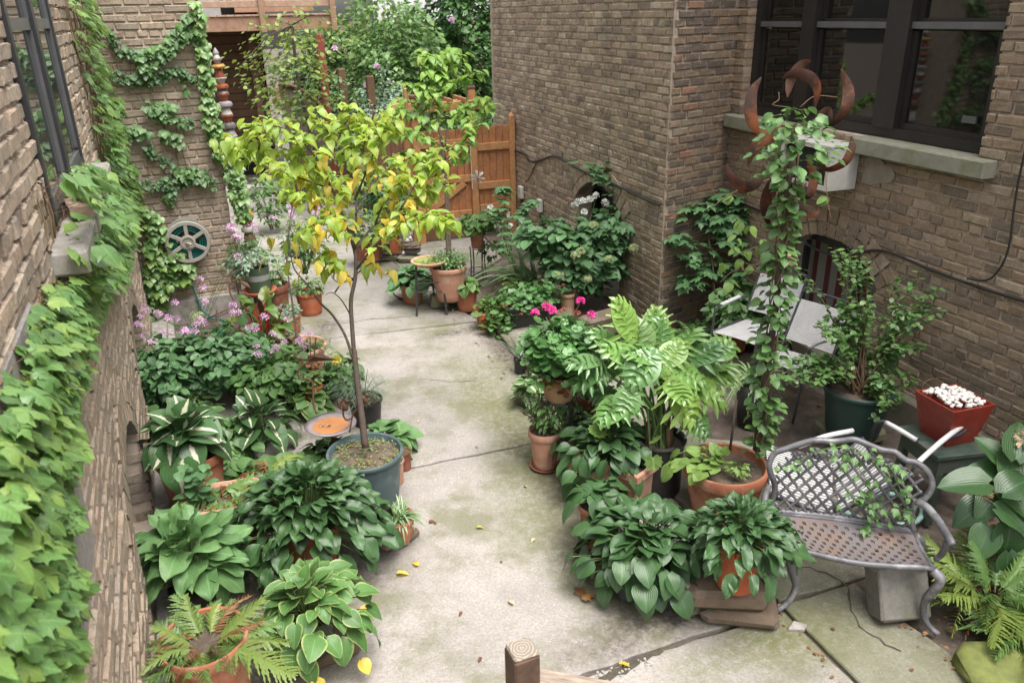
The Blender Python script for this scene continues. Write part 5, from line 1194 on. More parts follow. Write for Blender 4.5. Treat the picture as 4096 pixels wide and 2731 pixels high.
# small pots near the rusty bird bath
for i, (bx, by, ry, w_, lab) in enumerate(((1262, 1600, 1478, 60, 'small terracotta pot behind the rusty bird bath, the farther of two'), (1265, 1650, 1535, 80, 'small terracotta pot behind the rusty bird bath, the nearer of two'))):
    t, r_, h = potted(bx, by, ry, w_, 'terracotta_orange', lab, group='small pots by the rusty bird bath', rb=.75)
    bush(t, 60, (0, 0, h + .05), (.09, .09, .07), 'small', .045, ('leaf_dead', 'leaf_lime')[i], 0, 5, seed=80 + i)
t, r_, h = potted(1470, 1690, 1590, 140, 'plastic_black', 'silvery succulent-like plant filling a black bowl at the path edge', rb=.75)
bush(t, 750, (-.04, 0, h + .10), (.27, .22, .19), 'blade', .075, 'leaf_silver', 0, 10, 'stem_green', seed=82, shell=.25)
t = thing('dahlia', at(1370, 1600), 'bushy plant with one yellow pompom flower behind the sapling trunk', 'flowering plant'); L0 = np.array(t.location); bush(t, 420, (0, 0, .25), (.22, .2, .2), 'small', .08, 'leaf_mid', 30, 8, 'stem_green', seed=83, shell=.3)
q = pp(1345, 1440, proj(L0)[2] * .96) - L0; flowers(t, [q], 'dahlia', .045, 'petal_yellow', 'flower', 6, .008)
# ---- rusty bird bath with squirrels
plain('rust_metal', (.085, .04, .028), .75, (.13, .06, .035), 25, bumpd=.002); plain('rust_dish', (.27, .23, .24), .7, (.20, .16, .165), 12); plain('rust_water', (.50, .19, .02), .06, (.40, .14, .015), 6, spec=.8)
zb = .42; P = at(1322, 1695, zb); wb = proj(P)[2]; r_ = 103 / FPX * wb; t = thing('bird_bath', [P[0], P[1], 0], 'rusty metal bird bath with orange water, squirrel figures and a curled perch', 'bird bath')
m = MB(); m.lathe([(.02, zb - .06), (r_ * .6, zb - .05), (r_ * .98, zb - .005), (r_, zb), (r_ * .72, zb - .006), (r_ * .64, zb - .02), (.0, zb - .035)], n=40); m.build('dish', 'rust_dish', t, True)
m = MB(); m.lathe([(r_ * .69, zb - .010), (0, zb - .0095)], n=40); m.build('water', 'rust_water', t)
m = MB(); m.tube([(0, 0, zb - .05), (.01, 0, .2), (0, 0, -.02)], .014, 8)
for k in range(3): a = k * 2.1; m.tube([(0, 0, .12), (.08 * math.cos(a), .08 * math.sin(a), .05), (.12 * math.cos(a), .12 * math.sin(a), 0)], .008, 6)
m.build('stem', 'rust_metal', t, True)
L0 = np.array(t.location)
m = MB(); m.tube(smooth_curve([pp(x, y, wb * 1.0) - L0 for x, y in ((1268, 1655), (1255, 1620), (1252, 1560), (1250, 1530), (1230, 1515), (1200, 1515), (1193, 1490), (1205, 1465), (1235, 1448))], 4), .0075, 7); m.build('curled_perch', 'rust_metal', t, True)
c_ = pp(1262, 1440, wb) - L0; m = MB(); m.add([c_ + np.array(q) for q in ((-.05, 0, -.01), (.16, -.01, .0), (.0, -.03, .04), (.02, .05, .03), (-.06, .03, .02))], [(0, 1, 2), (1, 3, 2), (0, 2, 4), (2, 3, 4), (0, 4, 3, 1)]); m.build('bird_figure', 'rust_metal', t)
m = MB(); m.tube([pp(1243, 1440, wb) - L0, pp(1240, 1345, wb) - L0], .004, 5); m.tube([pp(1256, 1440, wb) - L0, pp(1264, 1350, wb) - L0], .005, 5); m.build('antenna', 'rust_metal', t)
m = MB(); m.tube(smooth_curve([pp(x, y, wb * .98) - L0 for x, y in ((1398, 1730), (1405, 1690), (1412, 1655), (1425, 1640), (1440, 1630))], 4), .006, 6); m.tube(smooth_curve([pp(x, y, wb * .98) - L0 for x, y in ((1405, 1672), (1390, 1680), (1378, 1672), (1372, 1650), (1378, 1635))], 4), .006, 6); m.build('branch_arm', 'rust_metal', t, True)
for (x, y, sc) in ((1380, 1625, 1.), (1462, 1600, .95)):
    m = MB(); c_ = pp(x, y, wb * .97) - L0; s_ = .028 * sc
    m.blob(c_ + [0, 0, -.005], (s_ * 1.5, s_ * .8, s_ * 2.2), 3, .05); m.blob(c_ + [s_ * .6, 0, s_ * 1.4], (s_ * 1.2, s_ * .8, s_), 4, .05)
    m.tube(smooth_curve([c_ + np.array([-s_ * .5, 0, -s_]), c_ + np.array([-s_ * 1.3, 0, -s_ * .2]), c_ + np.array([-s_ * 1.2, 0, s_ * 1.2]), c_ + np.array([-s_ * .6, 0, s_ * 1.6])], 4), [s_ * .25] * 4 + [s_ * .5] * 5 + [s_ * .35] * 4, 6)
    m.tube([c_ + np.array([s_ * .9, 0, s_ * 1.8]), c_ + np.array([s_ * .95, 0, s_ * 2.3])], s_ * .15, 4); m.build('squirrel_figure', 'rust_metal', t, True)
for i in range(9):
    q = pp(1285 + (i % 5) * 9 + U(-4, 4), 1712 + (i // 5) * 9 + U(-3, 3), wb); m = MB()
    m.blob([q[0] - L0[0], q[1] - L0[1], zb - .006], (.012, .012, .008), i, .1); m.build('bead', 'ceramic_white' if i % 2 else 'rust_metal', t, True)
# ---- rake and curled rusty trellis by the pier
t = thing('garden_ornament', at(960, 1440), 'rusty curled metal ornament with a spiky wing, in front of the brick pier', 'garden ornament'); L0 = np.array(t.location); wq = proj(L0)[2] * .96
Q = lambda x, y: pp(x, y, wq) - L0
m = MB()
for pts in ([(940, 1440), (935, 1395), (925, 1370), (905, 1330), (880, 1300), (868, 1270), (866, 1235)], [(928, 1335), (955, 1310), (962, 1290), (955, 1250), (935, 1200), (920, 1170), (918, 1140), (930, 1128)], [(935, 1340), (955, 1325), (990, 1310), (1010, 1290)], [(830, 1285), (880, 1288), (920, 1300), (955, 1320)]): m.tube(smooth_curve([Q(*p) for p in pts], 4), .009, 6)
m.build('curled_rods', 'rust_metal', t, True); m = MB()
m.tube([Q(830, 1275), Q(870, 1255), Q(915, 1232)], .006, 5)
for i in range(12): a = i / 11; x = 838 + 75 * a; y = 1270 - 36 * a; m.tube([Q(x, y), Q(x - 4, y + 22 - 8 * (1 - a))], .003, 4)
m.build('wing_spikes', 'rust_metal', t, True)
t = thing('garden_ornament', at(985, 1330), 'rusty leaf-shaped hook leaning out beside the green tin', 'garden ornament'); L0 = np.array(t.location)
m = MB(); m.tube(smooth_curve([Q(x, y) for x, y in ((930, 1125), (945, 1122), (958, 1112), (962, 1118))], 4), .012, 6); m.tube([Q(930, 1128), Q(925, 1100), Q(915, 1075)], .004, 5); m.tube([Q(930, 1128), Q(928, 1095), Q(930, 1070)], .004, 5)
m.tube([Q(960, 1125), Q(985, 1138), Q(1003, 1155)], [.012, .02, .004], 6, flat=.3); m.tube([Q(945, 1125), (0, 0, .2), (0, 0, 0)], .006, 5); m.build('hook', 'rust_metal', t, True)
# ---- rectangular planter with dead fern
P = at(930, 2170); t = thing('potted_fern', P, 'rectangular pinkish planter of brown dead fern with a few fresh green shoots', 'potted plant', rz=yaw(nl) - .15)
def box_planter(t, lx, ly, h, mat, rim=.03, taper=.86):
    m = MB(); a, b = lx / 2, ly / 2; r0 = [(a * taper, b * taper, 0), (a - rim, b - rim, h - .06), (a, b, h - .055), (a, b, h - .008), (a - .006, b - .006, h), (a - .02, b - .02, h), (a - .03, b - .03, h - .02), (a - .035, b - .035, h * .5)]
    vs = []; fs = []
    for (x, y, z) in r0: vs += [(-x, -y, z), (x, -y, z), (x, y, z), (-x, y, z)]
    for i in range(len(r0) - 1):
        for k in range(4): j = (k + 1) % 4; fs.append((i * 4 + k, i * 4 + j, i * 4 + 4 + j, i * 4 + 4 + k))
    fs.append((3, 2, 1, 0)); m.add(vs, fs); m.build('planter', mat, t)
    m = MB(); n = 8; vs = []
    for i in range(n + 1):
        for j in range(n + 1): vs.append(((i / n - .5) * (lx - .07), (j / n - .5) * (ly - .07), h * .84 + U(-.008, .01)))
    m.add(vs, [(i * (n + 1) + j, (i + 1) * (n + 1) + j, (i + 1) * (n + 1) + j + 1, i * (n + 1) + j + 1) for i in range(n) for j in range(n)]); m.build('soil', 'soil', t, True)
hp = height_at(P, 1980); box_planter(t, .50, .34, hp, 'terracotta_pale')
ferns(t, 26, .38, hp * .9, 'ferndead', 'leaf_dead', 3, 10, lift=.25, name='dead_frond'); ferns(t, 10, .34, hp * .9, 'ferndead', 'leaf_fern_pale', 4, 10, lift=.5, shift=(.5, .3))
ferns(t, 8, .40, hp * .95, 'fernlow', 'leaf_fern', 5, 10, lift=.1, shift=(.5, -.8))
for i, (x, y) in enumerate(((-.17, .06), (-.10, -.05), (-.2, -.02), (-.08, .02))):
    it = [('broad', lm([x + U(-.03, .03), y + U(-.03, .03), hp * .9 + .035 * k], [math.cos(k * 1.57), math.sin(k * 1.57), U(-.1, .3)], [0, 0, 1], .075)) for k in range(8)]; leaves(it, 'leaf_blue', t, 'leaf', 8, 20)
# ---- the big dark blue-green hosta
t, r_, h = potted(1262, 2262, 2085, 240, 'terracotta', 'huge dome of dark blue-green hosta leaves in a terracotta pot, left of the path', 'potted_hosta', rb=.72)
rosette(t, 290, .49, h - .08, .42, .135, 'hostawavy', 'leaf_hosta_dark', 290, flat=.95, seed=3, lift=.6, ecc=(1.05, .85), low=-.25)
# ---- light-green hosta with big wavy leaves
t, r_, h = potted(800, 2480, 2330, 190, 'plastic_black', 'big light-green wavy-leaved hosta in the lower left corner', 'potted_hosta', rb=.75)
rosette(t, 58, .35, h - .02, .40, .205, 'hostawavy', 'leaf_hosta_light', 60, flat=1.1, seed=4, lift=.9, ecc=(1, .85), shift=(-.02, .05), sw=.006)
# ---- hosta with pale-edged round leaves
t, r_, h = potted(1245, 2590, 2450, 220, 'plastic_grey', 'mound of round pale-edged hosta leaves in a grey pot on a stone, lower left', 'potted_hosta', rb=.78, z=.08)
rosette(t, 105, .32, h - .02, .26, .115, 'hosta', 'leaf_hosta_edge', 90, flat=.95, seed=5, lift=.6, low=-.35, shift=(.06, 0))
t2 = it = [('hosta', lm([.28, -.14, .05], [.6, -.6, -.6], [0, 0, 1], .08)), ('hosta', lm([.10, -.28, .08], [.2, -.6, -.8], [0, 0, 1], .08)), ('hosta', lm([-.0, -.28, .02], [0, -.3, -1], [0, -1, .3], .07))]; leaves(it, 'leaf_tree_yellow', t, 'yellow_leaf', 5, 10)
plain('stone_brown', (.16, .115, .08), .9, (.11, .08, .055), 8, bumpd=.006, dirt=(.20, .17, .13)); plain('stone_grey', (.30, .28, .255), .9, (.23, .215, .19), 12, bumpd=.006)
plain('stone_moss', (.24, .22, .16), .9, (.16, .16, .10), 8, bumpd=.006)
def stone(x, y, d, z, mat, label, rz=0, name='stone', seed=0, group=None, bev=.02, P=None):
    m = MB(); m.box((0, 0, 0), d, bev=min(bev, d[2] * .35), jit=min(d) * .07); o = m.build(name, mat); P = at(x, y, z) if P is None else P; o.location = (float(P[0]), float(P[1]), float(P[2]) + d[2] / 2); o.rotation_euler = (0, 0, rz); tag(o, label, 'stone' if name == 'stone' else name.split('_')[-1], group); return o
stone(1245, 2590, (.42, .36, .082), -.002, 'stone_brown', 'flat brown stone under the grey pot of the pale-edged hosta', .5)
# ---- fern in a big terracotta pot, bottom left
t, r_, h = potted(880, 2850, 2540, 350, 'terracotta', 'wide terracotta pot of half-brown fern at the bottom left', 'potted_fern', rb=.75, z=0)
ferns(t, 26, .26, h * .88, 'fern', 'leaf_fern', 8, 40, lift=.6, R0=.07); ferns(t, 9, .27, h * .9, 'fern', 'leaf_fern_pale', 9, 20, lift=.8, R0=.05); ferns(t, 9, .26, h * .9, 'ferndead', 'leaf_dead', 10, 20, lift=.8, R0=.05, name='dead_frond')
ferns(t, 3, .46, h * .9, 'fern', 'leaf_fern_pale', 11, 5, lift=.25, R0=.06, spread=1.0, az0=-.3); ferns(t, 3, .40, h * .8, 'ferndead', 'leaf_fern', 12, 5, lift=.2, spread=1.3, az0=2.6)
# ---- small pots on bricks at path edge
for i, (x, y, d, a, lab) in enumerate(((1580, 2178, (.17, .11, .055), .4, 'flat reddish stone under the little pot of striped grass, the front one'), (1640, 2150, (.12, .09, .055), 1.0, 'darker stone tucked behind under the little pot of striped grass'))): stone(x, y, d, 0, 'old_brick' if not i else 'stone_brown', lab, a)
t, r_, h = potted(1600, 2150, 2062, 140, 'terracotta', 'little terracotta pot of striped spiky grass on stones at the path edge', z=.055, rb=.68)
it = [('strap', lm([U(-.03, .03), U(-.03, .03), h * .86], [math.cos(a), math.sin(a), U(.1, 2.2)], [0, 0, 1], U(.10, .17), 1.5)) for a in [U(0, 6.28) for _ in range(110)]]; leaves(it, 'leaf_spider', t, 'leaf', 110, 20)
for i, (bx, by, ry, w_, mt, lab) in enumerate(((1585, 1930, 1835, 80, 'terracotta_pale', 'pale small terracotta pot behind the teal pot, the nearer one'), (1620, 1875, 1800, 66, 'terracotta_dark', 'dark small terracotta pot behind the teal pot, the farther one'))):
    t, r_, h = potted(bx, by, ry, w_, mt, lab, group='small pots behind the teal pot', rb=.75); bush(t, 90, (0, 0, h + .02), (.06, .06, .05), 'blade', .05, 'leaf_mid', 0, 0, seed=90 + i)
# ---- dark fern clump and filler behind
t = thing('fern', at(1090, 2080), 'drooping brown-tipped fern fronds behind the rectangular planter', 'fern'); ferns(t, 10, .42, .30, 'ferndead', 'leaf_dead', 21, 10, lift=.5, name='dead_frond'); ferns(t, 4, .40, .30, 'fernlow', 'leaf_fern_pale', 22, 6, lift=.5)
for i, (x, y, n, R3, z_, lab) in enumerate(((760, 1760, 240, (.3, .3, .2), .2, 'dark leafy filler under the white-centred hosta'), (900, 1830, 300, (.35, .3, .16), .14, 'low dark ground plant between the two white-centred hostas'), (1330, 1900, 320, (.3, .25, .16), .14, 'low green ground plant left of the teal pot'), (1080, 1500, 380, (.4, .3, .2), .2, 'green filler between the chard and the bowl'))):
    t = thing('ground_plant', at(x, y), lab, 'plant'); bush(t, n, (0, 0, z_), R3, 'broad', .09, ('leaf_fern_dark', 'leaf_bush')[i % 2], 0, 0, seed=100 + i, shell=.1)
# ================================================================== RIGHT SIDE
# ---- birdbath on iron stand
zb = None
P = at(1728, 1248); t = thing('bird_bath', P, 'shallow green-glazed clay bird bath dish on a three-legged iron stand', 'bird bath'); hz = height_at(P, 1040); r_ = 73 / FPX * proj([P[0], P[1], hz])[2]
plain('glaze_green', (.24, .27, .06), .12, (.19, .22, .05), 10, spec=.7); plain('iron', (.035, .033, .035), .6, (.05, .047, .045), 20)
m = MB(); m.lathe([(r_ * .4, hz - .06), (r_ * .8, hz - .04), (r_ * .98, hz - .012), (r_, hz), (r_ * .93, hz + .004), (r_ * .85, hz - .006)], n=36); m.f = [f for f in m.f if len(f) == 4] + [tuple(range(35, -1, -1))]; m.r = [0] * len(m.f); m.build('dish', 'terracotta_pale', t, True)
m = MB(); m.lathe([(r_ * .86, hz - .005), (r_ * .7, hz - .018), (0, hz - .026)], n=36); m.f = [f for f in m.f if len(f) == 4]; m.r = [0] * len(m.f); m.build('glazed_bowl', 'glaze_green', t, True)
for k in range(3):
    a = (-2.5, -.5, 1.5)[k]; m = MB(); m.tube([(r_ * 1.02 * math.cos(a), r_ * 1.02 * math.sin(a), 0), (r_ * .98 * math.cos(a), r_ * .98 * math.sin(a), .02), (r_ * .82 * math.cos(a), r_ * .82 * math.sin(a), hz - .03)], .013, 6); m.build('leg', 'iron', t)
m = MB()
for z in (hz * .45, hz * .62):
    q = [(r_ * .9 * math.cos(a), r_ * .9 * math.sin(a), z) for a in (-2.5, -.5, 1.5)]
    for i in range(3): m.tube([q[i], q[(i + 1) % 3]], .008, 5)
m.build('cross_bars', 'iron', t)
def pot_plant(bx, by, ry, w_, mt, label, kind, n, R3, size, lmat, key='broad', single=30, z=0., seed=1, stems=8, dz=0., rb=.74, hosta=False, soil_z=.88, **k):
    t, r_, h = potted(bx, by, ry, w_, mt, label, kind, z=z, rb=rb, soil_z=soil_z)
    if hosta: rosette(t, n, R3[0], h - .02, R3[2], size, key, lmat, single, seed=seed, **k)
    else: bush(t, n, (k.pop('dx', 0), k.pop('dy', 0), h + dz), R3, key, size, lmat, single, stems, 'stem_green', root=(0, 0, h * .85), seed=seed, **k)
    return t, r_, h
pot_plant(1652, 1208, 1132, 100, 'terracotta', 'leafy hosta-like plant in a terracotta pot left of the green bird bath', 'potted_plant', 60, (.27, .2, .20), .15, 'leaf_blue', 'broad', 50, seed=201, hosta=True, lift=.5)
m = MB(); t = thing('iron_scroll', at(1590, 1200), 'small rusty iron scroll leaning by the pot left of the green bird bath', 'garden ornament'); m.tube(smooth_curve([(.0, 0, .02), (.09, 0, .0), (-.03, 0, .06), (-.04, 0, .16), (-.01, 0, .2)], 5), .008, 6); m.build('scroll', 'rust_metal', t, True)
# big pot with second tree
for i, (x, y, a) in enumerate(((1760, 1225, .2), (1830, 1210, -.4))): stone(x, y, (.20, .19, .14), 0, 'stone_moss', ('grey block under the front of the big pot with the slim green tree', 'second grey block under the right side of the big pot with the slim green tree')[i], a)
t, r_, h = potted(1800, 1195, 1060, 152, 'terracotta_pale', 'slim tree with tiered bright green leaves in a big pale pot before the gate', 'potted_tree', 'potted tree', z=.13, rb=.66, rimh=.14)
L0 = np.array(t.location); wq = proj(L0 + [0, 0, h])[2]; tr2 = t
bush(t, 620, (0, 0, h + .06), (.28, .22, .14), 'tiny', .04, 'leaf_mid', 0, 40, 'stem_green', seed=203, shell=.1, root=(0, 0, h * .85))
def limb2(pts, a, b, w=wq): m = MB(); C_ = smooth_curve([pp(*p, ) - L0 for p in [(q[0], q[1], w + (q[2] if len(q) > 2 else 0)) for q in pts]], 4); m.tube(C_, [a + (b - a) * i / (len(C_) - 1) for i in range(len(C_))], 6); m.build('trunk' if a > .015 else 'branch', 'bark', t, True); return [c + L0 for c in C_]
limb2([(1793, 1080), (1788, 900), (1782, 720), (1765, 560), (1745, 470)], .022, .012); limb2([(1800, 1080), (1797, 900), (1790, 740)], .020, .014); limb2([(1780, 640), (1785, 540), (1800, 430)], .012, .005)
it2 = []; rr = random.Random(8)
for b in ([(1745, 470), (1760, 380), (1770, 300), (1765, 220)], [(1760, 520), (1680, 470, .1), (1590, 440, .2), (1520, 450, .25)], [(1780, 600), (1700, 540, -.1), (1610, 520, -.2), (1500, 520, -.2)], [(1770, 480), (1840, 430, .1), (1920, 400, .2), (1960, 450, .2)], [(1785, 640), (1860, 560, -.1), (1900, 500, -.2)], [(1750, 420), (1700, 360), (1640, 340)], [(1770, 380), (1840, 320), (1900, 290)], [(1765, 300), (1700, 240), (1690, 210)], [(1770, 300), (1830, 240), (1830, 210)], [(1788, 700), (1700, 640), (1620, 620), (1560, 640)], [(1780, 650), (1850, 620)], [(1755, 420, .2), (1690, 420, .3), (1600, 400, .4)], [(1760, 450), (1820, 470), (1880, 460)], [(1762, 340), (1730, 300), (1740, 250)]):
    c_ = limb2(b, .006, .002)
    for j, p in enumerate(c_):
        if j < 2: continue
        for k in range(5):
            az = rr.uniform(0, 6.28); it2.append(('tree', lm(p + np.array([rr.uniform(-.09, .09), rr.uniform(-.09, .09), rr.uniform(-.05, .05)]) - L0, [math.cos(az), math.sin(az), rr.uniform(-.6, .1)], [0, 0, 1], rr.uniform(.085, .135), 1.25, rr.uniform(-.3, .3))))
leaves(it2, 'leaf_tree2', t, 'leaf', 260, 20)
pot_plant(1868, 1238, 1150, 96, 'terracotta', 'cream-edged hosta in a round terracotta pot right of the big pale pot', 'potted_hosta', 30, (.19, .1, .13), .12, 'leaf_hosta_edge', 'hosta', 30, seed=205, hosta=True, lift=.4)
P = at(1962, 1305); t = thing('potted_plant', P, 'square red terracotta planter of lime-green leaves with a dried brown leaf hanging over the front', 'potted plant', rz=yaw(nr) - .05); hp = height_at(P, 1238); box_planter(t, .30, .24, hp, 'terracotta_orange', taper=.8)
bush(t, 520, (0, 0, hp + .06), (.17, .13, .09), 'tiny', .045, 'leaf_lime', 0, 12, 'stem_green', seed=206, shell=.1, root=(0, 0, hp * .8))
it = [('geranium', lm([-.05, -.05, hp + .15], [.2, -.4, .3], [0, 0, 1], .15)), ('geranium', lm([-.14, -.06, hp], [-.3, -.4, -.1], [0, 0, 1], .12)), ('broad', lm([.0, -.1, hp + .04], [0, -.4, .1], [0, 0, 1], .1))]; leaves(it, 'leaf_mid', t, 'leaf', 5, 5)
leaves([('broad', lm([.03, -.125, hp], [.1, -.2, -1], [0, -1, 0], .15, .7))], 'leaf_dead', t, 'dried_leaf', 3, 5)
# plant stand with pot, by the gate
def wire_stand(x, y, ytop, rad_, label, n=4, legs_out=1.15, rings=(.35, 1.), mat='iron'):
    P = at(x, y); t = thing('plant_stand', P, label, 'plant stand'); hz = height_at(P, ytop)
    for k in range(n):
        a = k * 6.2832 / n + .6; m = MB()
        for e in (-.010, .010): m.tube([(rad_ * legs_out * math.cos(a + e), rad_ * legs_out * math.sin(a + e), 0), (rad_ * .95 * math.cos(a + e * 8), rad_ * .95 * math.sin(a + e * 8), hz * .5), (rad_ * math.cos(a + e * 3), rad_ * math.sin(a + e * 3), hz)], .0045, 5)
        m.build('leg', mat, t)
    for q in rings:
        m = MB(); r__ = rad_ * (legs_out + (1 - legs_out) * q)
        m.tube([(r__ * math.cos(a), r__ * math.sin(a), hz * q) for a in [i * 2 * math.pi / 22 for i in range(23)]], .0045, 5, cap=False)
        if q == 1.: m.tube([(-r__, 0, hz), (r__, 0, hz)], .004, 4); m.tube([(0, -r__, hz), (0, r__, hz)], .004, 4)
        m.build('ring', mat, t)
    return t, P, hz
t, P, hz = wire_stand(1915, 1125, 990, .10, 'thin black wire plant stand in front of the gate')
t = thing('potted_plant', [P[0], P[1], hz], 'small terracotta pot of pale-edged leaves on the wire stand in front of the gate', 'potted plant'); hh = height_at(P, 918) - hz; pot(t, .098, hh, 'terracotta', rb=.66)
bush(t, 260, (0, 0, hh + .07), (.27, .22, .15), 'broad', .085, 'leaf_hosta_edge', 60, 12, 'stem_green', seed=208, shell=.2, droopy=.4); bush(t, 60, (.16, 0, -.02), (.14, .1, .14), 'narrow', .10, 'leaf_mid', 10, 4, 'stem_green', seed=209, root=(0, 0, hh))
# statue, pots and rocks by the arbour
def rock(x, y, d, z, mat, label, seed, rz=0): m = MB(); m.blob((0, 0, 0), d, seed, .16, 6); o = m.build('rock', mat); P = at(x, y, z); o.location = (float(P[0]), float(P[1]), float(P[2]) + d[2] * .46); o.rotation_euler = (0, 0, rz); tag(o, label, 'rock', 'rocks under the little statue')
for i, (x, y, d, z, mt, lab) in enumerate(((1640, 1045, (.34, .22, .09), 0, 'stone_moss', 'long flat stone at the foot of the rock pile under the white statue'), (1650, 1012, (.26, .2, .09), .09, 'stone_grey', 'grey flat stone in the middle of the pile under the white statue'), (1645, 990, (.27, .2, .07), .18, 'stone_brown', 'top flat brownish stone directly under the white statue'), (1560, 1040, (.28, .2, .10), 0, 'stone_moss', 'mossy stone at the left foot of the rock pile'), (1590, 1015, (.16, .14, .11), .08, 'old_brick', 'small tan stone between the statue stones and the small pot'), (1550, 1015, (.26, .2, .11), .10, 'stone_moss', 'mossy rock left in the pile below the small orange pot'), (1575, 985, (.28, .24, .09), .19, 'stone_brown', 'brown rock directly under the small orange pot'), (1490, 1042, (.30, .2, .12), 0, 'stone_moss', 'mossy block under the wide dark pot left of the rock pile'))):
    rock(x, y, d, z, mt, lab, i)
plain('statue_white', (.66, .65, .60), .8, (.52, .52, .47), 20, bumpd=.003)
P = at(1638, 1040); t = thing('statue', [P[0], P[1], .25], 'small white garden statue of a seated figure beside the gate post', 'statue'); zt_ = height_at(P, 895) - .25; s_ = zt_ / .36
m = MB(); m.blob((0, 0, .03 * s_), (.19 * s_, .16 * s_, .09 * s_), 1, .06); m.blob((-.055 * s_, -.05 * s_, .085 * s_), (.06 * s_, .07 * s_, .055 * s_), 2, .05); m.blob((.055 * s_, -.05 * s_, .085 * s_), (.06 * s_, .07 * s_, .055 * s_), 3, .05)
m.tube([(-.05 * s_, 0, .05 * s_), (-.055 * s_, -.01 * s_, .16 * s_), (-.02 * s_, -.03 * s_, .25 * s_)], .022 * s_, 8); m.tube([(.05 * s_, 0, .05 * s_), (.055 * s_, -.01 * s_, .16 * s_), (.045 * s_, -.02 * s_, .28 * s_)], .024 * s_, 8)
m.tube([(0, .03 * s_, .03 * s_), (0, .03 * s_, .16 * s_), (0, .0, .27 * s_)], [.055 * s_, .05 * s_, .03 * s_], 10); m.build('body', 'statue_white', t, True)
m = MB(); m.blob((-.005 * s_, -.01 * s_, .315 * s_), (.085 * s_, .085 * s_, .095 * s_), 7, .02, 9); m.blob((-.005 * s_, -.055 * s_, .31 * s_), (.018 * s_, .022 * s_, .024 * s_), 8, .02); m.build('head', 'statue_white', t, True)
t, r_, h = potted(1580, 1010, 948, 46, 'terracotta_orange', 'small orange pot and saucer on the rock pile left of the white statue', z=.27, rb=.8, sau='terracotta_orange'); bush(t, 60, (0, 0, h + .06), (.1, .08, .08), 'small', .06, 'leaf_mid', 0, 4, seed=211)
t, r_, h = potted(1475, 1035, 960, 120, 'terracotta_dark', 'wide dark terracotta pot under the yellow leaves, left of the rock pile', z=.1, rb=.85); bush(t, 260, (0, 0, h + .15), (.32, .25, .2), 'small', .09, 'leaf_mid', 20, 10, seed=212)
t = thing('leafy_plant', at(1600, 985), 'dark leafy shrub filling the corner behind the statue', 'plant'); bush(t, 500, (-.1, .3, .55), (.55, .3, .42), 'broad', .10, 'leaf_blue', 40, 8, seed=213, gap=.15)
# white flower ornament on a stake
t = thing('flower_ornament', at(1932, 1080), 'white lily-shaped flower ornament on a thin stake in front of the gate', 'garden ornament'); L0 = np.array(t.location); q = pp(1910, 712, proj(L0)[2] * .97) - L0
m = MB(); m.tube([(0, 0, 0), q * .5 + np.array([.02, 0, 0]), q], .004, 5); m.build('stake', 'iron', t)
flowers(t, [q], 'lily', .085, 'petal_white', 'bloom', 2, .01)
# ---- planting between path and pale wall
t = thing('tall_plant', at(2060, 1200), 'tall thin plant with toothed leaves and small white flowers in front of the pale wall', 'plant'); L0 = np.array(t.location); wq = proj(L0)[2]
m = MB(); it = []; rr = random.Random(4); tips = []
for pts in ([(2060, 1150), (2030, 1020), (2015, 900), (2020, 780), (2010, 750)], [(2030, 1000), (1990, 880), (1960, 840)], [(2025, 950), (2080, 860), (2130, 800)]):
    C_ = smooth_curve([pp(x, y, wq) - L0 for x, y in pts], 4); m.tube(C_, .004, 5)
    for j, p in enumerate(C_):
        if j > 3:
            for k in range(4): a = rr.uniform(0, 6.28); it.append(('maple', lm(p, [math.cos(a), math.sin(a), rr.uniform(-.3, .2)], [0, 0, 1], rr.uniform(.10, .16))))
m.build('stems', 'stem_brown', t, True, kind='stuff'); leaves(it, 'leaf_blue', t, 'leaf', 60, 20)
flowers(t, [pp(x, y, wq) - L0 for x, y in ((1960, 830), (2010, 850), (2035, 860), (2080, 885), (2085, 900), (2040, 905), (1995, 870), (2090, 920), (2060, 945), (1990, 905), (2120, 960), (2130, 975), (2160, 965), (2180, 1000), (2000, 885))], 'flower5', .022, 'petal_white', 'flower', 6, .03, (0, 0, .3))
t = thing('strap_leaf_plant', at(2110, 1205), 'large strappy-leaved plant arching over the edge of the bed', 'plant')
it = [('strap', lm([U(-.12, .12), U(-.12, .12), .18], [math.cos(a), math.sin(a), U(.5, 2.2)], [0, 0, 1], U(.42, .72), 1.15)) for a in [U(0, 6.28) for _ in range(54)]]; leaves(it, 'leaf_strap', t, 'leaf', 54, 20)
ferns(t, 9, .38, .25, 'fernlow', 'leaf_fern_pale', 31, 9, lift=.6, shift=(-.6, -.1), spread=2.5, az0=2.4)
m = MB(); m.lathe([(.14, 0), (.17, .16), (.19, .17), (.19, .2), (.16, .2)], n=24); m.build('pot', 'terracotta_orange', t, 'auto')
t = thing('hydrangea_bush', at(2330, 1225), 'large hydrangea bush with pale green flower heads and white blooms against the pale wall', 'bush')
L0 = np.array(t.location); wq = proj(L0)[2]
bush(t, 1050, (.0, .0, .58), (.60, .42, .48), 'broad', .115, 'leaf_blue', 220, 26, 'stem_brown', seed=220, shell=.35, gap=.12, droopy=.15)
bush(t, 240, (.40, .0, .85), (.50, .3, .28), 'maple', .13, 'leaf_blue', 120, 12, 'stem_brown', seed=221, shell=.2, gap=.2); bush(t, 170, (-.45, .1, .80), (.36, .3, .22), 'broad', .13, 'leaf_blue', 60, 8, 'stem_brown', seed=222, shell=.2)
flowers(t, [pp(x, y, wq * .93) - L0 for x, y in ((2350, 1120), (2302, 1025), (2325, 1010), (2435, 1040), (2235, 1105), (2375, 905), (2535, 995))], 'flower4', .016, 'petal_green', 'flower_head', 60, .055)
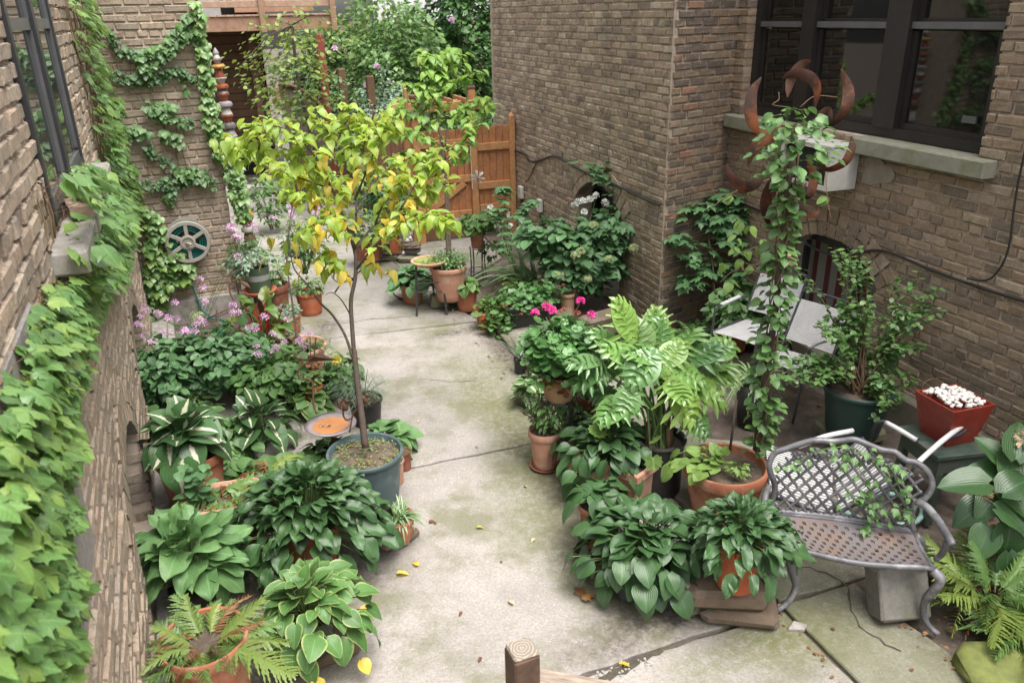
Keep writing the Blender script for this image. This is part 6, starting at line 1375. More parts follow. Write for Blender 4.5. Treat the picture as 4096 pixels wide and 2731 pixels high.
flowers(t, [pp(x, y, wq * .98) - L0 for x, y in ((2300, 825), (2330, 805), (2360, 800), (2385, 785), (2315, 808), (2335, 850), (2420, 812), (2450, 885), (2240, 905), (2255, 925), (2225, 950), (2240, 975), (2262, 975), (2210, 940), (2090, 960))], 'flower5', .028, 'petal_white', 'flower', 7, .035, (-.05, 0, .4))
t = thing('maple_sapling', at(2440, 1250), 'thin high stem with flat toothed leaves in front of the arched far window', 'plant'); L0 = np.array(t.location); wq = proj(L0)[2] * 1.0
it = []; m = MB(); rr = random.Random(9)
for pts in ([(2480, 1100), (2470, 900), (2440, 740), (2400, 660)], [(2450, 780), (2520, 700), (2560, 690)], [(2465, 860), (2560, 790), (2600, 780)], [(2470, 900), (2600, 930), (2660, 980)], [(2430, 720), (2340, 660)]):
    C_ = smooth_curve([pp(x, y, wq) - L0 for x, y in pts], 4); m.tube(C_, .003, 4)
    for j, p in enumerate(C_[len(C_) // 2:]):
        for k in range(4): a = rr.uniform(0, 6.28); it.append(('maple', lm(p + np.array([rr.uniform(-.08, .08), 0, rr.uniform(-.04, .04)]), [math.cos(a), math.sin(a), rr.uniform(-.2, .1)], [0, 0, 1], rr.uniform(.11, .15))))
m.build('stems', 'stem_brown', t, True, kind='stuff'); leaves(it, 'leaf_blue', t, 'leaf', 60, 20)
t = thing('maple_sapling', at(2870, 1345), 'young maple-leaved sapling in the corner by the dark angled brick face', 'sapling'); L0 = np.array(t.location); wq = proj(L0)[2] * .98
it = []; m = MB(); rr = random.Random(19)
for pts, dn in (([(2860, 1200), (2850, 1050), (2835, 960)], 0), ([(2835, 960), (2850, 850), (2870, 780)], 5), ([(2840, 1000), (2760, 960), (2700, 950)], 3), ([(2845, 1040), (2780, 1030), (2740, 1040)], 2), ([(2835, 960), (2900, 900), (2960, 870)], 4), ([(2850, 850), (2790, 830), (2750, 840)], 4), ([(2870, 800), (2930, 800), (2980, 850)], 4), ([(2850, 930), (2920, 960), (2970, 1000)], 4), ([(2860, 860), (2890, 880), (2930, 930)], 5), ([(2845, 1040), (2920, 1080), (2960, 1130)], 5), ([(2845, 1040), (2790, 1100), (2740, 1130)], 4)):
    C_ = smooth_curve([pp(x, y, wq) - L0 for x, y in pts], 4); m.tube(C_, .007 if dn == 0 else .003, 5)
    for j, p in enumerate(C_[2:]):
        for k in range(dn): a = rr.uniform(0, 6.28); it.append(('maple', lm(p + np.array([rr.uniform(-.1, .1), rr.uniform(-.1, .1), rr.uniform(-.07, .07)]), [math.cos(a), math.sin(a) - .2, rr.uniform(-.5, .1)], [0, 0, 1], rr.uniform(.10, .15))))
m.build('stems', 'stem_brown', t, True, kind='stuff'); leaves(it, 'leaf_blue', t, 'leaf', 140, 20)
for i, (x, y, n, L, mt, mt2, lab) in enumerate(((2620, 1420, 26, .42, 'leaf_fern_dark', 'leaf_dead', 'dark fern with brown old fronds at the foot of the angled brick face'), (2780, 1370, 24, .40, 'leaf_fern_dark', 'leaf_fern', 'green fern in the corner under the maple sapling'), (2960, 1350, 22, .42, 'leaf_fern', 'leaf_fern', 'soft feathery fern against the long wall, left of the vine pole'))):
    t = thing('fern', at(x, y), lab, 'fern'); ferns(t, n, L, .05, 'fernlow', mt, 40 + i, 30, lift=.6); ferns(t, 6, L * .9, .06, 'fernlow', mt2, 50 + i, 6, lift=.3, az0=3.5, spread=2.)
t, r_, h = potted(2925, 1395, 1320, 130, 'terracotta_orange', 'bright green bushy plant in a terracotta pot beside the white chairs', rb=.8); bush(t, 520, (.05, .05, h + .18), (.36, .3, .26), 'small', .10, 'leaf_mid', 90, 14, 'stem_green', seed=230, shell=.3)
# dark geranium trough
P = at(2115, 1300); t = thing('potted_geranium', P, 'black trough of trailing geraniums with small red buds behind the spiky plant', 'potted plant', rz=yaw(nr)); hp = .26
def trough(t, lx, ly, h, mat):
    m = MB(); m.box((0, 0, h / 2), (lx, ly, h), bev=.012); m.build('planter', mat, t); m = MB(); m.box((0, 0, h + .002), (lx - .05, ly - .05, .01)); m.build('soil', 'soil', t)
trough(t, .52, .24, hp, 'plastic_black')
bush(t, 620, (0, 0, hp + .06), (.42, .26, .17), 'geranium', .055, 'leaf_geranium', 60, 16, 'stem_green', seed=231, shell=.2, droopy=.4); bush(t, 160, (-.35, -.1, .12), (.2, .14, .2), 'geranium', .06, 'leaf_hosta_edge', 30, 5, 'stem_green', seed=232)
flowers(t, [(-.3, -.15, .3), (.35, -.1, .42), (-.15, -.18, .2)], 'flower5', .014, 'petal_rust', 'bud', 8, .018, (0, 0, hp))
for i, (x, y, d, z, lab) in enumerate(((2265, 1300, (.22, .16, .10), 0, 'lower dark stone beside the geranium trough'), (2260, 1275, (.20, .16, .09), .10, 'upper dark stone beside the geranium trough'), (2420, 1330, (.55, .2, .2), 0, 'long dark stone edging below the hydrangea bush'))): stone(x, y, d, z, 'stone_brown', lab, yaw(nr) + .1 * i)
m = MB(); t = thing('terracotta_pot', at(2270, 1262), 'empty upright tan pot behind the geranium trough', 'pot'); pot(t, .08, .26, 'clay_tan', rb=.9, n=24)
t = thing('spiky_plant', at(2080, 1490), 'small blue-green spiky plant in a black pot on the mossy ledge', 'potted plant'); pot(t, .06, .14, 'plastic_black', rb=.8, n=24)
it = [('blade', lm([0, 0, .13], [math.cos(a), math.sin(a), U(.1, 2.6)], [0, 0, 1], U(.28, .46), 1.)) for a in [U(0, 6.28) for _ in range(22)]]; leaves(it, 'leaf_silver', t, 'leaf', 22, 20)
# ---- geranium on its wire stand
t, P, hz = wire_stand(2235, 1850, 1590, .125, 'tall black wire plant stand carrying the pink geranium', rings=(.12, .82, 1.))
t = thing('potted_geranium', [P[0], P[1], hz], 'bright pink geranium in a tan clay pot on the tall wire stand', 'potted plant'); hh = height_at(P, 1490) - hz; r_ = 74 / FPX * proj([P[0], P[1], hz + hh])[2]; pot(t, r_, hh, 'clay_tan', rb=.78, rimh=.22)
bush(t, 760, (.0, 0, hh + .20), (.31, .27, .22), 'geranium', .062, 'leaf_geranium', 180, 30, 'stem_green', seed=240, shell=.45, root=(0, 0, hh * .9), minpx=24); bush(t, 110, (-.02, -.05, hh + .02), (.24, .2, .10), 'geranium', .055, 'leaf_geranium', 40, 6, 'stem_green', seed=241, shell=.6, root=(0, 0, hh * .9)); bush(t, 30, (.0, -.08, hh - .03), (.16, .1, .08), 'geranium', .05, 'leaf_dead', 5, 0, seed=242, shell=.6)
L0 = np.array(t.location); wq = proj(L0 + [0, 0, hh])[2]
hd = [(2140, 1252, 1.), (2185, 1228, 1.05), (2208, 1243, .95), (2322, 1205, 1.), (2365, 1262, .8), (2236, 1283, .6)]
flowers(t, [pp(x, y, wq * .98) - L0 for x, y, _ in hd], 'flower5', .018, 'petal_magenta', 'flower_head', 22, .026, (0, 0, hh + .1)); flowers(t, [pp(x, y, wq * .98) - L0 for x, y in ((2250, 1240), (2300, 1250), (2310, 1255), (2228, 1295))], 'flower5', .012, 'petal_rust', 'bud', 10, .02, (0, 0, hh + .1)); flowers(t, [pp(2381, 1393, wq) - L0], 'flower5', .012, 'petal_rust', 'bud', 6, .012)
t, P, hz = wire_stand(2345, 1775, 1660, .10, 'short black wire plant stand right behind the geranium stand', rings=(.5, 1.)); t = thing('potted_plant', [P[0], P[1], hz], 'dark red terracotta pot on the short wire stand beside the philodendron', 'potted plant'); hh = height_at(P, 1572) - hz; pot(t, 62 / FPX * proj([P[0], P[1], hz + hh])[2], hh, 'terracotta_dark', rb=.72); bush(t, 120, (.05, 0, hh + .12), (.17, .15, .14), 'small', .06, 'leaf_bush', 0, 8, 'stem_green', seed=243, shell=.1)
t, r_, h = potted(2180, 1868, 1722, 134, 'terracotta_pale', 'tall tan pot and saucer with wispy dark-flowered salvia, by the foot of the geranium stand', rb=.68, sau='terracotta_dark', rimh=.2)
bush(t, 260, (.02, 0, h + .13), (.17, .15, .14), 'narrow', .05, 'leaf_mid', 0, 14, 'stem_brown', seed=244, shell=.2)
L0 = np.array(t.location); m = MB(); mi = []
for pts in ([(2165, 1720), (2140, 1660), (2110, 1625), (2095, 1580)], [(2150, 1690), (2110, 1660), (2085, 1645)], [(2170, 1700), (2160, 1600), (2150, 1560)], [(2130, 1690), (2125, 1640), (2120, 1600)]):
    C_ = smooth_curve([pp(x, y, proj(L0)[2] * .97) - L0 for x, y in pts], 5); m.tube(C_, .002, 4)
    for p in C_[5:]: mi += [('tiny', i % 2, lm(p, [U(-1, 1), U(-1, 1), -.3], [0, 0, 1], .02)) for i in range(3)]
m.build('flower_stems', 'stem_brown', t, kind='stuff'); merged('flower_spikes', mi, 'petal_maroon', t)
t, r_, h = potted(2290, 1780, 1620, 110, 'plastic_black', 'tall black pot of dark foliage between the two wire stands', rb=.85, soil_z=.9); bush(t, 220, (0, 0, h), (.16, .15, .12), 'small', .06, 'leaf_bush', 0, 8, seed=245)
t = thing('coleus', at(2130, 1620), 'small plant with pale white-marked leaves at the foot of the geranium', 'plant'); bush(t, 60, (0, 0, .16), (.16, .14, .14), 'broad', .11, 'leaf_spider', 30, 6, 'stem_green', seed=246, shell=.3)
# ---- philodendron
t, r_, h = potted(2625, 1948, 1745, 220, 'plastic_black', 'large philodendron with deeply cut bright green leaves in a black tub', rb=.86, rimh=.06, soil_z=.86)
L0 = np.array(t.location); rr = random.Random(12); it = []; st = MB(); wq = proj(L0 + [0, 0, h])[2]
PH = [(2500, 1260, .35, -.1, 2.6), (2430, 1350, .3, 0, 1.2), (2330, 1430, .27, -.3, .4), (2560, 1330, .33, .1, 2.2), (2650, 1330, .3, .3, 1.2), (2740, 1330, .3, .2, 1.0), (2830, 1400, .32, .1, .5), (2780, 1500, .32, -.2, -.2), (2860, 1560, .34, -.1, -.2), (2560, 1480, .34, -.5, -.6), (2640, 1460, .3, -.2, .3), (2760, 1620, .34, -.4, -.7), (2440, 1640, .32, -.4, -.4), (2500, 1620, .26, -.5, -1.), (2330, 1500, .28, -.2, -.1), (2440, 1450, .28, .2, .5), (2700, 1400, .28, -.1, .6), (2880, 1440, .3, .3, .5), (2800, 1700, .26, -.2, -.8), (2480, 1400, .3, -.3, .9), (2580, 1400, .3, -.4, 1.), (2910, 1500, .26, .2, .2), (2680, 1500, .26, .3, .6), (2400, 1560, .24, .3, .2), (2620, 1280, .28, .4, 1.8), (2900, 1380, .3, .4, .4), (2380, 1410, .26, .4, .9), (2720, 1560, .28, -.5, .0)]
for i, (x, y, L, dz, el) in enumerate(PH):
    cpt = pp(x, y, wq * .99 + dz * .55) - L0; hdir = cpt - np.array([0, 0, cpt[2]]); base = np.array([rr.uniform(-.07, .07), rr.uniform(-.07, .07), h * .86])
    d = norm(np.array([hdir[0], hdir[1], 0]) / max(.05, np.linalg.norm(hdir)) + np.array([0, -.25, el])); p = cpt - d * L * .45
    it.append(('philo', lm(p, d, [rr.uniform(-.3, .3), -.35 + rr.uniform(-.2, .2), 1], L * .84, 1.45, rr.uniform(-.3, .3))))
    md = base * .5 + p * .5 + np.array([0, 0, .08]); md[:2] = base[:2] * .65 + p[:2] * .35; st.tube(smooth_curve([base, md, p], 5), .0075, 6, cap=False)
st.build('leaf_stalks', 'stem_green', t, True, kind='stuff'); leaves(it, 'leaf_philo', t, 'leaf', 60, 20)
m = MB()
for k in range(14): a = U(0, 6.28); m.tube([(.08 * math.cos(a), .08 * math.sin(a), h * .8), (.07 * math.cos(a), .07 * math.sin(a), h + .10)], .018, 6)
m.build('root_crown', 'stem_brown', t, True)
for q in ((2615, 1740), (2605, 1790)): pass
leaves([('geranium', lm(pp(2615, 1760, wq * .97) - L0, [.3, -.5, .3], [0, -.5, 1], .09)), ('geranium', lm(pp(2612, 1830, wq * .95) - L0, [.1, -.2, -1], [0, -1, .2], .11)), ('geranium', lm(pp(2400, 1720, wq * .97) - L0, [-.5, -.5, .0], [0, -.5, 1], .12))], 'leaf_lime', t, 'leaf', 5, 5)
t = thing('spider_plant', at(3000, 1690), 'striped spider plant spilling behind the philodendron', 'plant')
it = [('strap', lm([0, 0, .35], [math.cos(a), math.sin(a), U(-.1, 1.6)], [0, 0, 1], U(.25, .42), 1.1)) for a in [U(0, 6.28) for _ in range(44)]]; leaves(it, 'leaf_spider', t, 'leaf', 44, 20); m = MB(); m.lathe([(.10, 0), (.13, .33), (.12, .33)], n=24); m.build('pot', 'plastic_black', t, True)
# ---- hostas in front
t = thing('potted_hosta', at(2440, 1960), 'dark green hosta in a pale pink rectangular planter at the path edge', 'potted plant', rz=-.75); hp = .30; box_planter(t, .62, .30, hp, 'terracotta_pale')
rosette(t, 150, .35, hp - .02, .26, .12, 'hosta', 'leaf_hosta_dark', 125, seed=260, lift=.55, low=-.3, shift=(-.04, -.05), flat=.9)
t, r_, h = potted(2385, 2165, 2010, 150, 'terracotta', 'terracotta pot mostly hidden under the dark hostas at the path edge', rb=.78); rosette(t, 24, .24, h, .1, .15, 'hosta', 'leaf_hosta_dark', 24, seed=261, lift=.2)
P = at(2590, 2350); t = thing('potted_hosta', P, 'wide dome of dark glossy heart-shaped hosta leaves in a square grey planter', 'potted plant', rz=-.25); hp = height_at(P, 2235); m = MB(); m.box((0, 0, hp / 2), (.30, .30, hp), bev=.015); m.build('planter', 'plastic_grey', t)
rosette(t, 230, .46, hp, .28, .125, 'hosta', 'leaf_hosta_dark', 230, seed=262, lift=.5, low=-.35, shift=(-.03, .08), ecc=(1.0, .95), flat=1.)
for i, (x, y, d, z, mt, a, lab) in enumerate(((2800, 2400, (.34, .26, .11), 0, 'stone_brown', .2, 'rounded brown stone left under the right-hand hosta pot, lowest layer'), (2950, 2450, (.40, .28, .10), 0, 'stone_brown', -.2, 'wide brown stone at the bottom right under the right-hand hosta pot'), (2900, 2390, (.42, .24, .12), .105, 'stone_brown', -.1, 'big tan stone directly under the orange pot of the right-hand hosta'), (3020, 2370, (.16, .18, .11), .105, 'stone_brown', .7, 'small brown stone at the right end of the upper layer'), (2765, 2345, (.24, .22, .10), .11, 'stone_moss', .4, 'mossy stone left in the upper layer beside the grey square planter'))): stone(x, y, d, z, mt, lab, a, bev=.035)
t, r_, h = potted(2940, 2335, 2160, 186, 'terracotta_orange', 'glossy dark green hosta in a bright orange pot on brown stones', 'potted_hosta', z=.225, rb=.82, rimh=.22)
rosette(t, 170, .31, h - .02, .22, .11, 'hostawavy', 'leaf_hosta_dark', 150, seed=263, lift=.65, low=-.35, shift=(.03, .02), flat=.85)
# ---- big terracotta bowl with the vine totem
t, r_, h = potted(2885, 2045, 1850, 332, 'terracotta', 'wide terracotta bowl from which a leafy vine climbs a dark pole', rb=.7, rimh=.24, soil_z=.84); L0 = np.array(t.location); bw = proj(L0 + [0, 0, h])[2]
rosette(t, 34, .17, h - .02, .12, .10, 'broad', 'leaf_lime', 34, seed=270, lift=.7, shift=(-.25, -.04), base=(-.14, 0)); bush(t, 70, (.05, -.10, h + .02), (.09, .07, .05), 'tiny', .045, 'leaf_lime', 0, 0, seed=271, shell=.1)
vt = thing('vine_pole', pp(3035, 1800, bw * .99), 'dark pole wrapped in climbing vine with a rusty metal petal finial', 'garden pole'); V0 = np.array(vt.location); wv = proj(V0)[2]
top_h = height_at(V0, 380) - V0[2]
m = MB(); m.tube(smooth_curve([(U(-.008, .008), U(-.008, .008), (top_h - .28) * k / 8) for k in range(9)], 3), [.026 - .012 * j / 24 for j in range(25)], 8); m.build('pole', 'bark', vt, True)
m = MB(); q0 = pp(2920, 1800, bw) - V0; m.tube([q0, q0 + np.array([.01, 0, .35])], .008, 6); q0 = pp(3015, 1790, bw) - V0; m.tube([q0, q0 + np.array([.03, 0, .4]), (.0, 0, top_h * .5)], .007, 6); m.build('side_stakes', 'bark', vt, True)
it = []; rr = random.Random(21); vs_ = MB(); prev = None
for i in range(470):
    f = i / 470; z = top_h * f ** .9 * .97; R_ = (.025 + .06 * (1 - abs(f - .25)) if f < .8 else .07 + .15 * math.sin((f - .8) / .2 * math.pi)) * rr.uniform(.4, 1.2); a = rr.uniform(0, 6.28)
    p = np.array([R_ * math.cos(a), R_ * math.sin(a), z]); it.append(('broad', lm(p, [math.cos(a), math.sin(a), rr.uniform(-1., .3)], [rr.uniform(-.4, .4), -.2, 1], rr.uniform(.042, .078), .95, rr.uniform(-.5, .5))))
for i in range(80):
    a = rr.uniform(0, 6.28); z = top_h * rr.uniform(.80, .95); R_ = .15 * rr.uniform(.2, 1) ** .5; it.append(('broad', lm([R_ * math.cos(a), R_ * math.sin(a), z], [math.cos(a), math.sin(a), rr.uniform(-.9, .4)], [rr.uniform(-.4, .4), -.2, 1], rr.uniform(.04, .075), .95, rr.uniform(-.5, .5))))
leaves(it, 'leaf_mid', vt, 'leaf', 300, 24)
for k in range(5): vs_.tube(smooth_curve([(.035 * math.cos(k + j * .9), .035 * math.sin(k + j * .9), (top_h - .3) * j / 14) for j in range(15)], 2), .004, 4)
for pts in ([(3190, 560), (3280, 600), (3300, 680), (3310, 800), (3325, 880)], [(3160, 430), (3090, 420), (3115, 400), (3115, 370)], [(3200, 430), (3260, 385), (3350, 390)], [(3150, 700), (3000, 740), (2900, 790), (2850, 830)], [(3120, 1000), (3020, 1060), (2960, 1040)], [(3100, 1100), (2950, 1080), (2880, 1130)], [(3130, 980), (3020, 990), (2930, 1030)]):
    vs_.tube(smooth_curve([pp(x, y, wv * .985) - V0 for x, y in pts], 4), .003, 4)
vs_.build('vine_stems', 'vine_stem', vt, True, kind='stuff')
leaves([('broad', lm(pp(x + U(-10, 10), y + U(-10, 10), wv * .985) - V0, [U(-1, 1), U(-.5, .5), -.6], [0, -.3, 1], U(.05, .08))) for x, y in ((3000, 745), (2930, 780), (2900, 1060), (2960, 1050), (3010, 1070), (2930, 1130), (3280, 640), (3310, 790), (3040, 1000), (2990, 1010), (2950, 950), (3000, 900), (2960, 890), (3050, 960), (2930, 1000)) for _ in (0, 1)], 'leaf_lime', vt, 'leaf', 30, 10)
plain('rust_bright', (.055, .020, .011), .7, (.026, .012, .008), 11, bumpd=.002, spec=.2, dirt=(.15, .045, .013))
def petal(pts, wmax, tw=0., name='petal'):
    """curved rusty steel blade along pixel points with extra depth"""
    C_ = smooth_curve([pp(x, y, wv * .925 + dz) - V0 for x, y, dz in pts], 5); n = len(C_); vs = []; fs = []
    view = norm(np.array([V0[0], V0[1], 0]))
    for i, p in enumerate(C_):
        tg = norm(C_[min(i + 1, n - 1)] - C_[max(0, i - 1)]); sd_ = norm(np.cross(tg, view + np.array([0, 0, .2]))); ca, sa = math.cos(tw + i * .04), math.sin(tw + i * .04); sd_ = norm(sd_ * ca + view * sa); nn = norm(np.cross(tg, sd_)); w_ = wmax * math.sin(math.pi * min(.985, max(.015, i / (n - 1)))) ** .7
        w_ *= .92; vs += [p - sd_ * w_ - nn * w_ * .10, p + nn * w_ * .16, p + sd_ * w_ - nn * w_ * .10, p + nn * (w_ * .16 - .004)]
    for i in range(n - 1):
        a = i * 4
        for k in range(4): j = (k + 1) % 4; fs.append((a + k, a + j, a + 4 + j, a + 4 + k))
    m = MB(); m.add(vs, fs); m.build(name, 'rust_bright', vt, 'auto')
petal([(3045, 310, 0), (3010, 370, -.02), (3003, 450, -.03), (3020, 510, -.02), (3048, 540, 0)], .040)
petal([(3245, 245, .05), (3205, 265, .02), (3165, 320, 0), (3150, 390, -.03)], .038); petal([(3128, 316, 0), (3175, 295, -.03), (3240, 310, -.05), (3270, 360, -.03), (3258, 450, 0)], .036)
petal([(3365, 275, .03), (3392, 350, 0), (3390, 420, -.03), (3350, 480, -.02), (3290, 520, 0)], .040); petal([(3405, 545, .02), (3408, 590, 0), (3380, 650, -.02), (3310, 680, 0), (3260, 640, .03)], .032)
petal([(2990, 665, -.02), (3020, 590, -.04), (3080, 535, -.05), (3140, 525, -.03), (3170, 570, 0)], .042); petal([(2905, 655, 0), (2925, 710, -.02), (2985, 750, -.02), (3040, 720, 0), (3055, 660, .02)], .034)
petal([(3170, 670, -.01), (3100, 730, -.05), (3065, 820, -.06), (3078, 910, -.04)], .044); petal([(3225, 640, .02), (3255, 700, .03), (3240, 780, .03), (3205, 790, .02)], .03); petal([(3225, 730, 0), (3205, 790, .0), (3220, 850, -.02), (3265, 855, -.02), (3275, 825, 0)], .022)
petal([(3260, 470, 0), (3310, 440, .02), (3330, 480, .02)], .02); petal([(3300, 900, .02), (3150, 900, 0), (3040, 900, 0)], .006, name='cross_wire') if False else None
m = MB(); m.blob((0, 0, 0), (.13, .02, .13), 3, .03); o = m.build('clay_disc', 'clay_tan', None, True); bpy.data.objects.remove(o)
t = thing('clay_disc', pp(3148, 1030, wv * .98), 'round pale clay face plaque hanging on the vine pole', 'plaque'); m = MB(); m.lathe([(0, -.012), (.062, -.008), (.066, 0), (.06, .01), (0, .014)], n=24, M=Matrix.Rotation(rad(80), 3, 'X')); m.build('disc', 'clay_tan', t, True); m = MB(); m.tube([(-.02, -.022, .01), (.02, -.022, .01)], .004, 5); m.tube([(0, -.022, .0), (0, -.022, -.025)], .004, 5); m.build('face_relief', 'stone_brown', t, True)
# ---- green tub with the berry shrub
stone(3395, 1745, (.40, .34, .10), 0, 'stone_moss', 'mossy square slab under the dark green tub', .3)
t, r_, h = potted(3405, 1730, 1545, 270, 'plastic_green', 'arching small-leaved shrub in a dark green tub against the long wall', z=.10, rb=.74, rimh=.10); L0 = np.array(t.location); wq = proj(L0 + [0, 0, h])[2]
its = []; rr = random.Random(33); m = MB()
for i in range(58):
    tx = rr.choice([(3330, 980), (3250, 1120), (3400, 1040), (3500, 1050), (3620, 1090), (3700, 1130), (3560, 1200), (3660, 1260), (3720, 1230), (3680, 1400), (3560, 1420), (3300, 1330), (3230, 1420), (3280, 1500), (3200, 1540), (3600, 1560), (3530, 1640), (3440, 1250), (3380, 1300), (3480, 1380), (3350, 1200), (3450, 1150)])
    tip = pp(tx[0] + rr.uniform(-75, 75), tx[1] + rr.uniform(-60, 60), wq + rr.uniform(-.35, .25)) - L0; b0 = np.array([rr.uniform(-.05, .05), rr.uniform(-.05, .05), h * .85]); md = b0 * .45 + tip * .55; md[2] += .12
    C_ = smooth_curve([b0, md, tip], 9); m.tube(C_, [.007 - .005 * j / (len(C_) - 1) for j in range(len(C_))], 4, cap=False)
    for p in C_[6:]:
        for k in range(4):
            a = rr.uniform(0, 6.28); its.append(('small', lm(p + np.array([rr.uniform(-.035, .035), rr.uniform(-.035, .035), rr.uniform(-.03, .03)]), [math.cos(a), math.sin(a), rr.uniform(-.6, .4)], [0, 0, 1], rr.uniform(.035, .058), 1.2, rr.uniform(-.4, .4))))
m.build('branches', 'stem_brown', t, True, kind='stuff'); leaves(its, 'leaf_bush', t, 'leaf', 120, 20)
# ---- white strap chairs
plain('strap_white', (.68, .67, .67), .5, (.57, .56, .57), 8); plain('steel_dark', (.045, .045, .055), .4, (.065, .065, .075), 8)
def strap_surface(t, a, b, c, d, n, name='strap', wf=.62, sag=.012):
    """straps running from edge a-b to edge d-c"""
    a, b, c, d = [np.array(q, float) for q in (a, b, c, d)]; nrm_ = norm(np.cross(b - a, d - a))
    for i in range(n):
        f0, f1 = (i + .5 - wf / 2) / n, (i + .5 + wf / 2) / n; m = MB(); vs = []
        for s_ in range(5):
            q = s_ / 4; dz = -nrm_ * sag * math.sin(math.pi * q)
            p0 = (a + (b - a) * f0) * (1 - q) + (d + (c - d) * f0) * q + dz; p1 = (a + (b - a) * f1) * (1 - q) + (d + (c - d) * f1) * q + dz
            vs += [p0, p1, p1 - nrm_ * .004, p0 - nrm_ * .004]
        fs = []
        for s_ in range(4):
            for k in range(4): j = (k + 1) % 4; fs.append((s_ * 4 + k, s_ * 4 + j, s_ * 4 + 4 + j, s_ * 4 + 4 + k))
        m.add(vs, fs); m.build(name, 'strap_white', t)
def chair(P, rz, label, w=.42, dpt=.38, bh=.31):
    t = thing('lawn_chair', P, label, 'chair', 'white strap lawn chairs by the wall', rz); hs_ = .40; tilt = .16
    strap_surface(t, (-w / 2, -dpt / 2, hs_), (-w / 2, dpt / 2, hs_ - .03), (w / 2, dpt / 2, hs_ - .03), (w / 2, -dpt / 2, hs_), 22, 'seat_strap', .72)
    strap_surface(t, (-w / 2, dpt / 2 + .03, hs_ + .06), (-w / 2, dpt / 2 + .03 + tilt, hs_ + .06 + bh), (w / 2, dpt / 2 + .03 + tilt, hs_ + .06 + bh), (w / 2, dpt / 2 + .03, hs_ + .06), 26, 'back_strap', .78, .02)
    for s_ in (-1, 1):
        x = s_ * (w / 2 + .012); m = MB()
        m.tube(smooth_curve([(x, -dpt / 2 - .05, 0), (x, -dpt / 2, hs_ * .9), (x, -dpt / 2 + .03, hs_ + .18), (x, -dpt / 2 + .1, hs_ + .22), (x, dpt / 2, hs_ + .2)], 4), .011, 7); m.tube([(x, dpt / 2 + .18, 0), (x, dpt / 2 - .05, hs_ - .01), (x, -dpt / 2, hs_)], .011, 7)
        m.tube(smooth_curve([(x, dpt / 2 - .02, hs_ - .02), (x, dpt / 2 + .03, hs_ + .06), (x, dpt / 2 + .03 + tilt, hs_ + .06 + bh), (x * .86, dpt / 2 + .045 + tilt, hs_ + .13 + bh), (0, dpt / 2 + .05 + tilt, hs_ + .14 + bh)], 4), .011, 7); m.build('side_frame', 'steel_dark', t, True)
        m = MB(); m.box((x, 0, hs_ + .225), (.035, .30, .022), bev=.006); m.build('arm_pad', 'strap_white', t)
    return t
c2 = at(3150, 1450, .4); chair([c2[0] + .05, c2[1] + .05, 0], yaw(nr) - 1.25, 'white strap lawn chair facing left, just left of the green tub shrub')
c1 = at(2970, 1340, .4); chair([c1[0] + .10, c1[1] + .10, 0], yaw(nr) - 1.15, 'white strap lawn chair half hidden behind the vine pole, farther from the bench', dpt=.54)
# chaise behind the bench
t = thing('lounge_chair', at(3330, 1900, .0), 'low white slatted lounge chair standing behind the iron bench', 'lounge chair', rz=yaw(nr) - .12); L0 = np.array(t.location)
Lc = lambda x, y, z: local(t, at(x, y, z))
A_, B_, C__, D_ = Lc(3060, 1770, .33), Lc(3085, 1975, .33), Lc(3330, 2060, .33), Lc(3330, 1850, .33)
strap_surface(t, A_, B_, C__, D_, 20, 'slat', .6, .01); A2, B2, C2, D2 = Lc(3330, 1850, .33), Lc(3360, 2040, .33), Lc(3560, 1930, .52), Lc(3450, 1745, .52); strap_surface(t, A2, B2, C2, D2, 16, 'slat', .6, .01)
m = MB()
for pts in ((A_, B_), (B_, C__), (A_, D_), (D_, D2), (B2, C2), (D2, C2)): m.tube([p + np.array([0, 0, -.012]) for p in pts], .012, 6)
for p in (A_, B_, C2, D2): m.tube([p + np.array([0, 0, -.01]), (p[0], p[1], 0)], .011, 6)
m.build('frame', 'steel_dark', t, True)
for pts in ([(3195, 1785, .5), (3300, 1745, .6), (3410, 1722, .6)], [(3545, 1690, .56), (3600, 1720, .56), (3665, 1760, .52)], [(3660, 1860, .55), (3760, 1770, .6), (3850, 1700, .64)]):
    m = MB(); m.tube(smooth_curve([Lc(*p) for p in pts], 4), .016, 8); m.build('arm', 'strap_white', t, True)
m = MB(); m.tube(smooth_curve([Lc(3480, 1760, .2), Lc(3500, 1700, .5), Lc(3530, 1685, .56), Lc(3550, 1692, .56)], 4), .012, 7); m.tube(smooth_curve([Lc(3790, 1755, .58), Lc(3850, 1730, .60), Lc(3880, 1690, .64), Lc(3850, 1685, .66)], 4), .010, 7); m.tube(smooth_curve([Lc(3670, 1750, .52), Lc(3690, 1820, .3), Lc(3740, 1990, 0)], 4), .011, 7); m.tube(smooth_curve([Lc(3660, 1860, .55), Lc(3620, 1950, .35), Lc(3640, 2060, 0)], 4), .011, 7); m.build('arm_frame', 'steel_dark', t, True)
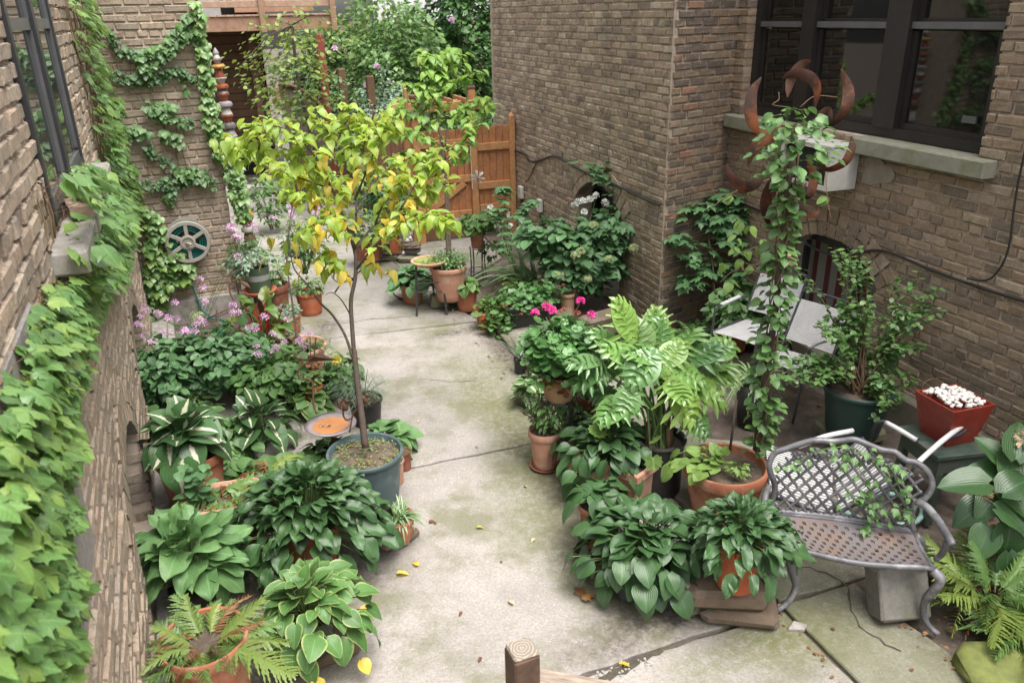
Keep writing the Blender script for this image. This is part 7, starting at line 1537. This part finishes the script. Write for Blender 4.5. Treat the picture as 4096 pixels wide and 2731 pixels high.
# ---- green side table with the planter of white shells
plain('paint_green', (.035, .06, .045), .6, (.05, .08, .06), 12, dirt=(.09, .10, .085)); plain('red_glaze', (.28, .035, .022), .38, (.20, .025, .018), 14, dirt=(.24, .07, .045)); plain('shell_white', (.66, .64, .60), .6, (.70, .66, .62), 30)
P = (at(3655, 1700, .5) + at(3950, 1790, .5)) / 2; t = thing('side_table', [P[0] - .02, P[1] - .02, 0], 'small dark green wooden table against the long wall', 'table', rz=yaw(nr) - .18)
m = MB(); m.box((0, 0, .485), (.42, .40, .03), bev=.004); m.build('table_top', 'paint_green', t)
for (x, y, dx, dy) in ((0, -.17, .37, .03), (0, .17, .37, .03), (-.17, 0, .03, .31), (.17, 0, .03, .31)): m = MB(); m.box((x, y, .42), (dx, dy, .098)); m.build('apron', 'paint_green', t)
for sx in (-1, 1):
    for sy in (-1, 1): m = MB(); m.box((sx * .165, sy * .165, .185), (.045, .045, .37)); m.build('leg', 'paint_green', t)
T0 = np.array(t.location); t = thing('shell_planter', T0 + [.0, .02, .50], 'glossy red tapered planter heaped with white shells on the green table', 'planter', rz=yaw(nr) - .05); hp = .27
m = MB(); vs = []; prof = [(.105, .085, 0), (.155, .125, hp), (.145, .115, hp), (.13, .10, hp - .06)]
for a, b, z in prof: vs += [(-a, -b * 1.25, z), (a, -b * 1.25, z), (a, b * 1.25, z), (-a, b * 1.25, z)]
fs = [(3, 2, 1, 0), (12, 13, 14, 15)]
for i in range(3):
    for k in range(4): j = (k + 1) % 4; fs.append((i * 4 + k, i * 4 + j, i * 4 + 4 + j, i * 4 + 4 + k))
m.add(vs, fs); m.build('planter', 'red_glaze', t)
for i in range(120):
    x, y = U(-.115, .115), U(-.125, .125); m = MB(); s_ = U(.022, .045); m.blob((0, 0, 0), (s_, s_ * .8, s_ * .55), i, .22, 6); o = m.build('shell', 'shell_white', t, True); o.location = (x, y, hp - .015 + .035 * (1 - (abs(x) + abs(y)) / .25) + U(0, .02)); o.rotation_euler = (U(-.6, .6), U(-.6, .6), U(0, 6))
m = MB(); m.tube(smooth_curve([(-.12, .14, hp), (-.10, .15, hp + .05), (0, .155, hp + .065), (.12, .15, hp + .03), (.14, .14, hp)], 4), .003, 5); m.build('wire_handle', 'rust_metal', t)
# ---- cast aluminium bench
plain('cast_grey', (.17, .165, .175), .5, (.10, .097, .108), 14, metal=.3, dirt=(.32, .31, .325)); plain('cast_rust', (.20, .18, .185), .55, (.25, .14, .09), 2.6, metal=.2, dirt=(.17, .16, .17))
PB = at(3763, 2528); B0 = at(3430, 2160, .40); bn = thing('garden_bench', [B0[0], B0[1], 0], 'ornate cast metal bench with lattice back and rust-stained pierced seat, vine trailing over it', 'bench')
g2 = lambda x, y, z: at(x, y, z) - np.array([B0[0], B0[1], 0])
BL_, BR_, FR_, FL_, FM_ = g2(3085, 2051, .40), g2(3661, 2133, .40), g2(3733, 2265, .40), g2(3200, 2195, .40), g2(3440, 2245, .40)
BM_ = (BL_ + BR_) / 2 + norm(BR_ - BL_)[[1, 0, 2]] * np.array([-1, 1, 0]) * .025
back_e = smooth_curve([BL_, BM_, BR_], 12); front_e = smooth_curve([FL_, FM_, FR_], 12); nS = len(back_e); nD = 9
def seatpt(u, v):
    a = u * (nS - 1); i = min(nS - 2, int(a)); f = a - i; b_ = back_e[i] * (1 - f) + back_e[i + 1] * f; c_ = front_e[i] * (1 - f) + front_e[i + 1] * f; p = b_ * (1 - v) + c_ * v
    return p + np.array([0, 0, -.018 * math.sin(math.pi * v) ])
m = MB(); NU, NV = 26, 9; hole = .56
for i in range(NU):
    for j in range(NV):
        u0, u1, v0, v1 = i / NU, (i + 1) / NU, j / NV, (j + 1) / NV
        sh = .5 * ((j % 2))
        Q4 = [seatpt(u0, v0), seatpt(u1, v0), seatpt(u1, v1), seatpt(u0, v1)]; c_ = sum(Q4) / 4
        if i in (0, NU - 1) or j == 0: m.add(Q4 + [q - np.array([0, 0, .008]) for q in Q4], [(0, 3, 2, 1)[::-1], (4, 5, 6, 7)[::-1]]); continue
        if (i + j) % 2 == 0:
            H4 = [c_ + (q - c_) * hole * 1.25 for q in Q4]; 
        else: H4 = [c_ + (q - c_) * .05 for q in Q4]
        dn = np.array([0, 0, .010]); vs = Q4 + H4 + [q - dn for q in H4] + [q - dn for q in Q4]
        fs = []
        for k in range(4): l = (k + 1) % 4; fs += [(k, l, 4 + l, 4 + k), (4 + k, 4 + l, 8 + l, 8 + k), (8 + k, 8 + l, 12 + l, 12 + k)]
        m.add(vs, fs)
m.build('seat', 'cast_rust', bn)
m = MB(); rim = [seatpt(k / 24, 1.0) for k in range(25)]; m.tube([p + np.array([0, 0, -.01]) for p in rim], .016, 8); m.tube([seatpt(1, k / 6) + np.array([0, 0, -.008]) for k in range(7)], .014, 8); m.tube([seatpt(0, k / 6) + np.array([0, 0, -.008]) for k in range(7)], .014, 8); m.tube([seatpt(k / 24, 0) for k in range(25)], .014, 8); m.build('seat_rim', 'cast_grey', bn, True)
# back plane: from the rear seat edge, leaning back
bd = norm(BR_ - BL_); bn_n = np.array([-bd[1], bd[0], 0]); bup = norm(np.array([0, 0, 1]) + bn_n * .12); WB = np.linalg.norm(BR_ - BL_)
def bk(u, v): return BL_ + bd * (u * WB) + bup * v + bn_n * (.03 * math.sin(math.pi * u))
def to_uv(x, y):      # photo pixel -> bench-back coordinates
    v = ray(x, y); o = _C - (np.array([B0[0], B0[1], 0]) + BL_); nn = np.cross(bd, bup); tt = -(o @ nn) / (v @ nn); p = o + v * tt; return p @ bd / WB, p @ bup
OUT = [to_uv(*p) for p in ((3088, 2045), (3092, 1990), (3100, 1940), (3082, 1890), (3078, 1850), (3100, 1810), (3150, 1795), (3200, 1780), (3260, 1768), (3330, 1775), (3370, 1772), (3420, 1768), (3480, 1790), (3530, 1808), (3580, 1815), (3625, 1845), (3665, 1852), (3710, 1885), (3728, 1940), (3700, 1990), (3660, 2020), (3645, 2070), (3655, 2125))]
m = MB(); m.tube(smooth_curve([bk(*p) for p in OUT], 4), .017, 8); m.build('back_frame', 'cast_grey', bn, True)
m = MB(); m.tube([bk(k / 16, .015) for k in range(17)], .020, 8, flat=.6); m.build('back_lower_rail', 'cast_grey', bn, True)
uvo = OUT; topv = lambda u: max([0.1] + [a[1] + (b[1] - a[1]) * (u - a[0]) / (b[0] - a[0] + 1e-9) for a, b in zip(uvo[:-1], uvo[1:]) if min(a[0], b[0]) <= u <= max(a[0], b[0])])
m = MB(); step = .09
for sgn in (1, -1):
    for i in range(-9, 16):
        seg = []
        for k in range(26):
            v = k / 25 * .45; u = (i * step + sgn * v * 1.15 / WB * .75 + (0 if sgn > 0 else .35)); ok = .0 <= u <= 1.0 and v <= topv(u) - .055
            if ok: seg.append(bk(u, v + .015))
            else:
                if len(seg) > 1: m.tube(seg, .0088, 5)
                seg = []
        if len(seg) > 1: m.tube(seg, .0088, 5)
m.build('lattice', 'cast_grey', bn, True)
m = MB()
for k in range(7):      # cast flowers and stems under the top rail
    u = .14 + .12 * k; v = topv(u) - .075; 
    for a in range(5): q = a * 1.257; m.blob(bk(u + .022 * math.cos(q) / WB * 1., v + .022 * math.sin(q)), (.026, .016, .026), a, .1)
    m.blob(bk(u, v) - bn_n * .01, (.02, .02, .02), 1, .05); m.tube(smooth_curve([bk(u - .05, v + .01), bk(u - .02, v + .03), bk(u + .03, v + .025), bk(u + .07, v - .01)], 4), .005, 5)
m.build('cast_flowers', 'cast_grey', bn, True)
for nm_, pts in (('arm', [(3668, 2005, .62), (3710, 2030, .63), (3755, 2085, .62), (3795, 2150, .61), (3808, 2178, .60)]), ('arm', [(3075, 1945, .6), (3060, 1985, .60), (3055, 2040, .56)])):
    m = MB(); m.tube(smooth_curve([g2(*p) for p in pts], 4), .020, 8, flat=.7); m.build(nm_, 'cast_grey', bn, True)
m = MB(); m.tube(smooth_curve([g2(3790, 2170, .58), g2(3770, 2210, .5), g2(3745, 2235, .42)], 4), .016, 8); m.build('arm_support', 'cast_grey', bn, True)
FRg = FR_; 
for c_, dxy in ((FR_, norm(FR_ - BL_) * .05), (FL_, norm(FL_ - BR_) * .05), (BR_, norm(BR_ - FL_) * .05), (BL_, norm(BL_ - FR_) * .05)):
    m = MB(); e = np.array([c_[0], c_[1], 0]); d_ = np.array([dxy[0], dxy[1], 0])
    m.tube(smooth_curve([c_ + np.array([0, 0, -.02]), e + d_ * .9 + np.array([0, 0, .33]), e - d_ * .1 + np.array([0, 0, .17]), e + d_ * .5 + np.array([0, 0, .06]), e + d_ * 1.7 + np.array([0, 0, .012])], 4), [.026] * 4 + [.024] * 4 + [.017] * 4 + [.015] * 4 + [.018], 8); m.build('leg', 'cast_grey', bn, True)
tv = thing('vine', np.array(bn.location) + BL_ * 0, 'green vine sprays threaded through the lattice back of the bench', 'vine'); it = []; m = MB(); rr = random.Random(14)
for pts in ([(.05, .3), (.3, .42), (.5, .44), (.72, .38)], [(.45, .42), (.6, .3), (.7, .15), (.68, -.02)], [(.75, .38), (.85, .25), (.9, .15)], [(.5, .2), (.62, .16), (.75, .12), (.9, .1)]):
    C_ = [bk(u, v) - bn_n * rr.uniform(.02, .05) for u, v in [tuple(q[:2]) for q in smooth_curve([(a, b, 0) for a, b in pts], 6)]]; m.tube(C_, .003, 4)
    for p in C_:
        for k in range(1 + (rr.random() < .3)): a = rr.uniform(0, 6.28); it.append(('maple', lm(p - bn_n * rr.uniform(0, .05) + np.array([rr.uniform(-.05, .05), 0, rr.uniform(-.05, .05)]), [math.cos(a), math.sin(a) - .5, rr.uniform(-.9, .1)], [0, -.4, 1], rr.uniform(.03, .055), .9)))
m.build('vine_stems', 'stem_green', tv, True, kind='stuff'); leaves(it, 'leaf_mid', tv, 'leaf', 90, 15)
# pale green hose ring under the bench
t = thing('garden_hose', g2(3520, 2060, .0) + np.array([B0[0], B0[1], .02]), 'loop of pale turquoise hose lying behind the bench', 'hose'); plain('hose_pale', (.36, .56, .50), .4, (.30, .48, .43), 9); m = MB(); m.tube([(.26 * math.cos(a) * (1 + .06 * math.sin(3 * a)), .17 * math.sin(a), .03 + .01 * math.sin(2 * a)) for a in [i * 6.4 / 40 for i in range(41)]], .017, 8); m.build('hose_loop', 'hose_pale', t, True)
# concrete block leaning by the leg
P = at(3590, 2480); m = MB(); m.box((0, 0, 0), (.275, .15, .27), bev=.012, jit=.005); plain('concrete_grey', (.20, .185, .165), .95, (.15, .14, .125), 22, bumpd=.005, dirt=(.13, .13, .09)); o = m.build('concrete_block', 'concrete_grey'); o.location = (float(P[0]), float(P[1]) + .06, .145); o.rotation_euler = (rad(-24), 0, .12); tag(o, 'grey concrete block with a chipped face propped by the bench leg', 'block')
stone(3660, 2285, (.14, .12, .12), 0, 'stone_moss', 'small mossy stone just behind the concrete block under the bench', .5)
# plants at the right edge
t = thing('hosta', at(4070, 2250), 'large hosta at the right edge with a dried papery flower on its stalk', 'hosta'); L0 = np.array(t.location); wq = proj(L0)[2]
it = []; st = MB()
for (x, y, L, dx, dy, dz_) in ((3850, 1930, .26, -1, .1, .0), (3880, 2050, .24, -.9, -.3, -.3), (3960, 2010, .24, -.6, -.5, -.2), (3970, 1880, .26, -.7, .2, .3), (4060, 1830, .26, .1, .3, .6), (4060, 1990, .28, .2, -.5, -.2), (3930, 2180, .22, -.5, -.6, -.8), (4040, 2180, .26, -.1, -.5, -1.), (4080, 1750, .24, .3, .5, .7), (4090, 2080, .26, .6, -.3, -.2), (3960, 1790, .2, -.4, .6, .5), (4030, 2280, .20, 0, -.3, -1), (4090, 1920, .25, .5, .1, .3)):
    c_ = pp(x, y, wq * .93 + U(-.1, .1)) - L0; d = norm([dx, dy, dz_]); it.append(('hosta', lm(c_ - d * L / 2, d, [0, -.35, 1], L, .85))); st.tube([(0, 0, .05), (c_[0] * .4, c_[1] * .4, c_[2] * .7), c_ - d * L / 2], .006, 5, cap=False)
st.build('stems', 'stem_green', t, True, kind='stuff'); leaves(it, 'leaf_hosta_dark', t, 'leaf', 20, 10)
bush(t, 300, (0, 0, .15), (.3, .25, .18), 'small', .05, 'leaf_dead', 0, 0, seed=300, shell=.1); flowers(t, [pp(3920, 1985, wq * .92) - L0, pp(4095, 1760, wq * .93) - L0], 'lily', .05, 'petal_dried', 'dried_flower', 7, .03)
t = thing('fern', at(3960, 2440), 'bright yellow-green fern in the lower right corner', 'fern'); ferns(t, 34, .46, .08, 'fern', 'leaf_fern_pale', 60, 34, lift=.65, R0=.06); ferns(t, 12, .36, .12, 'fern', 'leaf_fern', 61, 12, lift=.9); ferns(t, 7, .36, .10, 'ferndead', 'leaf_dead', 62, 7, lift=.5, name='dead_frond')
t = thing('fern', at(4120, 2600), 'second yellow-green fern cut off by the right edge of the view', 'fern'); ferns(t, 20, .38, .05, 'fern', 'leaf_fern', 63, 20, lift=.6)
t = thing('moss_rock', at(4000, 2700), 'rounded mossy yellow-green stone in the lower right corner', 'rock'); m = MB(); m.blob((0, 0, .03), (.42, .34, .14), 5, .08, 9); plain('moss_bright', (.20, .22, .055), .9, (.14, .16, .05), 18, bumpd=.004); m.build('rock', 'moss_bright', t, True)
m = MB(); m.add([(-.05, -.02, 0), (.03, -.03, 0), (.06, .01, 0), (.0, .04, 0), (-.05, -.02, .012), (.03, -.03, .014), (.06, .01, .012), (.0, .04, .012)], [(0, 3, 2, 1), (4, 5, 6, 7), (0, 1, 5, 4), (1, 2, 6, 5), (2, 3, 7, 6), (3, 0, 4, 7)]); o = m.build('stone_chip', 'stone_pale'); o.location = at(3185, 2510, .002).tolist(); tag(o, 'small pale broken chip of stone lying by the slab joint', 'stone')
# ---- foreground stair post and rail
plain('wood_post', (.12, .07, .042), .8, (.065, .038, .024), 22, bumpd=.002)
m_, nt, b, N, L = newmat('wood_end'); tc = gpos(nt, True); ln = N('ShaderNodeVectorMath'); ln.operation = 'LENGTH'; ms_ = N('ShaderNodeVectorMath'); ms_.operation = 'MULTIPLY'; ms_.inputs[1].default_value = (1, 1, 0); L(tc, ms_.inputs[0]); L(ms_.outputs[0], ln.inputs[0])
q = math_n(nt, 'SINE', math_n(nt, 'ADD', math_n(nt, 'MULTIPLY', ln.outputs['Value'], 620.), math_n(nt, 'MULTIPLY', noise(nt, 30, 5, tc), 11.)))
c_ = ramp(nt, q, [(.2, (.20, .165, .13)), (.8, (.34, .29, .24))]); L(c_, b.inputs['Base Color']); b.inputs['Roughness'].default_value = .85
m_, nt, b, N, L = newmat('wood_rail'); tc = gpos(nt, True); mp = N('ShaderNodeMapping'); mp.inputs['Scale'].default_value = (3, 40, 40); L(tc, mp.inputs[0]); L(ramp(nt, noise(nt, 2, 6, mp.outputs[0], .7, 1.5), [(.35, (.15, .11, .085)), (.5, (.27, .215, .17)), (.7, (.40, .33, .27))]), b.inputs['Base Color']); b.inputs['Roughness'].default_value = .85; bump(nt, noise(nt, 3, 5, mp.outputs[0]), .5, .003, b)
P = pp(2088, 2592, 2.32); t = thing('railing', [P[0], P[1], 0], 'weathered wooden stair post and handrail at the bottom edge of the view', 'railing', rz=.42); zt_ = P[2]; sz = .082
m = MB(); m.box((0, 0, zt_ / 2 - .004), (sz, sz, zt_ - .008), bev=.006); m.build('post', 'wood_post', t); m = MB(); m.box((0, 0, 0), (sz - .004, sz - .004, .012), bev=.005, jit=.0015); o = m.build('post_end', 'wood_end', t); o.location = (0, 0, zt_ - .004)
m = MB(); m.box((.30, 0, 0), (.60, .085, .038), bev=.005); o = m.build('handrail', 'wood_rail', t); o.location = (.03, -.01, zt_ - .135); o.rotation_euler = (0, rad(3), -.62)
# ---- fallen leaves on the paving
FL = [(1587, 2298, 'y', .075), (1673, 2268, 'y', .07), (1472, 2432, 'y', .09), (1905, 2112, 'y', .055), (2053, 2420, 'l', .05), (1680, 1683, 'l', .04), (2475, 2660, 'y', .07), (2107, 1950, 'l', .035), (2137, 2155, 'l', .04), (1715, 2088, 'b', .045), (1745, 2095, 'b', .03), (1848, 2448, 'b', .035), (2325, 2395, 'b', .09), (2330, 2380, 'b', .07), (1925, 2630, 'b', .035), (3105, 1640, 'b', .05), (3200, 1590, 'b', .06), (3130, 1620, 'b', .05), (2110, 1562, 'o', .05), (1480, 1055, 'y', .07), (1555, 1090, 'y', .09), (3110, 2432, 'l', .06), (3340, 2520, 'b', .03), (3810, 2510, 'b', .05), (3640, 2680, 'b', .025), (1735, 1200, 'l', .04), (1815, 1240, 'l', .035), (1900, 1790, 'b', .03), (2010, 2250, 'b', .025), (3280, 1610, 'b', .05), (3380, 1660, 'b', .03)]
WHERE = ['left of the path beside the pale-edged hosta', 'just right of the pale-edged hosta, curled', 'against the pot of the pale-edged hosta', 'in the middle of the path below the crossing joint', 'in the middle of the path near the brown leaves', 'beside the joint left of the path centre', 'near the lower joint of the slabs', 'just below the crossing joint on the path', 'right of the path centre, small and pale', 'beside the little pot of striped grass, long', 'beside the little pot of striped grass, tiny', 'lower path, small and dark, left of the curled maple leaf', 'curled maple-shaped, in front of the grey square planter', 'lying on top of the curled maple-shaped leaf', 'at the bottom of the path near the stair post', 'on the earth by the dark green tub, nearest the chairs', 'on the earth left of the dark green tub, the middle one', 'on the earth left of the dark green tub, farthest', 'at the mossy right edge of the path by the ledge', 'on the path below the yellow tree, half standing', 'on the path right of the thin yellow tree trunk, longest', 'on the slab joint near the brown stones', 'on the green slab in front of the bench', 'under the fern in the right corner', 'near the bottom edge right of the joint', 'by the foot of the green bird bath', 'beside the orange square planter on the path', 'tiny, at the path centre above the joint', 'tiny, on the lower half of the path', 'on the earth close to the tub slab', 'tiny, right beside the tub slab']
nm = {'y': 'yellow', 'l': 'pale', 'b': 'brown', 'o': 'orange'}
for i, (x, y, k, s_) in enumerate(FL):
    z_ = .0; P = at(x, y, .006); key = 'maple' if (k == 'b' and s_ > .06) else 'tree'; me = tmesh(key, i % 4, {'y': 'leaf_tree_yellow', 'l': 'petal_dried', 'b': 'leaf_dead', 'o': 'leaf_dead'}[k]); o = bpy.data.objects.new('fallen_leaf', me)
    M = lm([0, 0, 0], [math.cos(i * 2.1), math.sin(i * 2.1), .18], [U(-.3, .3), U(-.3, .3), 1], s_); M[:3, 3] = P + np.array([0, 0, s_ * .18]); o.matrix_world = Matrix(M.tolist()); link(o)
    tag(o, nm[k] + ' fallen leaf ' + WHERE[i], 'leaf', 'fallen leaves on the ground')
gl = []; 
for i in range(520):
    a = rng.rand(); 
    q = [(RP(2.05 + U(-.1, .25), U(5.2, 8.2))), RP(U(2.8, 4.5), U(4, 6.8)), RP(U(2.9, 3.4), U(1.6, 3)), LP(-.2 + U(0, .5), U(3, 8.4)), RP(2.4 + U(-.03, .05), U(2, 5)), RP(U(2.5, 4.2), U(7.2, 10.4))][i % 6]
    gl.append(('tiny', i % 2, lm(q + np.array([0, 0, .008]), [U(-1, 1), U(-1, 1), .15], [U(-.3, .3), U(-.3, .3), 1], U(.012, .035))))
o = merged('leaf_litter', gl, 'leaf_dead', None); tag(o, 'scattered crumbs of dry brown leaf litter along the edges of the paving', 'leaf litter')
print('INDIVIDUAL', STAT, len(bpy.data.objects))
